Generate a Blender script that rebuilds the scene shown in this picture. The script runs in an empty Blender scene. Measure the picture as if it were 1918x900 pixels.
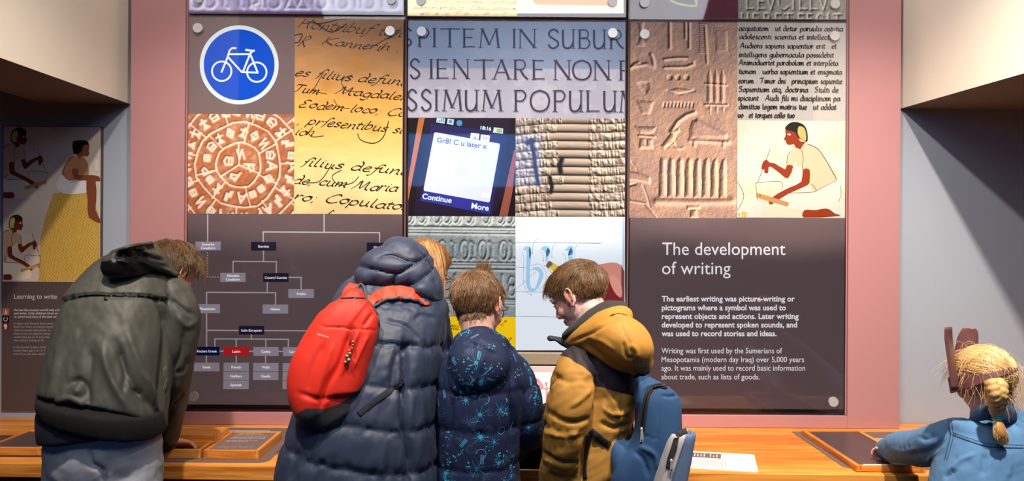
import bpy, bmesh, math, random
import numpy as np
from mathutils import Vector, Matrix
from mathutils.bvhtree import BVHTree

random.seed(7)
RNG = np.random.default_rng(7)
SC = bpy.context.scene
COL = SC.collection

# ------------------------------------------------------------------ camera, world, lights, exposure
F = 1345.0            # focal length in pixels of the 1918 x 900 frame
CAMY, CAMZ, ROLL = -3.1, 1.55, 0.006
cam_d = bpy.data.cameras.new('camera')
cam = bpy.data.objects.new('camera', cam_d)
COL.objects.link(cam)
cam_d.sensor_width = 36.0
cam_d.lens = 36.0 * F / 1918.0
cam_d.clip_start = 0.05
cam.matrix_world = Matrix.Translation((0, CAMY, CAMZ)) @ Matrix.Rotation(math.radians(90), 4, 'X') @ Matrix.Rotation(ROLL, 4, 'Z')
SC.camera = cam

world = bpy.data.worlds.new('world')
SC.world = world
world.use_nodes = True
world.node_tree.nodes['Background'].inputs[0].default_value = (0.75, 0.82, 1.0, 1)
world.node_tree.nodes['Background'].inputs[1].default_value = 0.16


def spot(name, loc, target, power, col, size=60, blend=0.5, radius=0.04):
    l = bpy.data.lights.new(name, 'SPOT')
    l.energy = power
    l.color = col
    l.spot_size = math.radians(size)
    l.spot_blend = blend
    l.shadow_soft_size = radius
    o = bpy.data.objects.new(name, l)
    COL.objects.link(o)
    o.location = loc
    o.rotation_euler = (Vector(target) - Vector(loc)).to_track_quat('-Z', 'Y').to_euler()
    return o


def area(name, loc, target, power, col, sx, sy):
    l = bpy.data.lights.new(name, 'AREA')
    l.energy = power
    l.color = col
    l.shape = 'RECTANGLE'
    l.size = sx
    l.size_y = sy
    o = bpy.data.objects.new(name, l)
    COL.objects.link(o)
    o.location = loc
    o.rotation_euler = (Vector(target) - Vector(loc)).to_track_quat('-Z', 'Y').to_euler()
    return o


WARM = (1.0, 0.86, 0.70)
spot('track_spot', (-0.90, -1.85, 3.46), (-1.02, -0.15, 0.95), 320, WARM, 64, 0.9)
spot('track_spot', (0.25, -1.85, 3.46), (0.15, -0.15, 0.95), 330, WARM, 64, 0.9)
spot('track_spot', (1.18, -1.85, 3.46), (1.38, -0.35, 0.85), 560, WARM, 68, 0.9)
spot('track_spot', (-2.3, -2.45, 3.46), (-1.9, -0.1, 1.5), 45, (1, .93, .84), 50, 0.8)
spot('wall_wash_fill', (-0.35, -1.9, 3.46), (-1.7, -0.75, 2.65), 95, (1.0, .90, .78), 75, 0.8)  # this pair is added to brighten the cream side walls
spot('wall_wash_fill', (0.45, -1.9, 3.46), (1.8, -0.95, 2.65), 160, (1.0, .91, .82), 75, 0.8)
area('gallery_fill', (0.0, -2.75, 3.55), (0, -1.0, 0.8), 42, (0.92, 0.95, 1.0), 3.2, 0.5)  # unseen soft fill, added to brighten the visitors from the camera side

SC.view_settings.view_transform = 'Standard'
SC.view_settings.look = 'None'
SC.view_settings.gamma = 1.0
SC.view_settings.use_curve_mapping = False
SC.view_settings.exposure = 0.0
SC.cycles.use_denoising = True
SC.cycles.max_bounces = 6
SC.cycles.transparent_max_bounces = 12
SC.cycles.sample_clamp_indirect = 4.0
SC.cycles.caustics_reflective = False
SC.cycles.caustics_refractive = False


# ------------------------------------------------------------------ helpers
def unroll(px, py):
    dx, dy = px - 959.0, py - 450.0
    return dx + ROLL * dy, dy - ROLL * dx


def P(px, py, d):
    """photo point at distance d in front of the camera -> world"""
    u, v = unroll(px, py)
    return Vector((u / F * d, CAMY + d, CAMZ - v / F * d))


def srgb(r, g, b):
    def f(c):
        c = c / 255.0
        return c / 12.92 if c <= 0.04045 else ((c + 0.055) / 1.055) ** 2.4
    return (f(r), f(g), f(b), 1.0)


def lin(a):
    a = np.clip(np.asarray(a, float) / 255.0, 0, 1)
    return np.where(a <= 0.04045, a / 12.92, ((a + 0.055) / 1.055) ** 2.4)


def base(o):
    v = Vector((0, 0, 0))
    while o is not None:
        v = v + o.location
        o = o.parent
    return v


def tag(o, label=None, cat=None, group=None, kind=None):
    if label: o['label'] = label
    if cat: o['category'] = cat
    if group: o['group'] = group
    if kind: o['kind'] = kind
    return o


def thing(name, label, cat, loc=(0, 0, 0), group=None):
    o = bpy.data.objects.new(name, None)
    COL.objects.link(o)
    o.location = loc
    o.empty_display_size = 0.05
    return tag(o, label, cat, group)


def mesh_obj(name, V, Fc, mat, parent=None, smooth=False):
    """V in world coordinates; becomes ONE mesh object"""
    V = np.asarray([tuple(v) for v in V] if not isinstance(V, np.ndarray) else V, float).reshape(-1, 3)
    b = np.array(base(parent)) if parent is not None else np.zeros(3)
    me = bpy.data.meshes.new(name)
    if isinstance(Fc, np.ndarray) and Fc.ndim == 2:
        n, k = Fc.shape
        me.vertices.add(len(V))
        me.vertices.foreach_set('co', (V - b).ravel())
        me.loops.add(n * k)
        me.loops.foreach_set('vertex_index', Fc.ravel().astype(np.int32))
        me.polygons.add(n)
        me.polygons.foreach_set('loop_start', (np.arange(n) * k).astype(np.int32))
        me.update(calc_edges=True)
    else:
        me.from_pydata([tuple(v) for v in (V - b)], [], [tuple(f) for f in Fc])
        me.update()
    if smooth:
        me.polygons.foreach_set('use_smooth', np.ones(len(me.polygons), bool))
    o = bpy.data.objects.new(name, me)
    COL.objects.link(o)
    if parent is not None:
        o.parent = parent
    if mat is not None:
        me.materials.append(mat)
    return o


def struct(name, V, Fc, mat, parent=None):
    o = mesh_obj(name, V, Fc, mat, parent)
    o['kind'] = 'structure'
    return o


BOXF = [(0, 3, 2, 1), (4, 5, 6, 7), (0, 1, 5, 4), (1, 2, 6, 5), (2, 3, 7, 6), (3, 0, 4, 7)]


def box(x0, x1, y0, y1, z0, z1):
    return ([(x0, y0, z0), (x1, y0, z0), (x1, y1, z0), (x0, y1, z0),
             (x0, y0, z1), (x1, y0, z1), (x1, y1, z1), (x0, y1, z1)], list(BOXF))


def join(*parts):
    V, Fc = [], []
    for v, f in parts:
        n = len(V)
        V += [tuple(p) for p in v]
        Fc += [tuple(i + n for i in q) for q in f]
    return V, Fc


def bevel(o, w=0.003, seg=2):
    m = o.modifiers.new('bevel', 'BEVEL')
    m.width = w
    m.segments = seg
    m.limit_method = 'ANGLE'
    return o


def disc_solid(c, n, r, h, seg=32, r2=None):
    """short cylinder, axis n from c"""
    n = Vector(n).normalized()
    a = n.orthogonal().normalized()
    b = n.cross(a)
    r2 = r if r2 is None else r2
    V = []
    for k, (rr, hh) in enumerate(((r, 0), (r2, h))):
        for i in range(seg):
            t = 2 * math.pi * i / seg
            V.append(Vector(c) + n * hh + (a * math.cos(t) + b * math.sin(t)) * rr)
    Fc = [(i, (i + 1) % seg, seg + (i + 1) % seg, seg + i) for i in range(seg)]
    Fc += [tuple(range(seg - 1, -1, -1)), tuple(range(seg, 2 * seg))]
    return V, Fc


# ------------------------------------------------------------------ noise
def _h(ix, iy, iz, seed):
    n = (ix * 374761393 + iy * 668265263 + iz * 1274126177 + seed * 974634777) & 0xffffffff
    n = ((n ^ (n >> 13)) * 1274126177) & 0xffffffff
    n = (n ^ (n >> 16)) & 0xffffff
    return n / float(0xffffff)


def vnoise(Q, seed=0):
    Q = np.asarray(Q, float)
    i = np.floor(Q).astype(np.int64)
    f = Q - i
    f = f * f * (3 - 2 * f)
    x, y, z = i[..., 0], i[..., 1], i[..., 2]
    fx, fy, fz = f[..., 0], f[..., 1], f[..., 2]
    def L(a, b, t): return a + (b - a) * t
    return L(L(L(_h(x, y, z, seed), _h(x + 1, y, z, seed), fx), L(_h(x, y + 1, z, seed), _h(x + 1, y + 1, z, seed), fx), fy),
             L(L(_h(x, y, z + 1, seed), _h(x + 1, y, z + 1, seed), fx), L(_h(x, y + 1, z + 1, seed), _h(x + 1, y + 1, z + 1, seed), fx), fy), fz)


def fbm(Q, oct=4, seed=0):
    a, s, t = 0.5, 0, 0
    Q = np.asarray(Q, float)
    for k in range(oct):
        s = s + a * vnoise(Q * 2 ** k + 7.3 * k, seed + k)
        t += a
        a *= 0.5
    return s / t


def n2(x, y, sc, oct=3, seed=0):
    return fbm(np.stack([x / sc, y / sc, np.full_like(x, 0.37)], -1), oct, seed)


# ------------------------------------------------------------------ materials
def mat(name, col, rough=0.6, metal=0.0, bump=0.0, bscale=200.0, var=0.0, vscale=20.0, spec=0.5, sheen=0.0, emit=0.0, coat=0.0):
    m = bpy.data.materials.new(name)
    m.use_nodes = True
    nt = m.node_tree
    b = nt.nodes['Principled BSDF']
    b.inputs['Base Color'].default_value = col
    b.inputs['Roughness'].default_value = rough
    b.inputs['Metallic'].default_value = metal
    b.inputs['Specular IOR Level'].default_value = spec
    b.inputs['Sheen Weight'].default_value = sheen
    b.inputs['Coat Weight'].default_value = coat
    if emit:
        b.inputs['Emission Color'].default_value = col
        b.inputs['Emission Strength'].default_value = emit
    tc = nt.nodes.new('ShaderNodeTexCoord')
    if var:
        n = nt.nodes.new('ShaderNodeTexNoise')
        n.inputs['Scale'].default_value = vscale
        n.inputs['Detail'].default_value = 4
        nt.links.new(tc.outputs['Object'], n.inputs['Vector'])
        mx = nt.nodes.new('ShaderNodeMix')
        mx.data_type = 'RGBA'
        mx.inputs[6].default_value = tuple(c * (1 - var) for c in col[:3]) + (1,)
        mx.inputs[7].default_value = tuple(min(1, c * (1 + var)) for c in col[:3]) + (1,)
        nt.links.new(n.outputs['Fac'], mx.inputs[0])
        nt.links.new(mx.outputs[2], b.inputs['Base Color'])
    if bump:
        n = nt.nodes.new('ShaderNodeTexNoise')
        n.inputs['Scale'].default_value = bscale
        n.inputs['Detail'].default_value = 3
        nt.links.new(tc.outputs['Object'], n.inputs['Vector'])
        bp = nt.nodes.new('ShaderNodeBump')
        bp.inputs['Strength'].default_value = bump
        bp.inputs['Distance'].default_value = 0.002
        nt.links.new(n.outputs['Fac'], bp.inputs['Height'])
        nt.links.new(bp.outputs['Normal'], b.inputs['Normal'])
    return m


def print_mat(name, emit=0.3, rough=0.5):
    """flat print: colour comes from the mesh's colour attribute, part of it backlit"""
    m = bpy.data.materials.new(name)
    m.use_nodes = True
    nt = m.node_tree
    b = nt.nodes['Principled BSDF']
    a = nt.nodes.new('ShaderNodeAttribute')
    a.attribute_name = 'ink'
    nt.links.new(a.outputs['Color'], b.inputs['Base Color'])
    nt.links.new(a.outputs['Color'], b.inputs['Emission Color'])
    b.inputs['Emission Strength'].default_value = emit
    b.inputs['Roughness'].default_value = rough
    b.inputs['Specular IOR Level'].default_value = 0.2
    return m


def wood_mat(name, c1, c2, axis=0, rough=0.35, scale=1.0):
    m = bpy.data.materials.new(name)
    m.use_nodes = True
    nt = m.node_tree
    b = nt.nodes['Principled BSDF']
    tc = nt.nodes.new('ShaderNodeTexCoord')
    mp = nt.nodes.new('ShaderNodeMapping')
    s = [38.0 * scale] * 3
    s[axis] = 2.2 * scale
    mp.inputs['Scale'].default_value = s
    nt.links.new(tc.outputs['Object'], mp.inputs['Vector'])
    n1 = nt.nodes.new('ShaderNodeTexNoise')
    n1.inputs['Scale'].default_value = 1.0
    n1.inputs['Detail'].default_value = 6
    n1.inputs['Distortion'].default_value = 1.4
    nt.links.new(mp.outputs[0], n1.inputs['Vector'])
    n2_ = nt.nodes.new('ShaderNodeTexNoise')
    n2_.inputs['Scale'].default_value = 0.22
    n2_.inputs['Detail'].default_value = 2
    nt.links.new(mp.outputs[0], n2_.inputs['Vector'])
    ad = nt.nodes.new('ShaderNodeMath')
    ad.operation = 'ADD'
    nt.links.new(n1.outputs['Fac'], ad.inputs[0])
    nt.links.new(n2_.outputs['Fac'], ad.inputs[1])
    cr = nt.nodes.new('ShaderNodeValToRGB')
    cr.color_ramp.elements[0].position = 0.72
    cr.color_ramp.elements[0].color = c2
    cr.color_ramp.elements[1].position = 1.25 if False else 1.0
    cr.color_ramp.elements[1].color = c1
    sc = nt.nodes.new('ShaderNodeMath')
    sc.operation = 'MULTIPLY'
    sc.inputs[1].default_value = 0.85
    nt.links.new(ad.outputs[0], sc.inputs[0])
    nt.links.new(sc.outputs[0], cr.inputs[0])
    nt.links.new(cr.outputs[0], b.inputs['Base Color'])
    b.inputs['Roughness'].default_value = rough
    bp = nt.nodes.new('ShaderNodeBump')
    bp.inputs['Strength'].default_value = 0.08
    bp.inputs['Distance'].default_value = 0.001
    nt.links.new(n1.outputs['Fac'], bp.inputs['Height'])
    nt.links.new(bp.outputs[0], b.inputs['Normal'])
    return m


def glass_mat(name, tint=(0.97, 0.97, 0.98, 1)):
    """thin clear acrylic: straight through plus a Fresnel mirror"""
    m = bpy.data.materials.new(name)
    m.use_nodes = True
    nt = m.node_tree
    nt.nodes.remove(nt.nodes['Principled BSDF'])
    out = nt.nodes['Material Output']
    tr = nt.nodes.new('ShaderNodeBsdfTransparent')
    tr.inputs[0].default_value = tint
    gl = nt.nodes.new('ShaderNodeBsdfGlossy')
    gl.inputs['Roughness'].default_value = 0.03
    fr = nt.nodes.new('ShaderNodeFresnel')
    fr.inputs[0].default_value = 1.38
    mx = nt.nodes.new('ShaderNodeMixShader')
    nt.links.new(fr.outputs[0], mx.inputs[0])
    nt.links.new(tr.outputs[0], mx.inputs[1])
    nt.links.new(gl.outputs[0], mx.inputs[2])
    nt.links.new(mx.outputs[0], out.inputs['Surface'])
    return m


M_PRINT = print_mat('backlit_print', 0.37)
M_PRINTD = print_mat('plain_print', 0.0)
M_LIT = print_mat('light_box_print', 0.85)
M_TEXT = print_mat('backlit_lettering', 0.8)


def set_ink(o, rgb255, name='ink'):
    me = o.data
    a = me.color_attributes.new(name, 'FLOAT_COLOR', 'POINT')
    c = np.ones((len(me.vertices), 4))
    c[:, :3] = lin(rgb255)
    a.data.foreach_set('color', c.ravel().astype(np.float32))


# ------------------------------------------------------------------ raster pictures (colour per vertex of a fine grid)
class Pic:
    def __init__(s, x0, y0, x1, y1, res=1.2):
        s.b = (x0, y0, x1, y1)
        s.nx = int(round((x1 - x0) / res)) + 1
        s.ny = int(round((y1 - y0) / res)) + 1
        s.X, s.Y = np.meshgrid(np.linspace(x0, x1, s.nx), np.linspace(y0, y1, s.ny))
        s.C = np.zeros((s.ny, s.nx, 3))
        s.H = np.zeros((s.ny, s.nx))

    def fill(s, c):
        s.C[:] = c

    def mix(s, m, c):
        s.C = s.C * (1 - m[..., None]) + np.asarray(c, float) * m[..., None]

    def dist(s, pts, pad=20):
        """distance to polyline, in photo pixels"""
        D = np.full(s.X.shape, 1e3)
        for (ax, ay), (bx, by) in zip(pts[:-1], pts[1:]):
            x0, x1 = min(ax, bx) - pad, max(ax, bx) + pad
            y0, y1 = min(ay, by) - pad, max(ay, by) + pad
            i0, i1 = np.searchsorted(s.X[0], [x0, x1])
            j0, j1 = np.searchsorted(s.Y[:, 0], [y0, y1])
            if i0 >= i1 or j0 >= j1:
                continue
            X, Y = s.X[j0:j1, i0:i1], s.Y[j0:j1, i0:i1]
            L = (bx - ax) ** 2 + (by - ay) ** 2 + 1e-9
            t = np.clip(((X - ax) * (bx - ax) + (Y - ay) * (by - ay)) / L, 0, 1)
            d = np.hypot(X - ax - t * (bx - ax), Y - ay - t * (by - ay))
            D[j0:j1, i0:i1] = np.minimum(D[j0:j1, i0:i1], d)
        return D

    def ridge(s, pts, w, h):
        d = s.dist(pts, pad=w * 3)
        s.H += h * np.exp(-(d / w) ** 2)

    def inside(s, pts):
        X, Y = s.X, s.Y
        m = np.zeros(X.shape, bool)
        n = len(pts)
        for k in range(n):
            (ax, ay), (bx, by) = pts[k], pts[(k + 1) % n]
            c = ((ay > Y) != (by > Y)) & (X < (bx - ax) * (Y - ay) / (by - ay + 1e-9) + ax)
            m ^= c
        return m

    def bump_poly(s, pts, h, w=3.0):
        """rounded raised (h>0) or sunk shape"""
        m = s.inside(pts)
        d = s.dist(list(pts) + [pts[0]], pad=w * 4)
        e = 1 - np.exp(-(d / w) ** 2)
        s.H += np.where(m, h * (0.35 + 0.65 * e), 0)

    def shade(s, lx, ly, k):
        gy, gx = np.gradient(s.H)
        return 1 + k * (gx * lx + gy * ly)

    def build(s, name, d, m, parent):
        c = [P(s.b[0], (s.b[1] + s.b[3]) / 2, d), P(s.b[2], (s.b[1] + s.b[3]) / 2, d),
             P((s.b[0] + s.b[2]) / 2, s.b[1], d), P((s.b[0] + s.b[2]) / 2, s.b[3], d)]
        x = np.linspace(c[0].x, c[1].x, s.nx)
        z = np.linspace(c[2].z, c[3].z, s.ny)
        XX, ZZ = np.meshgrid(x, z)
        V = np.stack([XX.ravel(), np.full(XX.size, CAMY + d), ZZ.ravel()], -1)
        i = np.arange(s.nx * s.ny).reshape(s.ny, s.nx)
        Q = np.stack([i[:-1, :-1].ravel(), i[1:, :-1].ravel(), i[1:, 1:].ravel(), i[:-1, 1:].ravel()], -1)
        o = mesh_obj(name, V, Q, m, parent)
        set_ink(o, np.clip(s.C, 0, 255).reshape(-1, 3))
        return o


# ------------------------------------------------------------------ flat inked artwork (polygons and pen strokes)
def smooth(pts, n=6, closed=False):
    pts = [np.array(p, float) for p in pts]
    if len(pts) < 3:
        return [tuple(p) for p in pts]
    k = len(pts)
    out = []
    rng = range(k) if closed else range(k - 1)
    for i in rng:
        p1, p2 = pts[i], pts[(i + 1) % k]
        p0 = pts[(i - 1) % k] if (closed or i > 0) else p1
        p3 = pts[(i + 2) % k] if (closed or i < k - 2) else p2
        for j in range(n):
            t = j / n
            out.append(tuple(0.5 * ((2 * p1) + (-p0 + p2) * t + (2 * p0 - 5 * p1 + 4 * p2 - p3) * t * t + (-p0 + 3 * p1 - 3 * p2 + p3) * t ** 3)))
    if not closed:
        out.append(tuple(pts[-1]))
    return out


def clip_poly(poly, b):
    x0, y0, x1, y1 = b
    for ax, lim, sg in ((0, x0, 1), (0, x1, -1), (1, y0, 1), (1, y1, -1)):
        out = []
        n = len(poly)
        for i in range(n):
            a, c = poly[i], poly[(i + 1) % n]
            ia, ic = (a[ax] - lim) * sg >= 0, (c[ax] - lim) * sg >= 0
            if ia: out.append(a)
            if ia != ic:
                t = (lim - a[ax]) / (c[ax] - a[ax])
                out.append((a[0] + t * (c[0] - a[0]), a[1] + t * (c[1] - a[1])))
        poly = out
        if len(poly) < 3:
            return []
    return poly


class Art:
    def __init__(s, d, clip=None):
        s.d, s.clip = d, clip
        s.V, s.F, s.C, s.k = [], [], [], 0

    def poly(s, pts, c):
        if s.clip:
            pts = clip_poly(list(pts), s.clip)
        if len(pts) < 3:
            return
        n = len(s.V)
        dd = s.d - s.k * 8e-6
        s.V += [P(x, y, dd) for x, y in pts]
        s.C += [c] * len(pts)
        s.F.append(tuple(range(n, n + len(pts))))

    def shape(s, pts, c, sm=0, closed=True):
        s.k += 1
        s.poly(smooth(pts, sm, True) if sm else pts, c)

    def stroke(s, pts, w, c, sm=5, nib=None, wmin=0.35, taper=False):
        s.k += 1
        pts = smooth(pts, sm) if sm else pts
        q = []
        for p in pts:
            if not q or math.hypot(p[0] - q[-1][0], p[1] - q[-1][1]) > 1e-3:
                q.append(p)
        pts = q
        if len(pts) < 2:
            return
        L, R = [], []
        n = len(pts)
        for i, p in enumerate(pts):
            a, b = pts[max(0, i - 1)], pts[min(n - 1, i + 1)]
            tx, ty = b[0] - a[0], b[1] - a[1]
            l = math.hypot(tx, ty) + 1e-9
            tx, ty = tx / l, ty / l
            ww = w
            if nib is not None:
                ww = w * (wmin + (1 - wmin) * abs(tx * math.sin(nib) + ty * math.cos(nib)))
            if taper:
                ww *= 0.35 + 0.65 * math.sin(math.pi * min(1, max(0, i / (n - 1) * 0.9 + 0.05)))
            L.append((p[0] - ty * ww / 2, p[1] + tx * ww / 2))
            R.append((p[0] + ty * ww / 2, p[1] - tx * ww / 2))
        if s.clip:
            for i in range(n - 1):
                s.poly([L[i], L[i + 1], R[i + 1], R[i]], c)
        else:
            m = len(s.V)
            dd = s.d - s.k * 8e-6
            s.V += [P(x, y, dd) for x, y in L] + [P(x, y, dd) for x, y in R]
            s.C += [c] * (2 * n)
            for i in range(n - 1):
                s.F.append((m + i, m + i + 1, m + n + i + 1, m + n + i))

    def circle(s, x, y, r, c, seg=40):
        s.shape([(x + r * math.cos(2 * math.pi * i / seg), y + r * math.sin(2 * math.pi * i / seg)) for i in range(seg)], c)

    def ring(s, x, y, r, w, c, seg=40):
        s.stroke([(x + r * math.cos(2 * math.pi * i / seg), y + r * math.sin(2 * math.pi * i / seg)) for i in range(seg + 1)], w, c, sm=0)

    def rect(s, x0, y0, x1, y1, c):
        s.shape([(x0, y0), (x1, y0), (x1, y1), (x0, y1)], c)

    def build(s, name, m, parent):
        o = mesh_obj(name, s.V, s.F, m, parent)
        set_ink(o, np.array(s.C, float))
        return o


# pen alphabet: advance | strokes (x-height 1)
PEN = {
 'a': '.85|.72,.85 .42,1 .1,.65 .12,.2 .4,0 .68,.3 .74,1 .72,.3 .92,.05', 'b': '.8|.1,1.8 .12,.6 .1,.1 .4,0 .7,.4 .6,.9 .3,.92 .12,.7',
 'c': '.7|.65,.8 .4,1 .1,.6 .15,.15 .45,0 .7,.2', 'd': '.9|.5,1.9 .72,1.5 .75,.6 .72,.2 .92,.05;.72,.8 .4,1 .1,.6 .15,.1 .5,.05 .72,.35',
 'e': '.72|.12,.5 .55,.62 .58,.9 .35,1 .1,.6 .15,.15 .4,0 .72,.2', 'f': '.55|.8,1.65 .55,1.8 .35,1.4 .25,.2 .1,-.5 -.1,-.6;.05,1 .6,1',
 'g': '.82|.7,.85 .4,1 .1,.6 .2,.15 .5,.1 .72,.6 .72,1 .7,-.2 .45,-.65 .05,-.5', 'h': '.85|.12,1.8 .1,0 .2,.6 .45,.98 .65,.8 .66,.2 .82,0',
 'i': '.4|.12,.9 .2,1 .18,.15 .4,.02;.24,1.35 .3,1.42', 'j': '.4|.2,1 .18,-.4 -.05,-.6', 'k': '.8|.12,1.8 .1,0;.6,1 .2,.5 .7,0',
 'l': '.42|.2,1.8 .16,.2 .42,.02', 'm': '1.25|.02,.9 .12,1 .1,0 .2,.6 .4,.98 .54,.8 .52,0 .62,.6 .84,.98 .98,.8 .98,.15 1.2,.02',
 'n': '.85|.02,.9 .12,1 .1,0 .2,.6 .45,.98 .64,.8 .64,.15 .84,.02', 'o': '.8|.42,1 .12,.75 .1,.3 .4,0 .7,.3 .68,.75 .42,1 .75,.9',
 'p': '.82|.1,1 .08,.1 .02,-.7;.1,.7 .4,1 .7,.6 .6,.1 .3,0 .08,.25', 'q': '.85|.7,.85 .4,1 .1,.6 .15,.15 .5,.05 .7,.4;.72,1 .7,-.7',
 'r': '.62|.02,.9 .12,1 .1,0 .18,.6 .38,.98 .6,.92', 's': '.62|.58,.85 .35,1 .14,.8 .3,.55 .54,.32 .4,.02 .05,.12',
 't': '.5|.28,1.45 .2,.25 .45,.02;0,1 .55,1', 'u': '.88|.02,.9 .12,1 .12,.25 .35,0 .62,.3 .66,1 .66,.2 .86,.02', 'v': '.75|.05,1 .3,0 .65,1',
 'w': '1.1|.05,1 .25,0 .5,.9 .72,0 1,1', 'x': '.75|.05,1 .65,0;.65,1 .05,0', 'y': '.8|.08,1 .15,.3 .4,.1 .66,.4;.7,1 .6,-.3 .1,-.65', 'z': '.7|.05,1 .6,1 .1,0 .65,0',
 '~': '.5|.8,1.65 .52,1.82 .34,1.3 .25,.1 .1,-.3;.1,.9 .3,1', '.': '.4|.12,.05 .2,.12', ',': '.4|.2,.1 .08,-.3', ';': '.45|.2,.1 .08,-.3;.2,.9 .26,.97', ':': '.4|.15,.05 .2,.12;.2,.9 .26,.97',
 'A': '1.3|-.1,0 .25,.6 .75,1.8 .95,.5 1.1,0;.2,.65 1.,.65', 'C': '1.2|1.1,1.5 .8,1.8 .25,1.2 .15,.4 .6,-.02 1.1,.3', 'E': '1.15|1,1.6 .6,1.8 .3,1.4 .6,.95 .2,.6 .3,.05 .9,.2',
 'F': '1.2|.2,1.6 .6,1.8 1.3,1.75;.75,1.75 .5,.3 .1,0;.3,.95 .9,.95', 'H': '1.3|.1,1.7 .3,1.8 .2,0;1.1,1.8 .9,.9 1.1,0;.2,.9 1,.9', 'K': '1.3|.3,1.8 .15,0;1.2,1.8 .3,.9 1.2,0',
 'M': '1.7|-.1,0 .2,.8 .4,1.8 .7,.2 1.15,1.8 1.25,.3 1.6,0;.15,1.5 .4,1.85', 'R': '1.2|.2,1.7 .1,0;.1,1.5 .6,1.85 .95,1.4 .3,.9 1.2,0', 'S': '1|.9,1.6 .5,1.85 .2,1.35 .75,.7 .5,0 .05,.2',
 'T': '1.2|0,1.5 .2,1.75 1.2,1.7;.65,1.7 .55,.4 .2,.1', 'I': '.6|.3,1.8 .25,0',
}


def pen_text(art, s, x, y, xh, c, w, slant=0.0, slope=0.0, nib=0.6, stretch=1.0, wmin=0.3, jit=0.0, space=0.62, dry=False):
    """x, y = start of the baseline in photo pixels, xh = x-height; returns the end x"""
    cx = 0.0
    for ch in s:
        g = PEN.get(ch)
        if g is None:
            cx += space
            continue
        adv, st = g.split('|')
        if not dry:
            jy = random.uniform(-jit, jit) * xh
            for one in st.split(';'):
                pts = []
                for q in one.split():
                    a, b = q.split(',')
                    a, b = float(a) + cx, float(b)
                    X = a * stretch * xh + b * slant * xh
                    pts.append((x + X, y - b * xh + X * slope + jy))
                art.stroke(pts, w, c, sm=5, nib=nib, wmin=wmin)
        cx += float(adv) + 0.04
    return x + cx * stretch * xh


def pen_fit(art, s, x0, x1, y, xh, c, w, **k):
    L = pen_text(art, s, 0, 0, xh, c, w, dry=True, **{q: v for q, v in k.items() if q != 'stretch'})
    return pen_text(art, s, x0, y, xh, c, w, stretch=(x1 - x0) / L, **k)


# carved roman capitals: strokes with widths, cap height 1, unit width = 1
ROM = {
 'S': [('.85,.82 .7,.95 .45,1 .2,.85 .2,.66 .5,.5 .8,.34 .82,.14 .55,0 .3,.03 .12,.2', 1.0)],
 'P': [('.25,1 .25,0', 1.1), ('.25,.97 .7,.98 .92,.75 .7,.5 .25,.5', .8)],
 'I': [('.5,1 .5,0', 1.1)], 'T': [('.5,1 .5,0', 1.1), ('.03,.97 .97,.97', .6)],
 'E': [('.2,1 .2,0', 1.1), ('.2,.97 .85,.97', .6), ('.2,.52 .75,.52', .6), ('.2,.03 .9,.03', .6)],
 'M': [('.1,0 .18,1', .6), ('.18,1 .5,.15', 1.1), ('.5,.15 .82,1', .6), ('.82,1 .92,0', 1.1)],
 'N': [('.12,0 .12,1', .6), ('.12,1 .88,.02', 1.1), ('.88,1 .88,0', .6)],
 'U': [('.12,1 .12,.35 .2,.08 .45,0 .7,.1 .84,.35', 1.1), ('.84,1 .84,0', .8)],
 'B': [('.2,1 .2,0', 1.1), ('.2,.98 .65,.98 .82,.76 .65,.54 .2,.54', .7), ('.2,.54 .7,.54 .92,.28 .7,.02 .2,.02', .8)],
 'R': [('.2,1 .2,0', 1.1), ('.2,.98 .65,.98 .82,.75 .65,.52 .2,.52', .7), ('.5,.52 .72,.2 .98,0', 1.0)],
 'A': [('.05,0 .5,1', .6), ('.5,1 .95,0', 1.1), ('.25,.35 .75,.35', .6)],
 'O': [('.5,1 .15,.85 .02,.5 .15,.13 .5,0 .85,.13 .98,.5 .85,.85 .5,1', .95)],
 'L': [('.2,1 .2,0', 1.1), ('.2,.03 .95,.03', .6)], 'F': [('.25,1 .25,0', 1.1), ('.25,.97 .95,.97', .6), ('.25,.52 .8,.52', .6)],
 'V': [('.05,1 .5,0', 1.1), ('.5,0 .95,1', .6)], 'C': [('.9,.82 .6,1 .2,.85 .05,.5 .2,.12 .6,0 .92,.18', .9)],
 'H': [('.15,1 .15,0', 1.1), ('.85,1 .85,0', 1.1), ('.15,.5 .85,.5', .6)],
}


def rom(art, ch, x0, x1, yt, yb, c, w, serif=True):
    H = yb - yt
    for pts, k in ROM[ch]:
        q = [tuple(float(t) for t in a.split(',')) for a in pts.split()]
        pp = [(x0 + a * (x1 - x0), yb - b * H) for a, b in q]
        art.stroke(pp, w * k, c, sm=5 if len(q) > 2 else 0)
        if serif and len(q) == 2 and abs(q[0][1] - q[1][1]) > 0.5:
            for a, b in pp:
                art.stroke([(a - w * 1.15, b), (a + w * 1.15, b)], w * 0.35, c, sm=0)


# ------------------------------------------------------------------ sans-serif lettering from Blender's built-in font
_TXT = {}


def glyphs(s, bold=0.0):
    k = (s, bold)
    if k not in _TXT:
        cu = bpy.data.curves.new('lettering', 'FONT')
        cu.body = s
        cu.size = 1.0
        cu.resolution_u = 3
        cu.offset = bold
        cu.fill_mode = 'BOTH'
        o = bpy.data.objects.new('lettering', cu)
        COL.objects.link(o)
        bpy.context.view_layer.update()
        me = bpy.data.meshes.new_from_object(o.evaluated_get(bpy.context.evaluated_depsgraph_get()))
        V = np.array([v.co[:] for v in me.vertices]).reshape(-1, 3)
        Fc = [tuple(p.vertices) for p in me.polygons]
        bpy.data.objects.remove(o)
        bpy.data.curves.remove(cu)
        bpy.data.meshes.remove(me)
        _TXT[k] = (V, Fc)
    return _TXT[k]


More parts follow.
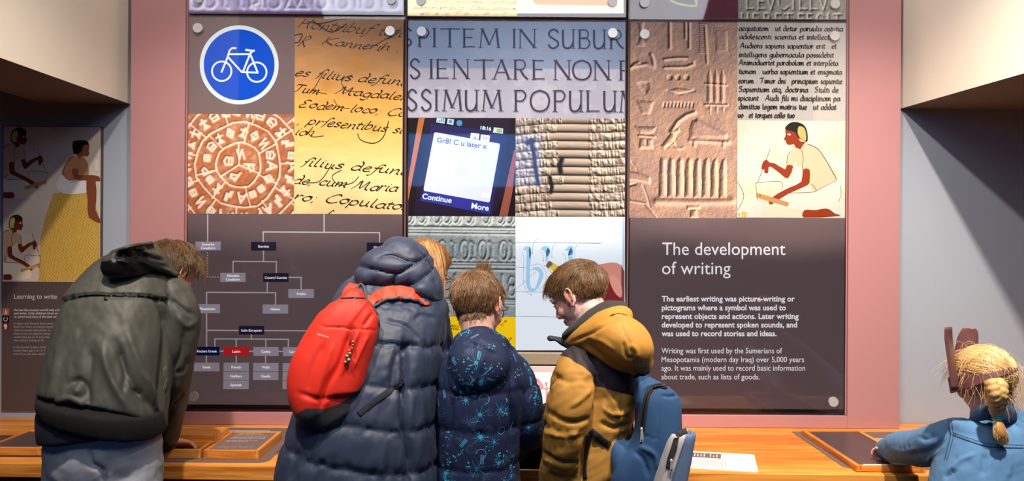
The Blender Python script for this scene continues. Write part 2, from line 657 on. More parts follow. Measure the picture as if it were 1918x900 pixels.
def text_block(name, lines, d, col, parent, m=None, bold=0.0, clip_x=None):
    """lines: (string, x0, x1, baseline y, em height) in photo pixels; x1 None keeps the natural width"""
    V, Fc = [], []
    for ln in lines:
        s, x0, x1, y, h = ln[:5]
        rot = ln[5] if len(ln) > 5 else 0.0
        g, f = glyphs(s, bold)
        w = g[:, 0].max() - g[:, 0].min()
        sx = h if x1 is None else (x1 - x0) / w
        n = len(V)
        cr, sr = math.cos(rot), math.sin(rot)
        for a in g:
            ax, ay = (a[0] - g[:, 0].min()) * sx, a[1] * h
            V.append(P(x0 + ax * cr + ay * sr, y + ax * sr - ay * cr, d))
        Fc += [tuple(i + n for i in q) for q in f]
    o = mesh_obj(name, V, Fc, m or M_TEXT, parent)
    set_ink(o, np.tile(np.array(col, float), (len(V), 1)))
    return o
# ------------------------------------------------------------------ the setting
M_WALL = mat('grey_blue_paint', srgb(160, 168, 182), 0.85, bump=0.15, bscale=400)
M_CREAM = mat('cream_paint', srgb(236, 226, 210), 0.9, bump=0.1, bscale=300)
M_SOFFIT = mat('shaded_cream_soffit', srgb(128, 110, 94), 0.95)  # cream underside given a darker colour for its shade
M_PINK = mat('dusty_pink_lacquer', srgb(178, 128, 130), 0.42, bump=0.12, bscale=500, spec=0.4)
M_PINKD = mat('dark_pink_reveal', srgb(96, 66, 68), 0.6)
M_DARK = mat('dark_room_paint', srgb(84, 82, 86), 0.9)
M_FLOOR = mat('dark_carpet', srgb(62, 58, 58), 0.95, bump=0.6, bscale=700)
M_STEEL = mat('brushed_steel', srgb(215, 214, 214), 0.4, metal=0.55, bump=0.05, bscale=800)
M_ACR = glass_mat('clear_acrylic')
M_WOOD = wood_mat('oiled_hardwood', srgb(236, 162, 74), srgb(196, 112, 42), axis=0)
M_WOODY = wood_mat('oiled_hardwood_across', srgb(232, 156, 70), srgb(186, 106, 40), axis=1)
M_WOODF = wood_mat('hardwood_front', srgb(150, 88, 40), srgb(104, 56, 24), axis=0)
M_MAT = mat('brown_laminate', srgb(112, 92, 88), 0.5)
M_BLACK = mat('black_plastic', srgb(16, 16, 18), 0.4)

YW = CAMY + 3.2       # alcove wall
struct('floor', *box(-5.2, 5.2, -8.6, 0.3, -0.06, 0.0), M_FLOOR)
struct('ceiling', *box(-5.2, 5.2, -8.6, 0.3, 3.6, 3.66), M_DARK)
struct('wall_back', *box(-5.2, 5.2, YW, YW + 0.1, 0, 3.6), M_WALL)
struct('wall_left', *box(-5.3, -5.2, -8.6, YW, 0, 3.6), M_DARK)
struct('wall_right', *box(5.2, 5.3, -8.6, YW, 0, 3.6), M_DARK)
struct('wall_front', *box(-5.2, 5.2, -8.7, -8.6, 0, 3.6), M_DARK)


def prism(prof, y0, y1, prof2=None):
    prof2 = prof2 or prof
    n = len(prof)
    V = [(x, y0, z) for x, z in prof] + [(x, y1, z) for x, z in prof2]
    Fc = [(i, (i + 1) % n, n + (i + 1) % n, n + i) for i in range(n)] + [tuple(range(n - 1, -1, -1)), tuple(range(n, 2 * n))]
    return V, Fc


def bulkhead(name, prof, prof2, under):
    V, Fc = prism(prof, -1.35, YW - 0.0005, prof2)
    o = struct(name, V, Fc, M_CREAM)
    bm = bmesh.new()
    bm.from_mesh(o.data)
    bmesh.ops.recalc_face_normals(bm, faces=bm.faces)
    bm.to_mesh(o.data)
    bm.free()
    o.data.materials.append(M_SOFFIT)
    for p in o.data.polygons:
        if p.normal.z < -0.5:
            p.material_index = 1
    return o


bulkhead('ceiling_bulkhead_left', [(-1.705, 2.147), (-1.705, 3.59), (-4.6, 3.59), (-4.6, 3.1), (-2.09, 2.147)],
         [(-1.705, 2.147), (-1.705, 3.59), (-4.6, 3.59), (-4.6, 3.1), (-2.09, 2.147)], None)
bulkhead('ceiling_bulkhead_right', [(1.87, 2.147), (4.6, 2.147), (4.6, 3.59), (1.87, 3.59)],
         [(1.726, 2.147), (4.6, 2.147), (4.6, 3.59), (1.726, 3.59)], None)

# projection screen on the far side of the gallery; the acrylic sheets mirror it
ps = thing('projection_screen', 'wide blue glowing projection screen high on the gallery wall behind the visitors', 'screen', (-0.6, -8.5, 2.75))
mesh_obj('screen_frame', *box(-1.75, 0.55, -8.59, -8.5, 2.35, 3.32), M_BLACK, ps)
mesh_obj('screen_surface', *box(-1.68, 0.48, -8.5, -8.49, 2.42, 3.26), mat('blue_screen_glow', srgb(70, 130, 205), 0.6, emit=8.0), ps)

# ------------------------------------------------------------------ pink display frame
DF = 3.09


def fx(px, py=420): return P(px, py, DF).x
def fz(px, py): return P(px, py, DF).z


yF, yB = CAMY + DF, YW - 0.001
XL0, XL1, XR0, XR1 = fx(243), fx(344.5), fx(1589.5), fx(1686)
ZB0, ZB1 = max(0.7506, (fz(300, 797) + fz(1650, 802)) / 2), (fz(450, 771) + fz(1480, 778.5)) / 2
frame = thing('display_surround', 'dusty pink painted frame around the backlit picture panels above the counter', 'frame', ((XL0 + XR1) / 2, yF, ZB0))
for nm, b in (('side_board', (XL0, XL1, yF, yB, ZB0, 3.3)), ('side_board', (XR0, XR1, yF, yB, ZB0, 3.3)), ('bottom_rail', (XL1, XR0, yF, yB, ZB0, ZB1))):
    bevel(mesh_obj(nm, *box(*b), M_PINK, frame), 0.002)
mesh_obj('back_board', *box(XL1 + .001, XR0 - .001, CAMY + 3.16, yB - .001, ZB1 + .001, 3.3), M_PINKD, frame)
# thin inner lips between and around the panels
for x in (759.8, 1174.5):
    xx = P(x, 420, 3.13).x
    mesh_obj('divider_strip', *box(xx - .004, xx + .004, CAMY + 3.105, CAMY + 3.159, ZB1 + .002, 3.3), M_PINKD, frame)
for x0, x1 in ((344.6, 347.2), (1586.8, 1589.3)):
    mesh_obj('inner_lip', *box(fx(x0) + .001, fx(x1) - .0003, yF + .012, CAMY + 3.159, ZB1 + .002, 3.3), M_PINK, frame)

DB, DG, DP = 3.122, 3.104, 3.1145     # board front, acrylic front, print surface


def rect_world(x0, y0, x1, y1, d):
    a, b = P(x0, (y0 + y1) / 2, d).x, P(x1, (y0 + y1) / 2, d).x
    c, e = P((x0 + x1) / 2, y1, d).z, P((x0 + x1) / 2, y0, d).z
    return a, b, c, e


def panel(label, x0, y0, x1, y1, board, boardm, _n, bolts):
    a, b, c, e = rect_world(x0, y0, x1, y1, DG)
    t = thing('picture_display', label, 'display panel', ((a + b) / 2, CAMY + DG, c))
    ba, bb, bc, be = rect_world(*board, DB)
    o = mesh_obj('board', *box(ba, bb, CAMY + DP + .0005, CAMY + DP + .02, bc, be), boardm, t)
    g = mesh_obj('acrylic_sheet', *box(a, b, CAMY + DG, CAMY + DG + .006, c, e), M_ACR, t)
    for bx, by in bolts:
        V, Fc = disc_solid(P(bx, by, DG - .0002), (0, -1, 0), .0215, .009, 32, .0205)
        mesh_obj('bolt', V, Fc, M_STEEL, t)
        V, Fc = disc_solid(P(bx, by, DG + .0065), (0, 1, 0), .008, .045, 16)
        mesh_obj('standoff', V, Fc, M_STEEL, t)
    return t


M_BOARD = mat('brown_printed_board', srgb(112, 92, 92), 0.6, emit=0.42, var=0.06, vscale=3)  # emission added to lift the board's brightness
BR = (112, 92, 90)

# ================================================================== panel A: writing systems family tree
pA = panel('tall panel with bicycle sign, clay disc and language family tree', 345, 30, 757, 772.5, (348, 33, 754, 757), M_BOARD,
           None, [(371.5, 53), (731, 58.5), (363.5, 741.5), (735, 744)])
# bicycle road sign
a = Art(DP)
a.circle(448, 121.3, 74, (222, 232, 236), 64)
a.circle(448, 121.3, 66.3, (0, 78, 205), 64)
o_ = (340, 0)
def z2(*q): return [(340 + x / 4.09, y / 4.09) for x, y in q]
WHT = (228, 236, 248)
a.ring(415.3, 133.2, 18.2, 3.4, WHT)
a.ring(481, 135, 18.2, 3.4, WHT)
a.stroke(z2((305, 555), (352, 440), (368, 385), (388, 368), (420, 368)), 3.6, WHT, sm=0)
a.stroke(z2((355, 414), (525, 414)), 3.6, WHT, sm=0)
a.stroke(z2((352, 432), (462, 552), (588, 556)), 3.6, WHT, sm=0)
a.stroke(z2((468, 556), (528, 405)), 3.6, WHT, sm=0)
a.stroke(z2((524, 408), (585, 558)), 3.6, WHT, sm=0)
a.stroke(z2((488, 381), (540, 388), (562, 388)), 4.0, WHT, sm=0)
a.stroke(z2((548, 388), (524, 412)), 3.6, WHT, sm=0)
a.build('bicycle_sign_print', M_PRINT, pA)

# old handwriting on warm paper
p = Pic(551.5, 34, 754, 400.5, 1.6)
Y, X = p.Y, p.X
t = np.clip((Y - 34) / 366, 0, 1)
cols = np.array([(150, 112, 82), (178, 126, 82), (205, 150, 92), (246, 178, 84), (250, 196, 104), (252, 216, 140), (252, 226, 160), (250, 220, 150)], float)  # reflection haze and weaker backlight painted in: top darker and greyer
k = t * 7
i0 = np.clip(k.astype(int), 0, 6)
f = (k - i0)[..., None]
p.C = cols[i0] * (1 - f) + cols[i0 + 1] * f
p.C *= (0.93 + 0.14 * n2(X * 0.3, Y, 10, 4, 3))[..., None]
for cx, cy, r in ((610, 158, 14), (700, 243, 12), (668, 120, 20)):
    p.mix(0.35 * np.exp(-((X - cx) ** 2 + (Y - cy) ** 2) / r ** 2), (196, 120, 40))
o = p.build('handwriting_print', DP, M_PRINT, pA)
a = Art(DP - .0004, (551.5, 35, 753.5, 400))
INK = (44, 34, 32)
HW = dict(slant=0.80, slope=0.09, nib=0.45, wmin=0.22, jit=0.14)
pen_fit(a, 'Hontribuf tefl', 553, 752, 52, 10.5, (58, 50, 54), 2.9, **HW)
a.stroke([(575, 40), (600, 44), (640, 36), (680, 34)], 2.2, (58, 50, 54))
a.stroke([(585, 38), (620, 60), (650, 44)], 2.4, (58, 50, 54))
pen_text(a, 'R', 556, 86, 12, (58, 50, 54), 3.0, **HW)
a.stroke([(552, 66), (566, 64), (560, 78), (552, 80)], 2.4, (58, 50, 54))
pen_fit(a, 'Kannerih .', 600, 748, 84, 8.5, (52, 44, 48), 2.9, **HW)
a.stroke([(700, 86), (725, 72), (748, 60)], 1.6, (52, 44, 48))
pen_fit(a, 'es ~ilius defunc', 550, 762, 142, 9.0, INK, 3.3, **HW)
a.stroke([(606, 135), (592, 160), (588, 170), (612, 176)], 1.3, INK)
a.stroke([(660, 140), (640, 150), (648, 168), (672, 172)], 1.3, INK)
pen_fit(a, 'Tum', 546, 596, 172, 8.5, INK, 3.3, **HW)
pen_fit(a, 'Magdalen', 628, 764, 176, 8.5, INK, 3.4, **HW)
pen_fit(a, 'Eodem loco; Co', 556, 758, 200, 8.5, INK, 3.3, **HW)
a.stroke([(625, 186), (635, 200), (655, 203)], 1.3, INK)
pen_fit(a, ', pr~esentibus siq', 556, 768, 231, 9.0, INK, 3.3, **HW)
a.stroke([(728, 226), (718, 256), (700, 268), (676, 262), (670, 250)], 1.7, INK)
pen_fit(a, 'ioh', 550, 586, 252, 9, INK, 2.7, **HW)
a.stroke([(575, 246), (585, 256), (606, 254)], 1.5, INK)
pen_fit(a, '~ilius defunc', 562, 764, 310, 9.2, INK, 3.4, **HW)
a.stroke([(622, 306), (600, 338), (575, 342)], 1.4, INK)
a.stroke([(640, 318), (622, 330), (635, 346), (660, 342), (672, 330)], 1.4, INK)
pen_fit(a, 'de, cum Maria', 546, 742, 342, 9.2, INK, 3.4, **HW)
pen_fit(a, 'ro; Copulator', 548, 764, 374, 9.5, INK, 3.5, **HW)
pen_text(a, 'f', 606, 408, 9, INK, 3.3, **HW)
a.build('handwriting_ink', M_PRINT, o)

# clay disc with spiral of stamped signs
p = Pic(348, 213.5, 551.3, 400, 1.15)
X, Y = p.X, p.Y
DC = (447, 308)
def ringpts(r, ph=0.0, n=22, e=1.0):
    out = []
    for i in range(n + 1):
        th = 2 * math.pi * i / n + ph
        rr = r * (1 + 0.035 * math.sin(3 * th + r) + 0.02 * math.sin(7 * th))
        out.append((DC[0] + rr * math.cos(th), DC[1] + rr * e * math.sin(th)))
    return out
RR = [42, 80, 120, 162]
for r in RR:
    p.ridge(ringpts(r), 1.5, 3.2)
rs = random.Random(5)
for ri, r in enumerate(RR):
    r0 = 0 if ri == 0 else RR[ri - 1]
    nd = (3, 7, 11, 14)[ri]
    for j in range(nd):
        th = 2 * math.pi * (j + 0.3 * rs.random()) / nd + 0.2 * ri
        p.ridge([(DC[0] + r0 * math.cos(th), DC[1] + r0 * math.sin(th)), (DC[0] + r * math.cos(th), DC[1] + r * math.sin(th))], 1.3, 3.0)
GL = [
    [[(-.8, .8), (0, -1), (.8, .8)], [(-.4, .2), (.4, .2)]], [[(0, -1), (-.7, 0), (0, .9), (.7, 0), (0, -1)], [(0, -.3), (0, .5)]],
    [[(-.7, -.8), (-.2, .8), (.2, -.8), (.7, .8)]], [[(-.6, -.9), (-.6, .9)], [(-.6, -.5), (.3, -.9), (.6, -.3), (-.5, .2)]],
    [[(-.6, .6), (-.7, -.5), (0, -.9), (.7, -.5), (.6, .6), (-.6, .6)], [(-.3, 0), (.3, 0)]], [[(0, -.9), (0, .9)], [(-.6, -.4), (.6, -.4)], [(-.5, .9), (0, .2), (.5, .9)]],
    [[(-.7, .8), (-.3, -.2), (.1, .3), (.5, -.9)], [(-.4, .8), (0, 0), (.4, .5), (.8, -.7)]], [[(-.5, -.5), (.5, -.5), (.5, .5), (-.5, .5), (-.5, -.5)], [(-.5, 0), (.5, 0)]],
]
for ri, (r, n, sz) in enumerate(((20, 4, 10), (61, 17, 9.5), (100, 27, 10), (141, 36, 10.5))):
    for j in range(n):
        th = 2 * math.pi * (j + 0.25 * rs.random()) / n
        cx, cy = DC[0] + r * math.cos(th), DC[1] + r * math.sin(th)
        if not (338 < cx < 560 and 205 < cy < 410):
            continue
        g = rs.choice(GL)
        q = th + math.pi / 2 + rs.uniform(-.3, .3)
        for st in g:
            p.ridge([(cx + sz * (a_ * math.cos(q) - b_ * math.sin(q)), cy + sz * (a_ * math.sin(q) + b_ * math.cos(q))) for a_, b_ in st], 2.0, 3.6)
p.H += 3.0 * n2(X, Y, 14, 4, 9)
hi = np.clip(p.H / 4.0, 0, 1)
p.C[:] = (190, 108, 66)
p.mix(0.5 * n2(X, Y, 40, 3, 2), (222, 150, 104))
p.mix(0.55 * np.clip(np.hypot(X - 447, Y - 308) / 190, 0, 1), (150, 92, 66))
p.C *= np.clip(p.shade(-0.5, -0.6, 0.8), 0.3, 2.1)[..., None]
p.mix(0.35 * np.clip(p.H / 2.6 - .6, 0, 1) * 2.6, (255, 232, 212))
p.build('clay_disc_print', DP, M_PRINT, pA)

# family tree of languages
a = Art(DP)
LN = (212, 203, 208)
def HL(y, x0, x1): a.stroke([(x0, y), (x1, y + (x1 - x0) * ROLL)], 2.2, LN, sm=0)
def VL(x, y0, y1): a.stroke([(x, y0), (x, y1)], 2.2, LN, sm=0)
for q in ((434, 492, 712), (489, 435.5, 518.5), (547, 386, 517.5), (618, 387, 447), (618.6, 494, 740), (634, 401.5, 541), (519, 540, 565.5), (657, 411, 419), (657.3, 466, 475), (657.6, 521, 530)):
    HL(*q)
for q in ((389, 401, 452), (607, 401, 434), (493, 434, 453), (711, 435, 455), (493.5, 469, 489), (436.5, 489, 511), (517.5, 489, 511), (564, 519, 541),
          (500.5, 527, 547), (387, 547, 569), (516, 547, 570), (387, 586, 649), (471, 626, 634), (402.5, 634, 649), (442.5, 634, 649), (498, 634, 650),
          (540, 634, 650), (386.5, 665, 679), (442.5, 665, 679), (497.5, 666, 680), (711, 470, 484)):
    VL(*q)
for k in range(10):
    a.circle(388.5, 473 + k * 4.9, 1.2, LN, 8)
for k in range(4):
    a.circle(393.5 + k * 4.9, 518.3, 1.2, LN, 8)
NAV, LT = (42, 33, 62), (186, 176, 186)
BX = [('Sumerian|Cuneiform', 366, 452, 413.5, 468.5, LT), ('Semitic', 470, 452.5, 517.3, 469, NAV), ('Hamitic', 687, 454, 734, 470.3, NAV),
      ('Akkadian|Cuneiform', 412.5, 510.6, 460, 527.5, LT), ('Central Semitic', 493, 511, 540.5, 527.6, NAV), ('Arabic', 540, 540.8, 588, 557.6, LT),
      ('Phoenician', 364.5, 569, 412, 586, LT), ('Hebrew', 492, 569.8, 539.7, 586.6, LT), ('Indo-European', 447.6, 609.8, 494.8, 626, NAV),
      ('Ancient Greek', 363.5, 648.8, 411, 665, (8, 28, 84)), ('Latin', 419, 649, 466.6, 665.6, (240, 40, 50)), ('Celtic', 474.6, 649.4, 521.8, 666, LT),
      ('Germanic', 529.8, 649.6, 577, 666.4, LT), ('Greek', 363.3, 678.6, 411, 694.8, LT), ('French', 418.6, 678.6, 466, 694.8, LT), ('Italian', 418.4, 695.8, 466, 711, LT),
      ('Spanish', 418.2, 712, 465.8, 728, LT), ('Welsh', 474.3, 679, 521.6, 695, LT), ('Gaelic', 474, 696, 521.4, 711, LT), ('English', 529.6, 679.2, 577, 695.2, LT),
      ('German', 529.4, 696.2, 577, 711.2, LT), ('Dutch', 529.2, 712.2, 577, 728, LT), ('', 686.5, 483.5, 734, 500, (240, 170, 60))]
for s, x0, y0, x1, y1, c in BX:
    a.rect(x0, y0, x1, y1, c)
o = a.build('family_tree_print', M_PRINT, pA)
L = []
for s, x0, y0, x1, y1, c in BX:
    q = s.split('|') if s else []
    cy = (y0 + y1) / 2
    for i, w in enumerate(q):
        wd = min(len(w) * 2.95, 42)
        h = 6.6
        L.append((w, (x0 + x1) / 2 - wd / 2, (x0 + x1) / 2 + wd / 2, cy + (2.5 if len(q) == 1 else (-1.0 if i == 0 else 6.0)), h))
text_block('lettering', L, DP - .0009, (240, 236, 240), o, bold=0.012)

# ================================================================== panel B: inscription, phone, tablet, bell, calligraphy
pB = panel('middle panel with Roman inscription, phone screen, clay tablet and blue calligraphy', 763, 37, 1173, 659, (764.5, 40, 1170.5, 655.5), M_BOARD,
           None, [(790, 59.5), (1147.3, 62.5), (781, 640), (1149, 644)])
p = Pic(764.5, 40, 1170.5, 221, 2.0)
X, Y = p.X, p.Y
up = np.clip((130 - Y) / 3, 0, 1)
p.C[:] = (196, 194, 206)
p.mix(0.55 * n2(X, Y, 55, 5, 4), (168, 166, 184))
p.mix(0.30 * (n2(X + 60 * n2(X, Y, 60, 2, 8), Y, 26, 3, 6) > 0.56), (222, 220, 230))
p.mix(0.62 * up, (118, 146, 184))  # bluish reflection painted over the upper part of the marble
o = p.build('marble_inscription_print', DP, M_PRINT, pB)
a = Art(DP - .0004, (764.5, 40, 1170.3, 221))
def z4(x): return 750 + x / 4.09
ROWS = [(215, 358, 0.010, [('S', -20, 100), ('P', 120, 225), ('I', 230, 290), ('T', 298, 458), ('E', 465, 582), ('M', 595, 765), ('I', 850, 893), ('N', 900, 1045), ('S', 1120, 1225), ('U', 1232, 1342), ('B', 1352, 1458), ('U', 1470, 1580), ('R', 1590, 1712)]),
        (452, 600, 0.008, [('S', 65, 158), ('I', 210, 262), ('E', 262, 380), ('N', 395, 532), ('T', 558, 720), ('A', 710, 838), ('R', 855, 978), ('E', 998, 1116), ('N', 1170, 1308), ('O', 1318, 1462), ('N', 1475, 1612), ('P', 1655, 1790)]),
        (686, 846, 0.006, [('S', 45, 135), ('S', 150, 245), ('I', 250, 300), ('M', 318, 475), ('U', 488, 602), ('M', 618, 782), ('P', 855, 968), ('O', 994, 1142), ('P', 1155, 1268), ('U', 1285, 1402), ('L', 1412, 1530), ('U', 1548, 1660), ('M', 1672, 1830)])]
for yt, yb, sl, row in ROWS:
    for ch, x0, x1 in row:
        dy = (x0 - 50) * sl / 4.09
        mid = (yt + yb) / 2 / 4.09
        c = (58, 70, 98) if yt < 300 else (66, 58, 72)
        rom(a, ch, z4(x0) + .9, z4(x1) + .9, yt / 4.09 + dy + .8, yb / 4.09 + dy + .8, (150, 150, 172), 4.4)
        rom(a, ch, z4(x0), z4(x1), yt / 4.09 + dy, yb / 4.09 + dy, c, 3.5)
a.build('inscription_lettering', M_PRINT, o)

# mobile phone screen
def z5(*q): return [(750 + x / 4.09, 200 + y / 4.09) for x, y in q]
a = Art(DP, (764.5, 221, 965.3, 404.5))
a.rect(764, 221, 966, 405, (26, 14, 22))
a.shape(z5((50, 85), (140, 85), (60, 640), (50, 640)), (14, 10, 18))
a.shape(z5((140, 85), (186, 85), (90, 560), (52, 760), (62, 540)), (186, 112, 60))
a.shape(z5((190, 85), (840, 85), (800, 640), (700, 840), (100, 840)), (34, 22, 44))
a.shape(z5((870, 330), (890, 330), (860, 640), (820, 840), (755, 840), (810, 600)), (150, 84, 64))
a.shape(z5((232, 130), (800, 190), (778, 330), (700, 820), (150, 716), (200, 500)), (38, 32, 88))
a.shape(z5((178, 640), (690, 735), (683, 822), (148, 716)), (50, 48, 150))
a.k += 2
a.shape(z5((268, 194), (759, 281), (762, 300), (686, 722), (675, 731), (183, 643), (178, 628), (258, 202)), (214, 226, 240))
a.shape(z5((540, 198), (606, 206), (600, 250), (534, 240)), (232, 236, 244))
a.shape(z5((616, 210), (686, 220), (680, 266), (612, 256)), (232, 236, 244))
a.shape(z5((280, 84), (342, 90), (338, 128), (274, 118)), (190, 226, 236))
for i in range(4):
    a.shape(z5((282 + 14 * i, 116 + i), (282 + 14 * i, 106 - 7 * i), (291 + 14 * i, 107 - 7 * i), (291 + 14 * i, 118 + i)), (70, 160, 180))
a.shape(z5((362, 90), (410, 96), (405, 138), (357, 130)), (206, 224, 236))
a.circle(*z5((384, 112))[0], 3.6, (80, 150, 200), 16)
a.circle(*z5((452, 124))[0], 5.6, (60, 150, 200), 24)
a.shape(z5((716, 156), (788, 166), (784, 206), (708, 196)), (208, 226, 216))
a.shape(z5((740, 165), (782, 171), (778, 200), (736, 194)), (150, 190, 130))
a.shape(z5((628, 655), (680, 662), (692, 690), (620, 690)), (238, 244, 252))
for cx, cy, r in ((460, 500, 26), (430, 480, 14), (490, 470, 15), (500, 525, 14), (435, 530, 14), (330, 400, 6), (545, 385, 9)):
    a.circle(*z5((cx, cy))[0], r / 4.09, (204, 220, 238), 16)
o = a.build('phone_screen_print', M_PRINT, pB)
rt = math.radians(8.5)
def zz(x, y): return z5((x, y))[0]
L = [('Gr8! C u later x', *[zz(278, 262)[0], zz(664, 0)[0]], zz(0, 270)[1], 13.5, rt * .9)]
text_block('message_lettering', L, DP - .0009, (84, 96, 142), o, bold=0.014)
L = [('18:16', zz(612, 0)[0], zz(694, 0)[0], zz(0, 172)[1], 9.5, rt * .8), ('Continue', zz(166, 0)[0], zz(392, 0)[0], zz(0, 702)[1], 14.5, rt), ('More', zz(542, 0)[0], zz(676, 0)[0], zz(0, 776)[1], 15, rt)]
text_block('key_lettering', L, DP - .0009, (206, 246, 252), o, bold=0.016)
text_block('tab_lettering', [('a', zz(558, 0)[0], zz(584, 0)[0], zz(0, 240)[1], 8, rt), ('T9', zz(624, 0)[0], zz(664, 0)[0], zz(0, 250)[1], 8, rt)], DP - .0009, (110, 120, 150), o)

# clay tablet with wedge writing
p = Pic(965.6, 221.5, 1170.5, 405.5, 1.15)
X, Y = p.X, p.Y
rows = 11.5
ph = (Y - 222 + 0.05 * (X - 965) + 2.5 * np.sin((X - 965) / 38)) / 16.1
fr = ph - np.floor(ph)
ri = np.floor(ph)
prof = np.sqrt(np.clip(1 - (2 * fr - 1) ** 2, 0, 1))
lft = 1042 + 22 * (_h(ri.astype(np.int64), ri.astype(np.int64), ri.astype(np.int64), 3) - .5) * 1.5
mid = (X > lft) & (X < 1103)
w1 = vnoise(np.stack([X / 9.0, ri * 7.7, ri * 0], -1), 11)
cells = np.abs(np.sin((X + 30 * w1) / 3.4)) * (0.5 + fbm(np.stack([X / 7, Y / 6, 0 * X], -1), 3, 5))
side = prof * (0.5 + 0.5 * cells) + 0.8 * fbm(np.stack([X / 6, Y / 5, 0 * X], -1), 3, 8)
p.H = 6.5 * np.where(mid, prof + 0.06 * fbm(np.stack([X / 12, Y / 3, 0 * X], -1), 3, 8), side)
p.C[:] = (164, 148, 132)
p.mix(0.5 * n2(X, Y, 60, 3, 12), (146, 126, 108))
p.C *= np.clip(p.shade(0.25, 1.0, -0.42) if False else 1 - 0.5 * np.gradient(p.H)[0] * -1 * 1.0 - 0.3 * np.gradient(p.H)[1], 0.15, 1.7)[..., None]
p.C *= (0.42 + 0.75 * np.clip(np.where(mid, prof, side * .8), 0, 1))[..., None]
for q, wd in (([(994, 262), (1000, 290), (1003, 318), (1008, 345)], 3.5), ([(1052, 298), (1048, 310), (1050, 322)], 4.5), ([(1030, 332), (1034, 350), (1032, 360)], 3.5), ([(988, 268), (998, 264)], 4.5)):
    p.mix(np.clip(1.5 - p.dist(q) / wd, 0, 1), (34, 28, 30))
p.mix(0.25 * np.clip((1015 - X) / 50, 0, 1) * (Y < 345), (120, 140, 180))  # blue screen reflection painted over the tablet's upper left
p.build('clay_tablet_print', DP, M_PRINT, pB)

# cast bronze band with raised letters
p = Pic(764.5, 404.8, 965.3, 592, 1.2)
X, Y = p.X, p.Y
def z7(x, y): return (750 + x / 4.09, 400 + y / 4.09)
for yy, h in ((101, 3), (112, 2), (128, 3), (150, 3), (372, 3), (392, 3), (424, 3), (652, 3), (668, 3), (690, 2)):
    p.ridge([z7(40, yy), z7(890, yy + 5)], 2.0, h * 1.2)
def oval(cx, cy, rx, ry, w=2.0, h=4):
    p.ridge([(z7(cx, cy)[0] + rx * math.cos(t), z7(cx, cy)[1] + ry * math.sin(t)) for t in np.linspace(0, 2 * math.pi, 18)], w, h)
for cx in (60, 160, 275, 350, 420, 520, 650, 760, 830):
    oval(cx, 15, 7.5, 14)
    p.ridge([z7(cx + 45, 0), z7(cx + 45, 60), z7(cx + 25, 82)], 2.2, 4)
for cx in (200, 320, 490, 630, 790):
    oval(cx, 280, 8, 18)
    oval(cx, 280, 3.5, 12, 1.6, -2)
for cx in (115, 410, 560, 700, 860):
    p.ridge([z7(cx - 18, 215), z7(cx, 235), z7(cx, 335), z7(cx - 22, 352)], 3, 4.5)
    p.ridge([z7(cx + 12, 340), z7(cx + 25, 352)], 2, 4)
for cx, cy in ((855, 520), (855, 585), (700, 545), (560, 545), (300, 545), (150, 545)):
    oval(cx, cy, 6, 10 if cx > 800 else 20)
for cx in (620, 780, 420, 220):
    p.ridge([z7(cx, 470), z7(cx, 610)], 3, 4)
p.H += 2.2 * n2(X, Y, 5, 4, 31) + 3 * n2(X, Y, 25, 3, 33)
p.C[:] = (204, 212, 208)
p.mix(0.6 * n2(X, Y, 30, 4, 35), (150, 164, 160))
p.C *= np.clip(p.shade(-0.35, -0.9, 0.44), 0.2, 1.3)[..., None]
p.mix(0.7 * np.clip(n2(X, Y, 7, 4, 37) * 2.6 - 1.6, 0, 1), (96, 70, 62))
p.build('bronze_lettering_print', DP, M_PRINT, pB)

# yellow strip of handwriting
p = Pic(764.5, 592.3, 965.3, 655.5, 2.5)
p.C[:] = (250, 206, 20)
p.mix(0.4 * n2(p.X, p.Y, 18, 4, 41), (240, 184, 10))
o = p.build('yellow_handwriting_print', DP, M_LIT, pB)
a = Art(DP - .0004, (764.5, 593, 965, 655))
for s, x0, y0 in (('ter Mari', 772, 612), ('i', 868, 606), ('ejus an', 775, 636), ('u z', 925, 608), ('a', 946, 640), ('nuz', 840, 616), ('re', 846, 636), ('; et', 900, 655)):
    pen_text(a, s, x0, y0, 8, (70, 50, 10), 2.2, **HW)
a.build('handwriting_ink', M_PRINT, o)

# calligrapher's blue letters, pen and hand
a = Art(DP, (965.6, 405.8, 1170.4, 655.5))
a.rect(965, 405, 1171, 656, (232, 240, 246))
BL, BLD, GR = (160, 208, 234), (60, 110, 140), (150, 158, 168)
for y, x0, x1 in ((220, 880, 1545), (408, 880, 960), (596, 880, 1180), (785, 880, 1200), (222, 1200, 1530)):
    a.stroke([z7(x0, y), z7(x1, y + 5)], .9, GR, sm=0)
a.stroke([z7(885, 580), z7(1040, 440)], .7, GR, sm=0)
def sh(q, c): a.shape([z7(*t) for t in q], c, 5)
sh([(935, 275), (965, 248), (995, 262), (1000, 300), (992, 480), (1000, 560), (1040, 575), (1010, 598), (985, 590), (960, 520), (965, 300)], BL)
sh([(1000, 432), (1040, 405), (1085, 430), (1095, 480), (1060, 560), (1020, 595), (1050, 520), (1062, 460), (1040, 430)], BL)
sh([(990, 250), (1002, 300), (990, 350), (984, 280)], BLD)
sh([(1075, 270), (1110, 245), (1142, 262), (1145, 300), (1120, 368), (1110, 360), (1112, 300)], BL)
sh([(1130, 262), (1146, 290), (1120, 330), (1115, 290)], BLD)
sh([(1255, 280), (1300, 245), (1325, 262), (1315, 350), (1300, 372), (1284, 350), (1288, 290)], BL)
sh([(1308, 262), (1318, 300), (1286, 320), (1290, 285)], BLD)
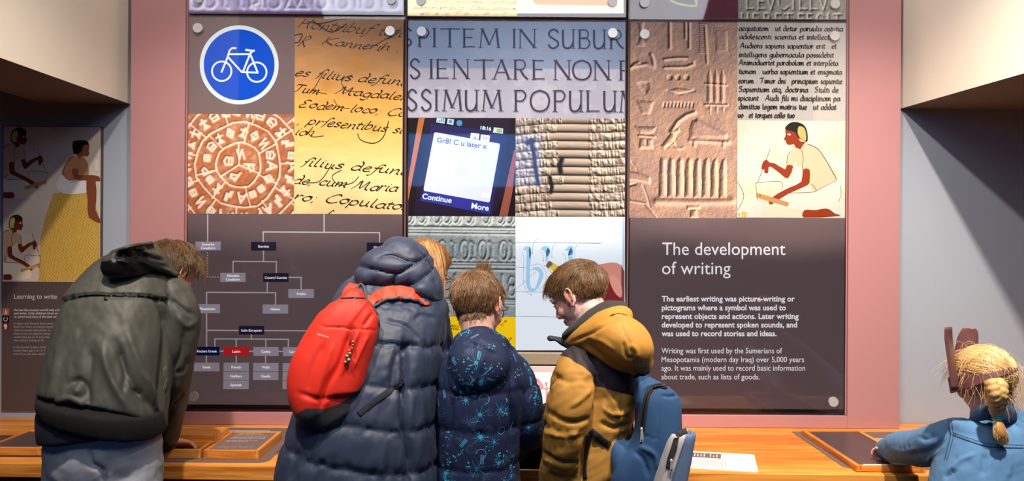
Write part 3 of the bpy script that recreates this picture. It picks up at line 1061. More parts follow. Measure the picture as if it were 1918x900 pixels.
for q in ([(930, 290), (945, 340), (942, 520), (975, 605), (1005, 615)], [(1048, 190), (1018, 230), (1012, 300)], [(1000, 400), (1060, 385), (1112, 440), (1110, 520), (1070, 575)],
          [(1060, 285), (1092, 310), (1096, 355)], [(1200, 215), (1165, 260), (1160, 330)], [(1232, 300), (1262, 320), (1265, 370)], [(1355, 235), (1335, 280), (1335, 360)]):
    a.stroke([z7(*t) for t in q], .8, GR)
for q in ((1012, 304), (1095, 358), (1104, 398), (1161, 331), (1064, 579), (1005, 619)):
    a.circle(*z7(*q), .9, (70, 60, 50), 8)
a.shape([z7(*t) for t in ((1150, 365), (1215, 400), (1420, 560), (1400, 620), (1165, 440), (1125, 395))], (226, 190, 78))
a.shape([z7(*t) for t in ((1135, 360), (1150, 362), (1170, 385), (1130, 420), (1115, 392))], (120, 92, 60))
a.stroke([z7(1112, 395), z7(1160, 455)], .8, (90, 80, 90), sm=0)
sh([(1480, 400), (1540, 385), (1620, 372), (1675, 385), (1710, 430), (1715, 700), (1700, 840), (1600, 700), (1560, 560), (1500, 480), (1440, 440)], (212, 138, 122))
sh([(1560, 540), (1600, 500), (1640, 600), (1700, 640), (1715, 690), (1715, 980), (1500, 980), (1540, 700)], (128, 40, 44))
a.shape([z7(*t) for t in ((1692, 400), (1716, 440), (1716, 980), (1692, 980))], (120, 62, 66))
a.shape([z7(*t) for t in ((1700, 0), (1716, 0), (1716, 440), (1700, 405))], (176, 196, 218))
sh([(1600, 500), (1640, 470), (1690, 540), (1692, 640), (1640, 600)], (226, 152, 134))
a.build('calligraphy_print', M_LIT, pB)

# ================================================================== panel C: hieroglyphs, manuscript, scribe, text
pC = panel('right-hand panel headed The development of writing with carved hieroglyphs and scribe', 1177.5, 39, 1587.5, 778.5, (1180, 42, 1585, 764), M_BOARD,
           None, [(1207, 64.5), (1562.3, 67.5), (1203, 748), (1560, 751.5)])
p = Pic(1179.8, 42, 1380.5, 408, 1.25)
X, Y = p.X, p.Y
def zr(*q): return [(1160 + x / 3.913, y / 3.913) for x, y in q]      # crop at 3.913 px per px, origin (1160, 0)
def zs(*q): return [(1160 + x / 4.09, 200 + y / 4.09) for x, y in q]
def bar(q, w, h): p.ridge(q, w, h)
bar(zr((365, 150), (368, 350)), 2.6, 6)
bar(zr((480, 150), (482, 285)), 2.2, 5)
bar(zr((508, 150), (510, 350)), 2.4, 6)
for i in range(14):
    bar(zr((588, 175 + i * 16), (628, 180 + i * 16)), 1.2, 3)
bar(zr((590, 165), (625, 190), (632, 300), (640, 460)), 2.0, 5)
p.bump_poly(zr((690, 205), (795, 210), (798, 390), (700, 385)), 5)
for i in range(10):
    bar(zr((700 + i * 10, 215), (703 + i * 10, 380)), 1.1, -3)
bar(zr((80, 500), (110, 470), (140, 460)), 2.6, 5)
bar(zr((100, 490), (200, 470), (250, 490), (245, 440), (230, 400)), 3, 6)
p.bump_poly(zr((130, 160), (180, 160), (170, 260), (185, 345), (125, 340), (150, 260)), 5)
bar(zr((330, 435), (420, 425), (500, 425), (540, 450), (540, 470), (490, 490), (330, 495)), 2.6, 6)
for cx in (368, 428, 492):
    p.bump_poly([(1160 + (cx + 20 * math.cos(t)) / 3.913, (567 + 22 * math.sin(t)) / 3.913) for t in np.linspace(0, 6.28, 12)], -7, 2)
p.bump_poly(zr((350, 665), (430, 642), (550, 662), (480, 688), (400, 688)), 5, 2)
bar(zr((350, 665), (440, 690), (550, 662)), 1.8, -4)
for i in range(9):
    bar(zr((330 + i * 26, 755), (326 + i * 26, 780)), 1.9, -5)
p.bump_poly(zr((125, 610), (165, 595), (215, 600), (222, 650), (195, 692), (165, 670)), -5, 3)
p.bump_poly(zr((125, 740), (255, 742), (225, 838), (165, 835)), 5, 3)
for i in range(3):
    cx = 658 + i * 48
    p.bump_poly(zr((cx, 500), (cx + 18, 560), (cx + 20, 740), (cx, 760), (cx - 18, 740), (cx - 16, 560)), 5, 2.5)
    p.bump_poly(zr((cx + 4, 770), (cx + 18, 780), (cx + 10, 835), (cx - 6, 800)), 4, 2)
bar(zr((628, 612), (785, 622)), 1.8, 5)
bar(zr((628, 765), (790, 768)), 1.8, 5)
# ox haunch, gazelle head, offering stand and table of tall loaves
p.bump_poly(zs((540, 240), (538, 170), (560, 105), (600, 92), (700, 140), (820, 200), (830, 225), (820, 245), (640, 245)), 7, 4)
bar(zs((600, 105), (815, 215)), 3.5, 4)
bar(zs((545, 255), (835, 268)), 4.0, 6)
bar(zs((575, 270), (577, 292)), 3, 5)
bar(zs((800, 275), (800, 297)), 3, 5)
bar(zs((400, 190), (450, 110), (520, 60), (575, 42)), 3.6, 7)
p.bump_poly(zs((320, 300), (380, 220), (420, 175), (460, 160), (465, 190), (440, 205), (420, 290), (380, 300), (345, 328)), 7, 3)
p.bump_poly(zs((400, 290), (440, 330), (490, 325), (505, 295), (470, 310), (440, 300), (425, 270)), 5, 3)
bar(zs((350, 318), (400, 285), (435, 240)), 1.5, -3)
p.bump_poly(zs((115, 150), (285, 155), (265, 195), (225, 210), (160, 205)), 6, 3)
bar(zs((150, 222), (268, 230)), 2.2, 5)
p.bump_poly(zs((160, 240), (255, 245), (262, 325), (150, 322)), 6, 3)
bar(zs((205, 262), (210, 285)), 2, -5)
for i in range(8):
    x0 = 305 + i * 66
    lean = (i - 3.5) * -5
    p.bump_poly(zs((x0, 695), (x0 + 6, 480), (x0 + 14 - lean * .3, 410), (x0 + 38 - lean, 385), (x0 + 52, 400), (x0 + 58, 560), (x0 + 58, 695)), 7, 3.5)
bar(zs((290, 722), (600, 728), (868, 718)), 6.5, 8)
p.bump_poly(zs((520, 755), (625, 750), (628, 782), (520, 785)), 6, 3)
p.bump_poly(zs((548, 790), (600, 785), (602, 850), (545, 850)), 6, 3)
for i in range(4):
    bar(zs((60, 505 + i * 16), (150, 515 + i * 15), (228, 545 + i * 11)), 2.4, 5)
p.bump_poly(zs((60, 590), (140, 580), (130, 600), (65, 622)), -8, 3)
bar(zs((95, 420), (140, 480)), 1.2, -3)
bar(zs((185, 600), (215, 680), (240, 765)), 1.3, -3)
bar(zs((70, 720), (200, 740), (290, 850)), 2.0, 4)
gr = n2(X, Y, 2.6, 2, 51)
p.H += 1.5 * gr + 3 * n2(X, Y, 16, 3, 53)
p.C[:] = (172, 138, 126)
p.mix(0.7 * np.clip(n2(X * 2.2, Y, 40, 4, 55) * 1.8 - .4, 0, 1), (206, 160, 124))
p.mix(np.clip((110 - Y) / 110, 0, 1) * .55, (140, 112, 112))
p.mix(np.clip((1215 - X) / 90, 0, 1) * .4, (130, 104, 96))
p.C *= np.clip(p.shade(-0.8, -0.55, 0.44), 0.2, 1.4)[..., None]
p.build('carved_hieroglyph_print', DP, M_PRINT, pC)

# monks' manuscript
p = Pic(1380.7, 42, 1585, 225.5, 2.4)
X, Y = p.X, p.Y
p.C[:] = (182, 176, 169)
p.mix(np.clip((120 - Y) / 90, 0, 1) * .8, (162, 154, 150))
p.mix(0.35 * n2(X, Y, 25, 4, 61), (212, 204, 190))
o = p.build('manuscript_print', DP, M_PRINT, pC)
a = Art(DP - .0004, (1380.7, 43, 1584, 225))
MS = [('aequitatem . ut detur paruulis astutia', 1384, 1579, 57.5), ('adolescenti scientia et intellectus', 1385, 1566, 73), ('Audiens sapiens sapientior erit . et', 1386, 1567, 90),
      ('intelligens gubernacula possidebit .', 1384, 1570, 106.5), ('Animaduertet parabolam et interp~eta', 1384, 1570, 121.5), ('tionem . uerba sapientium et enigmata', 1384, 1577, 138),
      ('eorum . Timor dni . principium sapientie', 1383, 1578, 155.5), ('Sapientiam atq; doctrina . Stulti de', 1384, 1571, 171.5), ('spiciunt . Audi fili mi disciplinam pa', 1382, 1574, 187.5),
      ('dimittas legem matris tue . ut addat', 1384, 1567, 203.5), ('uo . et torques collo tuo .', 1382, 1495, 219.5)]
for s, x0, x1, y in MS:
    pen_fit(a, s, x0, x1, y, 5.6, (58, 46, 46), 2.3, nib=0.5, wmin=0.42, slope=0.006)
a.build('manuscript_ink', M_PRINT, o)


def scribe(a, T, kilt=True, skin=(150, 58, 28), tan=(222, 196, 160)):
    """generic seated scribe, coordinates on a 4.09x crop; T maps them to photo pixels"""
    def S(q, c, sm=4): a.shape([T(*t) for t in q], c, sm)
    def K(q, w=1.0, c=(90, 50, 30)): a.stroke([T(*t) for t in q], w, c)
    wh = (222, 218, 202)
    S([(1283, 440), (1288, 380), (1310, 340), (1345, 305), (1400, 290), (1440, 284), (1520, 322), (1590, 420), (1665, 555), (1500, 648), (1465, 590), (1405, 560), (1400, 478), (1360, 450), (1345, 412), (1335, 455)], tan, 3)
    S([(1170, 745), (1210, 700), (1300, 660), (1500, 645), (1660, 560), (1700, 640), (1690, 730), (1630, 800), (1420, 795), (1230, 775)], wh)
    S([(1165, 760), (1230, 772), (1420, 790), (1415, 850), (1200, 842), (1168, 815)], (232, 212, 184), 3)
    S([(1418, 790), (1500, 790), (1570, 778), (1610, 785), (1650, 815), (1695, 832), (1600, 842), (1416, 850)], skin, 3)
    S([(1275, 170), (1340, 182), (1370, 225), (1385, 262), (1425, 268), (1408, 292), (1385, 322), (1350, 305), (1335, 285), (1300, 292), (1280, 278), (1276, 262), (1262, 246), (1275, 215)], skin, 3)
    S([(1273, 172), (1285, 140), (1320, 118), (1370, 118), (1415, 140), (1440, 190), (1442, 262), (1420, 262), (1370, 235), (1345, 195)], (36, 34, 30), 3)
    S([(1375, 150), (1412, 158), (1430, 200), (1428, 258), (1385, 238), (1366, 195)], (196, 180, 104), 3)
    S([(1283, 445), (1332, 455), (1292, 548), (1235, 512), (1168, 462), (1144, 462), (1140, 506), (1112, 505), (1110, 480), (1088, 474), (1100, 422), (1130, 405), (1150, 425), (1190, 432), (1270, 478)], skin, 2)
    S([(1405, 480), (1458, 480), (1458, 560), (1440, 600), (1300, 662), (1195, 728), (1160, 748), (1145, 722), (1200, 672), (1300, 618), (1395, 572)], skin, 2)
    S([(1050, 655), (1300, 732), (1290, 765), (1050, 694)], (196, 142, 84), 0)
    a.circle(*T(1078, 681), 1.2, (60, 40, 20), 10)
    S([(1285, 208), (1300, 203), (1318, 212), (1302, 220)], (240, 235, 225), 0)
    K([(1345, 305), (1395, 330), (1408, 400), (1400, 478)])
    K([(1440, 284), (1520, 322), (1590, 420), (1665, 555)], 1.3)
    K([(1470, 590), (1500, 648), (1300, 660)])
    K([(1500, 648), (1665, 560)], .8)
    K([(1690, 600), (1700, 660), (1680, 730)], .8)
    K([(1155, 325), (1060, 580)], .9)
    K([(1040, 583), (1235, 572), (1242, 640)], .7)
    K([(1045, 583), (1058, 720)], .7)
    K([(1310, 340), (1288, 380), (1283, 440)], .9)


p = Pic(1380.7, 225.6, 1585, 407.5, 2.4)
X, Y = p.X, p.Y
p.C[:] = (216, 216, 202)
p.mix(0.7 * np.clip(n2(X, Y, 30, 4, 71) * 2 - .8, 0, 1), (214, 196, 150))
p.mix(0.6 * np.clip((X - 1530) / 60, 0, 1) * np.clip((320 - Y) / 80, 0, 1), (196, 190, 160))
p.mix(0.4 * (n2(X, Y, 12, 3, 73) > .62), (200, 210, 190))
o = p.build('scribe_painting_print', DP, M_PRINT, pC)
a = Art(DP - .0004, (1380.7, 226, 1584.5, 407))
scribe(a, lambda x, y: (1160 + x / 4.09, 200 + y / 4.09))
a.stroke([zs((905, 570))[0], zs((950, 660))[0], zs((945, 720))[0], zs((905, 790))[0]], 1.0, (110, 80, 40))
for i in range(26):
    x, y = 905 + random.random() * 70, 800 + random.random() * 50
    a.stroke([zs((x, y))[0], zs((x + 12, y + 8))[0]], 1.6, (214, 180, 40), sm=0)
a.build('scribe_painting_artwork', M_PRINT, o)

WH = (240, 236, 238)
text_block('heading_lettering', [('The development', 1240.5, 1471, 477, 34), ('of writing', 1240, 1368.5, 513, 34)], DP, WH, pC)
BT = [('The earliest writing was picture-writing or', 1239.5, 1488.5, 564), ('pictograms where a symbol was used to', 1239.5, 1472, 580.5), ('represent objects and actions. Later writing', 1239.5, 1496, 596.6),
      ('developed to represent spoken sounds, and', 1239.3, 1493, 612.6), ('was used to record stories and ideas.', 1239.2, 1454.5, 628.8)]
text_block('bold_lettering', [q + (14.6,) for q in BT], DP, WH, pC, bold=0.022)
BT = [('Writing was first used by the Sumerians of', 1239, 1465, 661), ('Mesopotamia (modern day Iraq) over 5,000 years', 1239, 1506, 677.5), ('ago. It was mainly used to record basic information', 1238.8, 1508, 693.5), ('about trade, such as lists of goods.', 1238.6, 1423, 709.8)]
text_block('body_lettering', [q + (14.6,) for q in BT], DP, WH, pC, bold=0.0)

# ================================================================== upper row, cut by the frame edge
TOP = -40
qA = panel('upper panel of violet printing type over the bicycle panel', 345, TOP, 757, 26.5, (347, TOP, 755, 25), M_BOARD, None, [(373, -3), (733, 0)])
p = Pic(347, TOP, 755, 25, 1.3)
X, Y = p.X, p.Y
for i, (x, k) in enumerate(((368, 0), (392, 0), (420, 1), (450, 1), (470, 2), (490, 1), (512, 0), (545, 3), (566, 3), (600, 0), (640, 0), (668, 1), (690, 0), (718, 1), (735, 0))):
    if k == 0:
        p.ridge([(x + 13 * math.cos(t), 4 + 13 * math.sin(t)) for t in np.linspace(0, 6.28, 14)], 3.5, 7)
    elif k == 3:
        p.ridge([(x - 10, 16), (x, -8), (x + 12, 16), (x - 8, 16)], 3, 7)
    else:
        p.ridge([(x, -30), (x, 12), (x + 6, 16)], 3.6, 7)
        if k == 2: p.ridge([(x, 12), (x + 14, 5), (x + 14, -20)], 3, 6)
p.C[:] = (160, 148, 190)
p.mix(np.clip(n2(X * 1.5, Y * .4, 26, 3, 81) * 1.8 - .5, 0, 1), (214, 208, 238))
p.mix(np.clip((X - 560) / 200, 0, 1) * .5, (222, 214, 244))
p.C *= np.clip(p.shade(-0.5, -0.7, 0.22), 0.35, 1.4)[..., None]
p.mix(np.clip((Y - 18) / 5, 0, 1) * .75, (74, 62, 96))
p.mix(np.clip(p.H / 8 - .3, 0, 1) * .6, (246, 244, 255))
p.build('printing_type_print', DP, M_PRINT, qA)

qB = panel('upper panel of bright yellow manuscript and orange tab over the inscription panel', 763, TOP, 1173, 31, (764.5, TOP, 1171, 29), M_BOARD, None, [(788.5, 1.5), (1147, 4)])
p = Pic(764.5, TOP, 968.5, 29.5, 2.2)
p.C[:] = (255, 240, 178)
p.mix(0.5 * n2(p.X, p.Y, 20, 3, 85), (252, 224, 130))
p.mix(np.clip((p.Y - 24) / 2, 0, 1), (226, 176, 60))
o = p.build('yellow_manuscript_print', DP, M_LIT, qB)
a = Art(DP - .0004, (765, TOP, 968, 29))
pen_fit(a, 'tuo fuit Pontifex Baronio', 780, 966, 5, 3.8, (150, 110, 60), 1.3, slant=.5, nib=.9, slope=.01)
pen_fit(a, 'administravit; Copulatione', 772, 966, 17, 3.8, (120, 90, 60), 1.4, slant=.5, nib=.9, slope=.01)
pen_fit(a, 'et s c f b l g l r', 785, 950, 28, 3.8, (110, 80, 40), 1.4, slant=.5, nib=.9)
a.build('manuscript_ink', M_LIT, o)
a = Art(DP, (968.7, TOP, 1170.5, 29))
a.rect(968.7, TOP, 1170.5, 29, (74, 54, 74))
a.rect(968.7, TOP, 1168, 25, (250, 222, 206))
a.shape([(998, TOP), (998, 0), (1001, 6), (1008, 9), (1150, 10.5), (1152, TOP)], (250, 172, 116))
a.build('orange_tab_print', M_LIT, qB)

qC = panel('upper panel of maroon print and stone inscription over the hieroglyph panel', 1177.5, TOP, 1589, 37, (1181, TOP, 1586, 35), M_BOARD, None, [(1207, 6), (1563, 8)])
a = Art(DP, (1181, TOP, 1382.5, 35))
a.rect(1181, TOP, 1383, 35, (96, 46, 60))
a.shape([(1181, TOP), (1262, TOP), (1262, 35), (1181, 35)], (82, 44, 58))
a.shape([(1258, -20), (1300, 0), (1308, 24), (1275, 30), (1255, 12)], (66, 56, 70), 3)
a.stroke([(1256, 1), (1275, 8), (1300, 11), (1304, 4), (1296, -30)], 4.0, (206, 180, 72), sm=3)
a.build('maroon_print', M_PRINT, qC)
p = Pic(1382.8, TOP, 1586, 35.5, 1.3)
X, Y = p.X, p.Y
def rr(ch, x0, x1, yt, yb):
    for pts, k in ROM[ch]:
        q = [tuple(float(t) for t in a_.split(',')) for a_ in pts.split()]
        pp = [(x0 + u * (x1 - x0), yb - v_ * (yb - yt)) for u, v_ in q]
        p.ridge(smooth(pp, 4) if len(pp) > 2 else pp, 1.6, -5)
for ch, x0, x1 in (('L', 1397, 1412), ('E', 1418, 1434), ('V', 1436, 1454), ('C', 1458, 1478), ('I', 1482, 1492), ('L', 1496, 1512), ('L', 1516, 1532), ('V', 1534, 1552)):
    rr(ch, x0, x1, -10, 18)
for ch, x0, x1 in (('H', 1388, 1404), ('E', 1410, 1422), ('R', 1430, 1444), ('E', 1452, 1464), ('T', 1470, 1484), ('F', 1494, 1506), ('E', 1512, 1522), ('C', 1530, 1544), ('I', 1548, 1556), ('T', 1562, 1576)):
    rr(ch, x0, x1, 26, 48)
p.H += 2.2 * n2(X, Y, 4, 4, 91) + 3 * n2(X, Y, 14, 3, 93)
p.C[:] = (150, 146, 136)
p.mix(0.5 * n2(X, Y, 20, 3, 95), (124, 118, 108))
p.C *= np.clip(p.shade(-0.6, -0.7, 0.35), 0.35, 1.4)[..., None]
p.build('stone_inscription_print', DP, M_PRINT, qC)

# ================================================================== light-box sill and touch screen under the middle panel
sb = thing('light_box_sill', 'beige metal sill under the middle panel', 'sill', (0, CAMY + 3.1, P(960, 682, 3.09).z))
x0, x1, z0, z1 = rect_world(764.5, 660, 1172, 682, 3.085)
M_BEIGE = mat('beige_metal', srgb(158, 148, 130), 0.45, metal=0.3)
bevel(mesh_obj('sill_board', *box(x0, x1, CAMY + 3.085, CAMY + 3.1585, z0, z1), M_BEIGE, sb), 0.002)
mesh_obj('shadow_gap', *box(x0, x1, CAMY + 3.092, CAMY + 3.1585, z0 - .004, z0 - .0004), M_BLACK, sb)
ts = thing('touch_screen', 'white-edged interactive screen with red rock-art figures behind the boys', 'screen', (0, CAMY + 3.09, P(960, 790, 3.09).z))
x0, x1, z0, z1 = rect_world(800, 684.5, 1130, 771, 3.09)
bevel(mesh_obj('screen_case', *box(x0, x1, CAMY + 3.0905, CAMY + 3.15, z0, z1), mat('pale_screen_case', srgb(205, 190, 196), 0.4), ts), 0.002)
a = Art(3.0895, (806, 697, 1124, 770))
a.rect(806, 697, 1124, 770, (222, 238, 226))
def zt(*q): return [(930 + x / 5.0, 620 + y / 5.0) for x, y in q]
RD = (176, 120, 122)
for dx in (0, -90, 70, -160):
    def D(q): return [(x + dx, y) for x, y in zt(*q)]
    a.shape(D([(350, 440), (390, 440), (430, 490), (445, 530), (420, 550), (385, 550), (395, 500), (370, 465)]), RD, 3)
    a.stroke(D([(440, 530), (470, 545), (500, 530)]), 3, RD)
    a.stroke(D([(468, 500), (470, 560), (465, 650)]), 3.6, RD)
    a.stroke(D([(474, 570), (490, 650)]), 2.6, RD)
    a.circle(*D([(465, 490)])[0], 3.2, RD, 12)
    a.stroke(D([(462, 480), (448, 462)]), .9, RD, sm=0)
    a.stroke(D([(468, 480), (474, 458)]), .9, RD, sm=0)
a.build('rock_art_image', print_mat('screen_glow_print', 0.8), ts)

# ================================================================== left wall poster
pl = thing('wall_poster', 'Egyptian painting poster headed Learning to write on the alcove wall', 'poster', (P(95, 765, 3.19).x, CAMY + 3.19, P(95, 765, 3.19).z))
DL = 3.184
x0, x1, z0, z1 = rect_world(4, 236, 189, 765.5, DL)
mesh_obj('poster_board', *box(x0 - .0, x1, CAMY + DL, YW - .001, z0, z1), mat('dark_brown_poster', srgb(84, 70, 70), 0.6), pl)
DLp = DL - .0006
p = Pic(6, 237, 188, 527, 1.5)
X, Y = p.X, p.Y
p.C[:] = (214, 202, 188)
p.mix(0.6 * n2(X, Y, 30, 4, 101), (182, 170, 164))
# heap of grain
hx = [(100, 362), (125, 358), (165, 360), (182, 392), (188, 420), (188, 527), (72, 527), (76, 450), (84, 410)]
hm = p.inside(hx).astype(float)
p.mix(hm, (214, 178, 92))
cell = fbm(np.stack([(X + Y * .3) / 3.2, Y / 5.0, 0 * X], -1), 2, 103)
gp = np.abs(np.sin((X + .35 * Y) * 1.05 + 2 * cell)) * np.abs(np.sin((Y - .1 * X) * .62 + np.floor((X + .35 * Y) * 1.05 / 3.1416) * 1.9))
p.mix(hm * 0.75 * np.clip(gp * 2.2 - 1.0, 0, 1), (132, 92, 30))
p.mix(hm * .35 * n2(X, Y, 22, 3, 105), (190, 140, 40))
o = p.build('grain_painting_print', DLp, M_PRINTD, pl)
a = Art(DLp - .0004, (6.3, 237.5, 187.7, 526.7))
scribe(a, lambda x, y: (6 + (1560 - x) * 0.172 - 6, 239 + (y - 118) * 0.1800), skin=(112, 44, 26), tan=(206, 178, 146))
scribe(a, lambda x, y: (2 + (1540 - x) * 0.150, 402 + (y - 118) * 0.166), skin=(112, 44, 26), tan=(186, 158, 130))
def zl(*q): return [(x / 3.4615, 220 + y / 3.4615) for x, y in q]
SK = (122, 66, 44)
a.shape(zl((400, 370), (430, 290), (470, 250), (540, 255), (575, 320), (560, 400), (460, 420)), (160, 112, 84), 3)
a.shape(zl((470, 160), (500, 148), (560, 150), (580, 180), (575, 215), (580, 232), (565, 252), (535, 250), (515, 270), (495, 240), (475, 230)), SK, 3)
a.shape(zl((475, 165), (510, 148), (560, 150), (575, 175), (540, 180), (530, 220), (500, 238), (476, 225)), (26, 24, 24), 3)
a.shape(zl((380, 400), (400, 370), (450, 410), (550, 400), (565, 470), (540, 490), (430, 495), (380, 470), (365, 430)), (214, 212, 216), 3)
a.shape(zl((470, 330), (510, 335), (510, 372), (580, 372), (640, 380), (652, 412), (580, 408), (490, 402), (470, 360)), SK, 2)
a.shape(zl((560, 400), (620, 410), (624, 540), (620, 600), (650, 660), (650, 684), (575, 645), (568, 540)), SK, 2)
a.shape(zl((618, 270), (640, 268), (640, 345), (612, 345)), (214, 206, 196), 0)
a.stroke(zl((405, 370), (430, 300), (480, 250)), 1.0, (80, 50, 36))
a.stroke(zl((455, 420), (560, 400)), .8, (80, 50, 36))
a.build('scribes_artwork', M_PRINTD, o)
WH2 = (196, 188, 188)
text_block('heading_lettering', [('Learning to write', 26.5, 106.5, 559, 12.8)], DLp, (214, 208, 206), pl, M_PRINTD)
T3 = [('Across the ancient world only a few people could read', 26, 163, 582), ('and write. Only children from wealthy families went', 26, 156, 588.2), ('to school and most of the time only boys.', 26, 122.5, 594.6)]
text_block('bold_lettering', [q + (6.0,) for q in T3], DLp, (206, 200, 198), pl, M_PRINTD, bold=0.02)
T4 = [('In Egypt and Greece boys went to school from about 7,', 26, 156, 607), ('learnt to write on pieces of pottery (ostraka) or', 26, 137, 613.3), ('tablets covered with plaster or wax. When they could', 26, 147, 619.6),
      ('they wrote on papyrus using reed pens. Most boys', 26, 144, 626), ('would then go on to be scribes, whereas Greek boys', 26, 143, 632.3), ('their military training at 18.', 26, 82, 638.6),
      ('In the Roman Empire children from wealthy families', 25, 142, 651.5), ('school from age 6 to 11. Most girls got married', 25, 133, 657.8), ('were 12 so only boys stayed on at school.', 25, 112.5, 664)]
text_block('body_lettering', [q + (5.8,) for q in T4], DLp, (176, 166, 166), pl, M_PRINTD, bold=0.004)
a = Art(DLp)
a.rect(4.5, 577, 17, 590, (172, 108, 70))
a.shape([(8.5, 588), (10, 581), (10.5, 579), (12, 582), (13.5, 588), (11.6, 588), (11, 585), (10, 588)], (226, 200, 180))
a.rect(4.5, 590.6, 17, 603.4, (14, 12, 14))
a.stroke([(10.4 + 3.6 * math.cos(t), 597 + 3.8 * math.sin(t)) for t in np.linspace(-1.2, 4.3, 16)], 1.5, (190, 190, 190), sm=0)
a.rect(4.5, 604, 16.5, 617, (128, 20, 34))
a.shape([(7, 609), (9, 606), (12.5, 607), (13.5, 611), (12, 613), (13, 616), (8, 616), (9, 613), (7.5, 611.5)], (226, 206, 200))
a.build('emblem_print', M_PRINTD, pl)
# ------------------------------------------------------------------ counter
ZT = 0.75
ct = thing('exhibit_counter', 'long oiled hardwood counter running under the display panels', 'counter', (0, -0.3, 0))


def frontY(x): return CAMY + 2.547 - (x + 1.76) * (2.547 - 2.474) / 3.03


def slab(x0, x1, z0, z1, y0off=0.0, yback=YW - .002):
    return [(x0, frontY(x0) + y0off, z0), (x1, frontY(x1) + y0off, z0), (x1, yback, z0), (x0, yback, z0),
            (x0, frontY(x0) + y0off, z1), (x1, frontY(x1) + y0off, z1), (x1, yback, z1), (x0, yback, z1)], list(BOXF)


V, Fc = slab(-3.0, 3.0, ZT - 0.05, ZT)
bevel(mesh_obj('worktop', V, Fc, M_WOOD, ct), 0.003)
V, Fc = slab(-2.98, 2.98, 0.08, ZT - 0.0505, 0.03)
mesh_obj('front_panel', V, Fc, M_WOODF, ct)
V, Fc = slab(-2.96, 2.96, 0.0, 0.0795, 0.08)
mesh_obj('plinth', V, Fc, M_BLACK, ct)
for xs in (-2.25, -1.5, -0.72, 0.62, 1.12, 2.2):
    V, Fc = slab(xs, xs + .003, 0.1, ZT - .06, 0.0297)
    mesh_obj('panel_joint', V, Fc, M_BLACK, ct)


def mat_plate(x0, x1, d0, d1, m, name='inlay_mat', ch=0.03, z=ZT):
    y0, y1 = CAMY + d0, CAMY + d1
    pts = [(x0, y1), (x0, y0 + ch), (x0 + ch, y0), (x1 - ch, y0), (x1 - .3 * ch, y0 + .3 * ch), (x1, y0 + ch), (x1, y1)]
    n = len(pts)
    V = [(x, y, z + .0001) for x, y in pts] + [(x, y, z + .0021) for x, y in pts]
    Fc = [tuple(range(n, 2 * n))] + [(i, (i + 1) % n, n + (i + 1) % n, n + i) for i in range(n)]
    o = mesh_obj(name, V, Fc, m, ct)
    return o


mat_plate(-1.47, -0.872, 2.568, 3.035, M_MAT)
mat_plate(-2.15, -1.56, 2.62, 2.90, mat('dark_laminate', srgb(70, 52, 46), .5))
mat_plate(1.185, 2.15, 2.535, 3.03, M_MAT)
mat_plate(-0.34, 0.30, 2.52, 3.05, mat('black_console_top', srgb(8, 8, 9), 1.0, spec=.0), 'console_top')

# label prints on the mats
M_PLATE = mat('printed_label', srgb(170, 150, 150), .5)
mat_plate(-1.29, -1.0, 2.86, 2.99, M_PLATE, 'label_plate', ch=0.004, z=ZT + .002)
mat_plate(1.46, 2.0, 2.78, 2.93, M_PLATE, 'label_plate', ch=0.004, z=ZT + .002)
mat_plate(1.62, 1.95, 2.56, 2.66, M_PLATE, 'label_plate', ch=0.004, z=ZT + .002)

ZM = ZT + .0022


def tray(name, label, cat, x0, x1, d0, d1, h, inner, rim=0.016, drop=0.006, group=None):
    y0, y1 = CAMY + d0, CAMY + d1
    t = thing(name, label, cat, ((x0 + x1) / 2, (y0 + y1) / 2, ZM), group=group)
    z1 = ZM + h
    for nm, b, m in (('rim_side', (x0, x0 + rim, y0, y1, ZM, z1), M_WOODY), ('rim_side', (x1 - rim, x1, y0, y1, ZM, z1), M_WOODY),
                     ('rim_end', (x0 + rim + .0002, x1 - rim - .0002, y0, y0 + rim, ZM, z1 - .0003), M_WOOD), ('rim_end', (x0 + rim + .0002, x1 - rim - .0002, y1 - rim, y1, ZM, z1 - .0003), M_WOOD)):
        bevel(mesh_obj(nm, *box(*b), m, t), 0.0012)
    mesh_obj('tray_panel', *box(x0 + rim + .0002, x1 - rim - .0002, y0 + rim + .0002, y1 - rim - .0002, ZM, z1 - drop), inner, t)
    return t


M_INNER = mat('brown_grey_panel', srgb(122, 100, 98), 0.45)
M_SLATE = mat('dark_writing_slate', srgb(78, 62, 66), 0.35)
tA = tray('text_tray', 'raised wooden block with a grey printed text panel beside the navy coat', 'tray', -1.115, -0.915, 2.605, 2.868, 0.031, M_INNER, 0.013, 0.002)


def on_desk(x, d, z):
    return (x, CAMY + d, z)


def desk_text(name, rows, z, parent, col, m):
    V, Fc = [], []
    for s, x0, x1, d, h in rows:
        g, f = glyphs(s, 0.006)
        w = g[:, 0].max() - g[:, 0].min()
        n = len(V)
        for a_ in g:
            V.append((x0 + (a_[0] - g[:, 0].min()) / w * (x1 - x0), CAMY + d + a_[1] * h, z))
        Fc += [tuple(i + n for i in q) for q in f]
    o = mesh_obj(name, V, Fc, m, parent)
    set_ink(o, np.tile(np.array(col, float), (len(V), 1)))
    return o


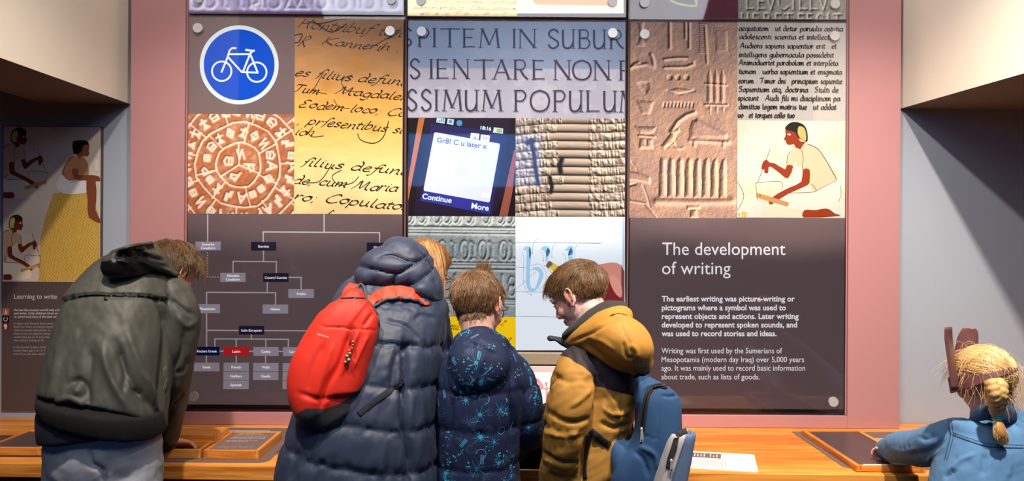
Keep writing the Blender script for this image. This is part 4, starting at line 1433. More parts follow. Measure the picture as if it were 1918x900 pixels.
zt_ = ZM + .0296
desk_text('lettering', [('When writing was first taught', -1.075, -.985, 2.832, .013), ('children used a wooden tablet', -1.075, -.97, 2.818, .012), ('Pupils scratched the letters into the wax with a', -1.078, -.945, 2.797, .011),
                        ('pointed stylus, then smoothed the wax with', -1.08, -.95, 2.776, .011), ('the flat end and wrote again, so it could be', -1.082, -.948, 2.763, .011), ('used many times. Try to write', -1.085, -.968, 2.737, .011), ('your own name here', -1.085, -1.0, 2.724, .011)],
          zt_, tA, (236, 220, 214), M_PRINTD)
desk_text('ghost_lettering', [('alphas', -1.085, -.95, 2.640, .045)], zt_, tA, (150, 128, 128), M_PRINTD)
tB = tray('drawing_tray', 'open shallow wooden tray under the hand of the person in grey joggers', 'tray', -1.36, -1.128, 2.61, 2.728, 0.031, wood_mat('tray_floor_wood', srgb(150, 88, 44), srgb(110, 60, 28), 0), 0.014, 0.018)
tC = tray('stylus_box', 'thick wooden box behind the open shallow tray', 'box', -1.36, -1.116, 2.732, 2.85, 0.052, M_WOOD, 0.012, 0.0015)
tD = tray('slate_tray', 'dark slate tray with wooden rim at far left end of counter', 'tray', -1.935, -1.722, 2.632, 2.88, 0.028, M_SLATE, 0.014, 0.004)
tE = tray('slate_tray', 'dark slate tray with wooden rim under the hand of the person in denim', 'tray', 1.206, 1.447, 2.503, 2.98, 0.021, M_SLATE, 0.017, 0.004)
for sx in (1.235, 1.30):
    pass
mesh_obj('pale_stylus_strip', *box(1.232, 1.40, CAMY + 2.507, CAMY + 2.514, ZM + .0215, ZM + .0235), mat('white_strip', srgb(235, 225, 220), .5), tE)

# printed card
c4 = [Vector((.60, CAMY + 2.540, 0)), Vector((.859, CAMY + 2.491, 0)), Vector((.914, CAMY + 2.695, 0)), Vector((.668, CAMY + 2.740, 0))]
def cuv(u, v): return c4[0] * (1 - u) * (1 - v) + c4[1] * u * (1 - v) + c4[2] * u * v + c4[3] * (1 - u) * v
out = []
for cu, cv, a0 in ((0.04, 0.05, 180), (0.96, 0.05, 270), (0.96, 0.95, 0), (0.04, 0.95, 90)):
    for i in range(6):
        t = math.radians(a0 + i * 18)
        out.append(cuv(cu + .04 * math.cos(t), cv + .05 * math.sin(t)))
n = len(out)
cd = thing('printed_card', 'white laminated information card lying on the bare wooden counter', 'card', (.77, CAMY + 2.6, ZT))
V = [(q.x, q.y, ZT + .0003) for q in out] + [(q.x, q.y, ZT + .0035) for q in out]
mesh_obj('card_sheet', V, [tuple(range(n, 2 * n)), tuple(range(n - 1, -1, -1))] + [(i, (i + 1) % n, n + (i + 1) % n, n + i) for i in range(n)], mat('white_card', srgb(228, 224, 220), .4), cd)
V, Fc, C_ = [], [], []
def crect(u0, v0, u1, v1, c, k):
    n = len(V)
    for u, v in ((u0, v0), (u1, v0), (u1, v1), (u0, v1)):
        q = cuv(u, v)
        V.append((q.x, q.y, ZT + .0036 + k * .0001))
    Fc.append((n, n + 1, n + 2, n + 3))
    C_.extend([c] * 4)
crect(.02, .62, .52, .90, (112, 92, 88), 1)
rs = random.Random(3)
for i in range(10):
    crect(.05 + .045 * i, .68, .05 + .045 * i + .014, .86 - .08 * rs.random(), (220, 210, 206), 2) if i != 6 else None
for i in range(15):
    crect(.10 + .034 * i, .12 + .02 * rs.random(), .10 + .034 * i + .012, .50, (176, 170, 166), 1)
o = mesh_obj('card_print', V, Fc, M_PRINTD, cd)
set_ink(o, np.array(C_, float))
# ================================================================== figure building tools
def cr(pts, n):
    """Catmull-Rom resampling of rows (any width) to n rows"""
    A = np.array(pts, float)
    k = len(A)
    if k == 2:
        t = np.linspace(0, 1, n)[:, None]
        return A[0] * (1 - t) + A[1] * t
    out = []
    for s in np.linspace(0, k - 1, n):
        i = min(int(s), k - 2)
        t = s - i
        p1, p2 = A[i], A[i + 1]
        p0 = A[i - 1] if i > 0 else 2 * p1 - p2
        p3 = A[i + 2] if i < k - 2 else 2 * p2 - p1
        out.append(0.5 * ((2 * p1) + (-p0 + p2) * t + (2 * p0 - 5 * p1 + 4 * p2 - p3) * t * t + (-p0 + 3 * p1 - 3 * p2 + p3) * t ** 3))
    return np.array(out)


def unit(v):
    v = np.asarray(v, float)
    return v / (np.linalg.norm(v) + 1e-12)


def tube(pts, rad, seg=20, n=None, ref=(1, 0, 0), e=2.0, caps=True, ring_n=None):
    """closed loft; rad = list of r or (a, b): a along ref, b across"""
    rows = [list(p) + (list(r) if isinstance(r, (tuple, list)) else [r, r]) for p, r in zip(pts, rad)]
    n = n or max(8, 6 * len(pts))
    R = cr(rows, n)
    C, ab = R[:, :3], np.maximum(R[:, 3:5], 1e-4)
    T = np.gradient(C, axis=0)
    T /= np.linalg.norm(T, axis=1)[:, None] + 1e-12
    if ring_n is not None:
        T[:] = unit(ring_n)
    ref = unit(ref)
    th = np.linspace(0, 2 * math.pi, seg, endpoint=False)
    ct, st = np.cos(th), np.sin(th)
    ct = np.sign(ct) * np.abs(ct) ** (2 / e)
    st = np.sign(st) * np.abs(st) ** (2 / e)
    rings = []
    def ring(c, t, a, b):
        s = ref - t * np.dot(ref, t)
        if np.linalg.norm(s) < 0.15:
            s = np.array((0, 1, 0)) - t * t[1]
        s = unit(s)
        q = np.cross(t, s)
        return c + np.outer(ct * a, s) + np.outer(st * b, q)
    if caps:
        m0 = min(min(ab[0]), .085) if min(ab[0]) < .085 else .02
        for f, sc in ((0.9, 0.35), (0.6, 0.75)):
            rings.append(ring(C[0] - T[0] * m0 * f, T[0], ab[0][0] * sc, ab[0][1] * sc))
    for i in range(n):
        rings.append(ring(C[i], T[i], ab[i][0], ab[i][1]))
    if caps:
        m1 = min(min(ab[-1]), .085) if min(ab[-1]) < .085 else .02
        for f, sc in ((0.6, 0.75), (0.9, 0.35)):
            rings.append(ring(C[-1] + T[-1] * m1 * f, T[-1], ab[-1][0] * sc, ab[-1][1] * sc))
    V = np.concatenate(rings)
    m = len(rings)
    Fc = []
    for i in range(m - 1):
        for j in range(seg):
            k = (j + 1) % seg
            Fc.append((i * seg + j, i * seg + k, (i + 1) * seg + k, (i + 1) * seg + j))
    Fc.append(tuple(range(seg - 1, -1, -1)))
    Fc.append(tuple(range((m - 1) * seg, m * seg)))
    return V, Fc


def ellip(c, r, R=None, nu=20, nv=12):
    V = [(0, 0, 1)]
    for i in range(1, nv):
        a = math.pi * i / nv
        for j in range(nu):
            b = 2 * math.pi * j / nu
            V.append((math.sin(a) * math.cos(b), math.sin(a) * math.sin(b), math.cos(a)))
    V.append((0, 0, -1))
    V = np.array(V) * np.array(r)
    if R is not None:
        V = V @ np.array(R).T
    V = V + np.array(c)
    Fc = [(0, 1 + j, 1 + (j + 1) % nu) for j in range(nu)]
    for i in range(nv - 2):
        for j in range(nu):
            a, b = 1 + i * nu + j, 1 + i * nu + (j + 1) % nu
            Fc.append((a, a + nu, b + nu, b))
    l = len(V) - 1
    s = 1 + (nv - 2) * nu
    Fc += [(l, s + (j + 1) % nu, s + j) for j in range(nu)]
    return V, Fc


def joinp(parts):
    V, Fc, n = [], [], 0
    for v, f in parts:
        V.append(np.asarray(v, float).reshape(-1, 3))
        Fc += [tuple(int(i) + n for i in q) for q in f]
        n += len(v)
    return np.concatenate(V), Fc


def fuse(parts, voxel=0.006, smooth_it=4):
    """union of closed lofts as one continuous quad surface"""
    V, Fc = joinp(parts)
    me = bpy.data.meshes.new('tmp')
    me.from_pydata([tuple(v) for v in V], [], Fc)
    bm = bmesh.new()
    bm.from_mesh(me)
    bmesh.ops.recalc_face_normals(bm, faces=bm.faces)
    bm.to_mesh(me)
    bm.free()
    o = bpy.data.objects.new('tmp', me)
    COL.objects.link(o)
    m = o.modifiers.new('r', 'REMESH')
    m.mode = 'VOXEL'
    m.voxel_size = voxel
    if smooth_it:
        s = o.modifiers.new('s', 'SMOOTH')
        s.factor = 0.5
        s.iterations = smooth_it
    dg = bpy.context.evaluated_depsgraph_get()
    e = o.evaluated_get(dg)
    mm = e.to_mesh()
    W = np.empty(len(mm.vertices) * 3)
    mm.vertices.foreach_get('co', W)
    W = W.reshape(-1, 3)
    L = np.empty(len(mm.loops), np.int32)
    mm.loops.foreach_get('vertex_index', L)
    cnt = np.empty(len(mm.polygons), np.int32)
    mm.polygons.foreach_get('loop_total', cnt)
    Q = L.reshape(-1, 4) if (cnt == 4).all() else None
    if Q is None:
        raise RuntimeError('remesh gave non quads')
    e.to_mesh_clear()
    bpy.data.objects.remove(o)
    bpy.data.meshes.remove(me)
    return W, Q


def normals(V, Q):
    a = np.cross(V[Q[:, 2]] - V[Q[:, 0]], V[Q[:, 3 if Q.shape[1] == 4 else 2]] - V[Q[:, 1]])
    N = np.zeros_like(V)
    for k in range(Q.shape[1]):
        np.add.at(N, Q[:, k], a)
    return N / (np.linalg.norm(N, axis=1)[:, None] + 1e-12)


def pix(V):
    """where world points fall on the photo"""
    V = np.asarray(V)
    d = V[:, 1] - CAMY
    u = V[:, 0] / d * F
    v = (CAMZ - V[:, 2]) / d * F
    return np.stack([959 + u - ROLL * v, 450 + v + ROLL * u], -1)


def pdist(Q, pts):
    """distance of 2D/3D rows Q to a polyline and arc parameter"""
    pts = np.asarray(pts, float)
    D = np.full(len(Q), 1e9)
    S = np.zeros(len(Q))
    acc = 0.0
    for a, b in zip(pts[:-1], pts[1:]):
        ab = b - a
        L = np.dot(ab, ab) + 1e-12
        t = np.clip(((Q - a) @ ab) / L, 0, 1)
        d = np.linalg.norm(Q - a - t[:, None] * ab, axis=1)
        m = d < D
        D[m] = d[m]
        S[m] = acc + t[m] * math.sqrt(L)
        acc += math.sqrt(L)
    return D, S


def creases(V, N, items, facing=True):
    """items: (polyline in photo px, width px, depth m; + out, - in)"""
    Q = pix(V)
    k = np.clip(-N[:, 1] * 2.5 + 0.6, 0, 1) if facing else 1.0
    H = np.zeros(len(V))
    for pts, w, h in items:
        pts = smooth(pts, 5)
        D, S = pdist(Q, pts)
        L = S.max() + 1e-6
        end = np.clip(np.minimum(S, L - S) / (0.15 * L + 1e-6), 0, 1) * 0.7 + 0.3
        H += h * np.exp(-(D / w) ** 2) * end
    return H * k


def folds(V, along, fa, fc, seed=0, oct=3):
    along = unit(along)
    s = V @ along
    P_ = V - np.outer(s, along)
    Q = P_ * fc + np.outer(s, along) * fa
    return fbm(Q + 31.7, oct, seed) * 2 - 1


def bvh_of(V, Q):
    return BVHTree.FromPolygons([tuple(v) for v in V], [tuple(int(i) for i in q) for q in Q])


CAMP = Vector((0, CAMY, CAMZ))


def hit(bvh, px, py, dg=2.3):
    t = P(px, py, dg)
    dr = (t - CAMP).normalized()
    loc, nrm, _, _ = bvh.ray_cast(CAMP, dr)
    if loc is None:
        loc, nrm, _, _ = bvh.find_nearest(t)
    if nrm.dot(dr) > 0: nrm = -nrm
    return loc, nrm


def ribbon(pts, nrms, w, th, lift=0.001, n=None):
    """flat strap along points with given surface normals"""
    P_ = cr([list(p) + list(q) for p, q in zip(pts, nrms)], n or 6 * len(pts))
    C, N = P_[:, :3], P_[:, 3:]
    N /= np.linalg.norm(N, axis=1)[:, None]
    T = np.gradient(C, axis=0)
    T /= np.linalg.norm(T, axis=1)[:, None] + 1e-12
    S = np.cross(N, T)
    S /= np.linalg.norm(S, axis=1)[:, None] + 1e-12
    W = w if np.ndim(w) else np.full(len(C), w)
    if len(W) != len(C):
        W = np.interp(np.linspace(0, 1, len(C)), np.linspace(0, 1, len(W)), W)
    prof = [(-1, 0), (-1, .7), (-.85, 1), (.85, 1), (1, .7), (1, 0)]
    V = []
    for i in range(len(C)):
        for a, b in prof:
            V.append(C[i] + S[i] * a * W[i] / 2 + N[i] * (lift + b * th))
    k = len(prof)
    Fc = []
    for i in range(len(C) - 1):
        for j in range(k):
            Fc.append((i * k + j, i * k + (j + 1) % k, (i + 1) * k + (j + 1) % k, (i + 1) * k + j))
    Fc += [tuple(range(k - 1, -1, -1)), tuple(range((len(C) - 1) * k, len(C) * k))]
    return np.array(V), Fc


def strap_px(bvh, pp, w, th, name, m, parent, lift=0.001, dg=2.2, sm=4):
    pp = smooth(pp, sm)
    h = [hit(bvh, x, y, dg) for x, y in pp]
    V, Fc = ribbon([tuple(a) for a, b in h], [tuple(b) for a, b in h], w, th, lift, n=len(pp) * 2)
    return mesh_obj(name, V, Fc, m, parent, True)


def attr(o, name, vals):
    a = o.data.attributes.new(name, 'FLOAT', 'POINT')
    a.data.foreach_set('value', np.asarray(vals, np.float32))


def cloth(name, col, rough=0.7, sheen=0.2, bump=0.25, bscale=900.0, col2=None, key='zone', k=400.0, var=0.08, vs=14.0, spec=0.35):
    m = mat(name, col, rough, bump=bump, bscale=bscale, var=var, vscale=vs, sheen=sheen * .12, spec=spec)
    if col2 is not None:
        nt = m.node_tree
        b = nt.nodes['Principled BSDF']
        a = nt.nodes.new('ShaderNodeAttribute')
        a.attribute_name = key
        mu = nt.nodes.new('ShaderNodeMath')
        mu.operation = 'MULTIPLY_ADD'
        mu.inputs[1].default_value = k
        mu.inputs[2].default_value = 0.5
        mu.use_clamp = True
        nt.links.new(a.outputs['Fac'], mu.inputs[0])
        mx = nt.nodes.new('ShaderNodeMix')
        mx.data_type = 'RGBA'
        mx.inputs[7].default_value = col2
        src = b.inputs['Base Color'].links[0].from_socket if b.inputs['Base Color'].links else None
        if src: nt.links.new(src, mx.inputs[6])
        else: mx.inputs[6].default_value = col
        nt.links.new(mu.outputs[0], mx.inputs[0])
        nt.links.new(mx.outputs[2], b.inputs['Base Color'])
    return m


def skin_mat(name):
    m = bpy.data.materials.new(name)
    m.use_nodes = True
    nt = m.node_tree
    b = nt.nodes['Principled BSDF']
    a = nt.nodes.new('ShaderNodeAttribute')
    a.attribute_name = 'ink'
    nt.links.new(a.outputs['Color'], b.inputs['Base Color'])
    b.inputs['Roughness'].default_value = 0.5
    b.inputs['Subsurface Weight'].default_value = 0.08
    b.inputs['Subsurface Radius'].default_value = (0.012, 0.005, 0.003)
    b.inputs['Specular IOR Level'].default_value = 0.4
    return m


def hair_mat(name, c1, c2, rough=0.38):
    m = bpy.data.materials.new(name)
    m.use_nodes = True
    nt = m.node_tree
    b = nt.nodes['Principled BSDF']
    hi = nt.nodes.new('ShaderNodeHairInfo')
    mx = nt.nodes.new('ShaderNodeMix')
    mx.data_type = 'RGBA'
    mx.inputs[6].default_value = c1
    mx.inputs[7].default_value = c2
    nt.links.new(hi.outputs['Random'], mx.inputs[0])
    nt.links.new(mx.outputs[2], b.inputs['Base Color'])
    b.inputs['Roughness'].default_value = rough
    b.inputs['Specular IOR Level'].default_value = 0.6
    return m


M_SKIN = skin_mat('fair_skin')
M_EYE = mat('eye_white', srgb(230, 226, 220), 0.2)
M_IRIS = mat('brown_iris', srgb(70, 50, 34), 0.15)
M_SHOE = mat('dark_shoe_leather', srgb(40, 38, 40), 0.5)
M_WIRE = mat('dark_glasses_metal', srgb(28, 26, 34), 0.3, metal=0.6)
M_LENS = glass_mat('spectacle_lens', (0.95, 0.96, 0.98, 1))


class Head:
    def __init__(s, c, fwd, up, H):
        s.c, s.H = np.array(c, float), H
        f = unit(fwd)
        u = np.array(up, float)
        u = unit(u - f * np.dot(u, f))
        r = np.cross(f, u)
        s.M = np.stack([r, f, u], 1)

    def w(s, q):
        return s.c + (np.atleast_2d(q) @ s.M.T) * s.H

    def p(s, q):
        return s.w(q)[0]

    def loc(s, W):
        return ((W - s.c) @ s.M) / s.H

    def el(s, c, r, R=None):
        R0 = s.M if R is None else s.M @ np.array(R)
        return ellip(s.p(c), np.array(r) * s.H, R0)

    def tb(s, pts, rad, **k):
        return tube([s.p(q) for q in pts], [(a * s.H, b * s.H) if isinstance(r, tuple) else r * s.H for r in rad for a, b in ([r] if isinstance(r, tuple) else [(0, 0)])], **k)

    def parts(s, child=False):
        k = []
        k.append(s.el((0, -.07, .13), (.335, .425, .37)))
        k.append(s.el((0, -.02, .20), (.31, .37, .30)))
        k.append(s.el((0, .07, -.08), (.285, .30, .36)))
        k.append(s.el((0, .11, -.29), (.205, .23, .19)))
        k.append(s.el((0, .265, -.41), (.085, .075, .075)))
        for sx in (-1, 1):
            k.append(s.el((sx * .15, .21, -.13), (.12, .13, .12)))
            k.append(s.el((sx * .12, .315, .085), (.115, .06, .045)))
            k.append(s.el((sx * .12, .30, -.005), (.062, .062, .05)))
            k.append(s.el((sx * .042, .40, -.135), (.038, .04, .034)))
            a = math.radians(24) * sx
            R = Matrix.Rotation(-a, 3, 'Z') @ Matrix.Rotation(math.radians(-12), 3, 'X')
            k.append(s.el((sx * .345, -.03, -.02), (.024, .075, .125), R))
            arc = []
            for t in np.linspace(-0.5, 3.9, 12):
                y, z = .078 * math.cos(t) * 1.0, .125 * math.sin(t)
                v = R @ Vector((sx * .022, y, z))
                arc.append((sx * .345 + v.x, -.03 + v.y, -.02 + v.z))
            arc = [((x), (y * -1 - .06), z) for x, y, z in arc]
            k.append(s.tb(arc, [.017] * 12, seg=8, n=30))
            k.append(s.el((sx * .335, -.01, -.135), (.028, .035, .04)))
        k.append(s.tb([(0, .325, .07), (0, .375, 0), (0, .425, -.10), (0, .40, -.15)], [(.032, .03), (.034, .034), (.045, .035), (.04, .02)], seg=10, n=14))
        k.append(s.el((0, .338, -.24), (.09, .046, .026)))
        k.append(s.el((0, .325, -.283), (.078, .052, .036)))
        return k

    def ear_spots(s):
        return [s.p((sx * .36, -.04, -.02)) for sx in (-1, 1)]

    def colors(s, W, base_=(226, 178, 160)):
        L = s.loc(W)
        C = np.tile(np.array(base_, float), (len(W), 1))
        def m(cx, cy, cz, r, col, k=1.0):
            for sx in ((-1, 1) if cx else (1,)):
                d = np.linalg.norm(L - np.array((sx * cx, cy, cz)), axis=1)
                q = (np.exp(-(d / r) ** 2) * k)[:, None]
                C[:] = C * (1 - q) + np.array(col) * q
        m(.20, .25, -.14, .11, (222, 140, 128), .6)
        m(.37, -.03, -.02, .10, (222, 132, 118), .75)
        m(0, .43, -.11, .06, (222, 146, 132), .5)
        lip = (np.abs(L[:, 0]) < .085) & (np.abs(L[:, 2] + .26) < .045) & (L[:, 1] > .34)
        C[lip] = (206, 128, 120)
        return C

    def eyes(s, parent, closed=False):
        for sx in (-1, 1):
            e = s.p((sx * .12, .318, .005))
            V, Fc = ellip(e, [.052 * s.H] * 3, s.M, 16, 10)
            o = mesh_obj('eye', V, Fc, M_EYE, parent, True)
            V, Fc = ellip(s.p((sx * .12, .353, -.008)), [.022 * s.H, .019 * s.H, .022 * s.H], s.M, 12, 8)
            mesh_obj('iris', V, Fc, M_IRIS, o, True)
            V, Fc = s.tb([(sx * .175, .325, .02), (sx * .12, .372, .028), (sx * .065, .345, .012)], [.009, .013, .009], seg=8, n=12)
            mesh_obj('eyelid', V, Fc, mat('eyelid_skin', srgb(196, 146, 130), .5), o, True)

    def brows(s, parent, m):
        for sx in (-1, 1):
            V, Fc = s.tb([(sx * .055, .375, .10), (sx * .12, .38, .125), (sx * .20, .325, .105)], [(.012, .018), (.014, .02), (.008, .012)], seg=8, n=12)
            mesh_obj('eyebrow', V, Fc, m, parent, True)


def zline_short(y):
    return np.interp(y, [-.6, -.30, -.16, -.08, .0, .07, .10, .2, .3, .45], [-.20, -.22, -.16, .0, .10, .03, .04, .20, .30, .34])


def hair_curves(name, P0, m, parent, r0=0.00055, r1=0.00025):
    """P0: (strands, points, 3)"""
    n, k, _ = P0.shape
    hc = bpy.data.hair_curves.new(name)
    hc.add_curves([k] * n)
    b = np.array(base(parent))
    hc.attributes['position'].data.foreach_set('vector', (P0 - b).astype(np.float32).ravel())
    ra = hc.attributes.get('radius') or hc.attributes.new('radius', 'FLOAT', 'POINT')
    rr = np.tile(np.linspace(r0, r1, k), n).astype(np.float32)
    ra.data.foreach_set('value', rr)
    o = bpy.data.objects.new(name, hc)
    COL.objects.link(o)
    o.parent = parent
    hc.materials.append(m)
    o['kind'] = 'stuff'
    return o


def cap_from_head(hd, W, Q, thick, groove, zl, m, parent, flow_seed=0, extra=None):
    N = normals(W, Q)
    L = hd.loc(W)
    ms = (L[:, 2] - zl(L[:, 1]))
    ms = np.where(np.abs(L[:, 0]) > .345 + 0.0 * ms, np.minimum(ms, (L[:, 2] - .12)), ms)
    t = np.clip(ms / .10, 0, 1)
    t = t * t * (3 - 2 * t)
    top = np.clip((L[:, 2] - .05) / .35, 0, 1)
    g = fbm(np.stack([np.arctan2(L[:, 0], L[:, 1] + .2) * 9, L[:, 2] * 1.5, L[:, 1]], -1), 3, flow_seed)
    off = (thick * (0.35 + 0.65 * top) * t + groove * (g - .5) * t) * hd.H
    if extra is not None:
        off = off + extra(L) * t * hd.H
    keep = ms > -0.01
    fk = keep[Q].all(axis=1)
    Q2 = Q[fk]
    idx = np.unique(Q2)
    mp = -np.ones(len(W), int)
    mp[idx] = np.arange(len(idx))
    V2 = (W + N * (off[:, None] + 0.0006))[idx]
    o = mesh_obj('hair', V2, mp[Q2], m, parent, True)
    return o, V2, mp[Q2], N[idx], ms[idx], L[idx]


def short_strands(hd, V, N, ms, L, n, length, m, parent, whorl=(0, -.28, .46), lift=0.35, seed=1, down=0.25, front=None, r=0.0006, top_len=1.6, messy=0.25, clump=1.0):
    rg = np.random.default_rng(seed)
    w = np.clip(ms + 0.03, 0, .2)
    i = rg.choice(len(V), n, p=w / w.sum())
    p, nn, l = V[i], N[i], L[i]
    d = l - np.array(whorl)
    d[:, 2] = d[:, 2] * 1.0 - 0.05
    dw = d @ hd.M.T
    dw += rg.normal(0, messy, dw.shape) * np.linalg.norm(dw, axis=1)[:, None]
    if front is not None:
        k = np.clip((l[:, 2] - .15) / .25, 0, 1)[:, None]
        dw = dw * (1 - k) + (np.array(front) @ hd.M.T) * 0.6 * k + rg.normal(0, .12, dw.shape) * k
    cl_ = np.stack([vnoise(l * 11, 50 + q) for q in range(3)], -1) - .5
    dw += cl_ * clump * np.linalg.norm(dw, axis=1)[:, None]
    lv = .6 + .9 * vnoise(l * 11, 57)
    dw -= nn * np.sum(dw * nn, axis=1)[:, None]
    dw /= np.linalg.norm(dw, axis=1)[:, None] + 1e-9
    ln = length * (0.5 + (top_len - .5) * np.clip((l[:, 2] + .05) / .4, 0, 1)) * rg.uniform(.7, 1.15, n) * lv
    pts = []
    K = 5
    for k in range(K):
        s = k / (K - 1)
        q = p - nn * 0.0015 + dw * s * ln[:, None] + nn * lift * (s - 0.7 * s * s) * np.maximum(ln, .022)[:, None]
        q[:, 2] -= down * s * s * ln
        pts.append(q)
    return hair_curves('hair_strands', np.stack(pts, 1), m, parent, r, r * .4)


def hand(wrist, dirv, back, size=1.0, side=1, curl=0.5, spread=0.12):
    """palm and five bent fingers; back = normal of the back of the hand, side=+1 thumb towards cross(dir, back)"""
    d, b = unit(dirv), unit(back)
    b = unit(b - d * np.dot(b, d))
    s = np.cross(d, b) * side
    w = np.array(wrist, float)
    S = size
    parts = [tube([w - d * .015 * S, w + d * .03 * S, w + d * .085 * S], [(.026 * S, .019 * S), (.037 * S, .016 * S), (.041 * S, .013 * S)], seg=14, n=12, ref=s)]
    for k, (o, L, r) in enumerate(((.030, .072, .0085), (.010, .080, .009), (-.010, .075, .0085), (-.029, .060, .0075))):
        p0 = w + d * .075 * S + s * o * S
        ang = spread * (1.2 - k * 0.8)
        dd = unit(d + s * ang)
        pts = [p0]
        c = 0.0
        for j, fr in enumerate((.45, .32, .23)):
            c += curl * (0.6, 1.0, .8)[j]
            v = dd * math.cos(c) - b * math.sin(c)
            pts.append(pts[-1] + v * L * fr * S)
        parts.append(tube(pts, [r * S * 1.05, r * S, r * S * .92, r * S * .8], seg=10, n=14, ref=s))
    t0 = w + d * .02 * S + s * .028 * S
    t1 = t0 + (d * .55 + s * .75 - b * .25) * .035 * S
    t2 = t1 + (d * .85 + s * .35 - b * .35) * .03 * S
    t3 = t2 + (d * .95 - s * .05 - b * .3) * .024 * S
    parts.append(tube([t0, t1, t2, t3], [.013 * S, .0115 * S, .010 * S, .0085 * S], seg=10, n=14))
    return parts


def body(hd, coarse, hands, root, skin=(226, 178, 160), neck=None):
    """one mesh: head and neck, trunk and limbs, hands"""
    Hp = hd.parts()
    if neck is not None:
        Hp.append(neck)
    hv = fuse(Hp, 0.0030 * hd.H / .21, 3)
    chunks = [hv, fuse(coarse, 0.009, 2)]
    for h in hands:
        chunks.append(fuse(h, 0.003, 2))
    V = np.concatenate([c[0] for c in chunks])
    n, Qs = 0, []
    for v, q in chunks:
        Qs.append(q + n)
        n += len(v)
    o = mesh_obj('body', V, np.concatenate(Qs), M_SKIN, root, True)
    C = np.tile(np.array(skin, float), (len(V), 1))
    C[:len(hv[0])] = hd.colors(hv[0], skin)
    m = len(hv[0]) + len(chunks[1][0])
    C[m:] = np.array(skin) * np.array((1.0, .93, .92))
    set_ink(o, C)
    return o, hv


def legs(root, hipL, hipR, kneeL, kneeR, footL, footR, pm, r=(.085, .06, .05), hem=(0.0), shoe_dir=((0, 1, 0), (0, 1, 0)), size=1.0, pelvis=None, voxel=.008, wr=.006, extra=None, name='trousers', shoem=None):
    parts = []
    for h, k, f in ((hipL, kneeL, footL), (hipR, kneeR, footR)):
        parts.append(tube([h, k, (f[0], f[1], f[2] + .07)], [r[0], r[1], r[2]], seg=20, n=20))
    if pelvis: parts += pelvis
    V, Q = fuse(parts, voxel, 5)
    N = normals(V, Q)
    off = wr * folds(V, (0, 0.2, 1), 5, 14, 5) + wr * .6 * folds(V, (1, 0, .2), 6, 30, 6)
    if extra is not None: off = off + extra(V, N)
    o = mesh_obj(name, V + N * off[:, None], Q, pm, root, True)
    for f, sd in ((footL, shoe_dir[0]), (footR, shoe_dir[1])):
        d = unit((sd[0], sd[1], 0))
        f = np.array(f, float)
        z = .035 * size
        pts = [f + d * a * size + np.array((0, 0, zz * size)) for a, zz in ((-.075, .045), (-.04, .045), (.04, .042), (.12, .034), (.165, .028))]
        rd = [(.030 * size, .040 * size), (.036 * size, .044 * size), (.040 * size, .040 * size), (.042 * size, .032 * size), (.032 * size, .022 * size)]
        up = tube(pts, rd, seg=16, n=16, ref=np.cross(d, (0, 0, 1)), e=2.6)
        ank = tube([f + d * (-.035) * size + np.array((0, 0, .05 * size)), f + d * (-.035) * size + np.array((0, 0, .11 * size))], [.042 * size, .04 * size], seg=14, n=6)
        V, Q = fuse([up, ank], .006, 3)
        V[:, 2] = np.maximum(V[:, 2], 0.002)
        mesh_obj('shoe', V, Q, shoem or M_SHOE, root, True)
    return o


def glasses(hd, root, m=None):
    m = m or M_WIRE
    p = []
    for sx in (-1, 1):
        arc = [(sx * .135 + .098 * math.cos(t), .425 - .03 * abs(math.cos(t)) * (1 if math.cos(t) * sx > 0 else 0), -.005 + .078 * math.sin(t)) for t in np.linspace(0, 2 * math.pi, 15)]
        p.append(hd.tb(arc, [.0075] * 15, seg=6, n=36))
        p.append(hd.tb([(sx * .235, .39, .03), (sx * .335, .32, .03), (sx * .36, .05, .03), (sx * .355, -.02, .02), (sx * .35, -.07, -.03)], [.007] * 5, seg=6, n=16))
    p.append(hd.tb([(-.04, .425, .01), (0, .435, .025), (.04, .425, .01)], [.007] * 3, seg=6, n=8))
    V, Fc = joinp(p)
    o = mesh_obj('glasses', V, Fc, m, root, True)
    for sx in (-1, 1):
        ring_ = [hd.p((sx * .135 + .094 * math.cos(t), .415, -.005 + .074 * math.sin(t))) for t in np.linspace(0, 2 * math.pi, 24, endpoint=False)]
        mesh_obj('lens', np.array(ring_), [tuple(range(24))], M_LENS, o)
    return o


def puff(level, spacing, amp, V, seed=0, pull=0.0025, off=0.0):
    """quilting: level = coordinate across the seams"""
    t = (level + off) / spacing
    f = t - np.floor(t)
    h = amp * (1 - np.abs(2 * f - 1) ** 4) - amp * .55
    near = np.exp(-(np.minimum(f, 1 - f) * spacing / .022) ** 2)
    h += pull * near * (fbm(V * 55, 2, seed) * 2 - 1)
    return h, np.minimum(f, 1 - f) * spacing
def PP(px, py, d):
    return np.array(P(px, py, d))


def mpp(d):
    return d / F


# ================================================================== 1. person in the grey-green rain jacket
r1 = thing('person', 'person in grey-green hooded rain jacket and grey joggers leaning on the counter', 'person', (-1.28, CAMY + 2.2, 0))
h1 = Head(PP(322, 511, 2.60), (.46, .72, -.50), (.14, .34, .93), .203)
T1 = [(190, 838, 2.27, 104, .13), (196, 795, 2.27, 110, .15), (196, 762, 2.29, 112, .16), (205, 700, 2.33, 107, .165), (218, 630, 2.38, 101, .16), (234, 575, 2.43, 95, .15), (250, 535, 2.48, 78, .13), (268, 508, 2.54, 52, .10)]
def torso(T, sc=1.0, seg=40, n=40, ref=(1, 0, 0), e=2.3):
    return tube([PP(a, b, d) for a, b, d, w, h in T], [(w * mpp(d) * sc, h * sc) for a, b, d, w, h in T], seg=seg, n=n, ref=ref, e=e)
armR = [PP(322, 548, 2.47), PP(333, 600, 2.46), PP(328, 680, 2.47), PP(322, 750, 2.53), PP(311, 818, 2.60)]
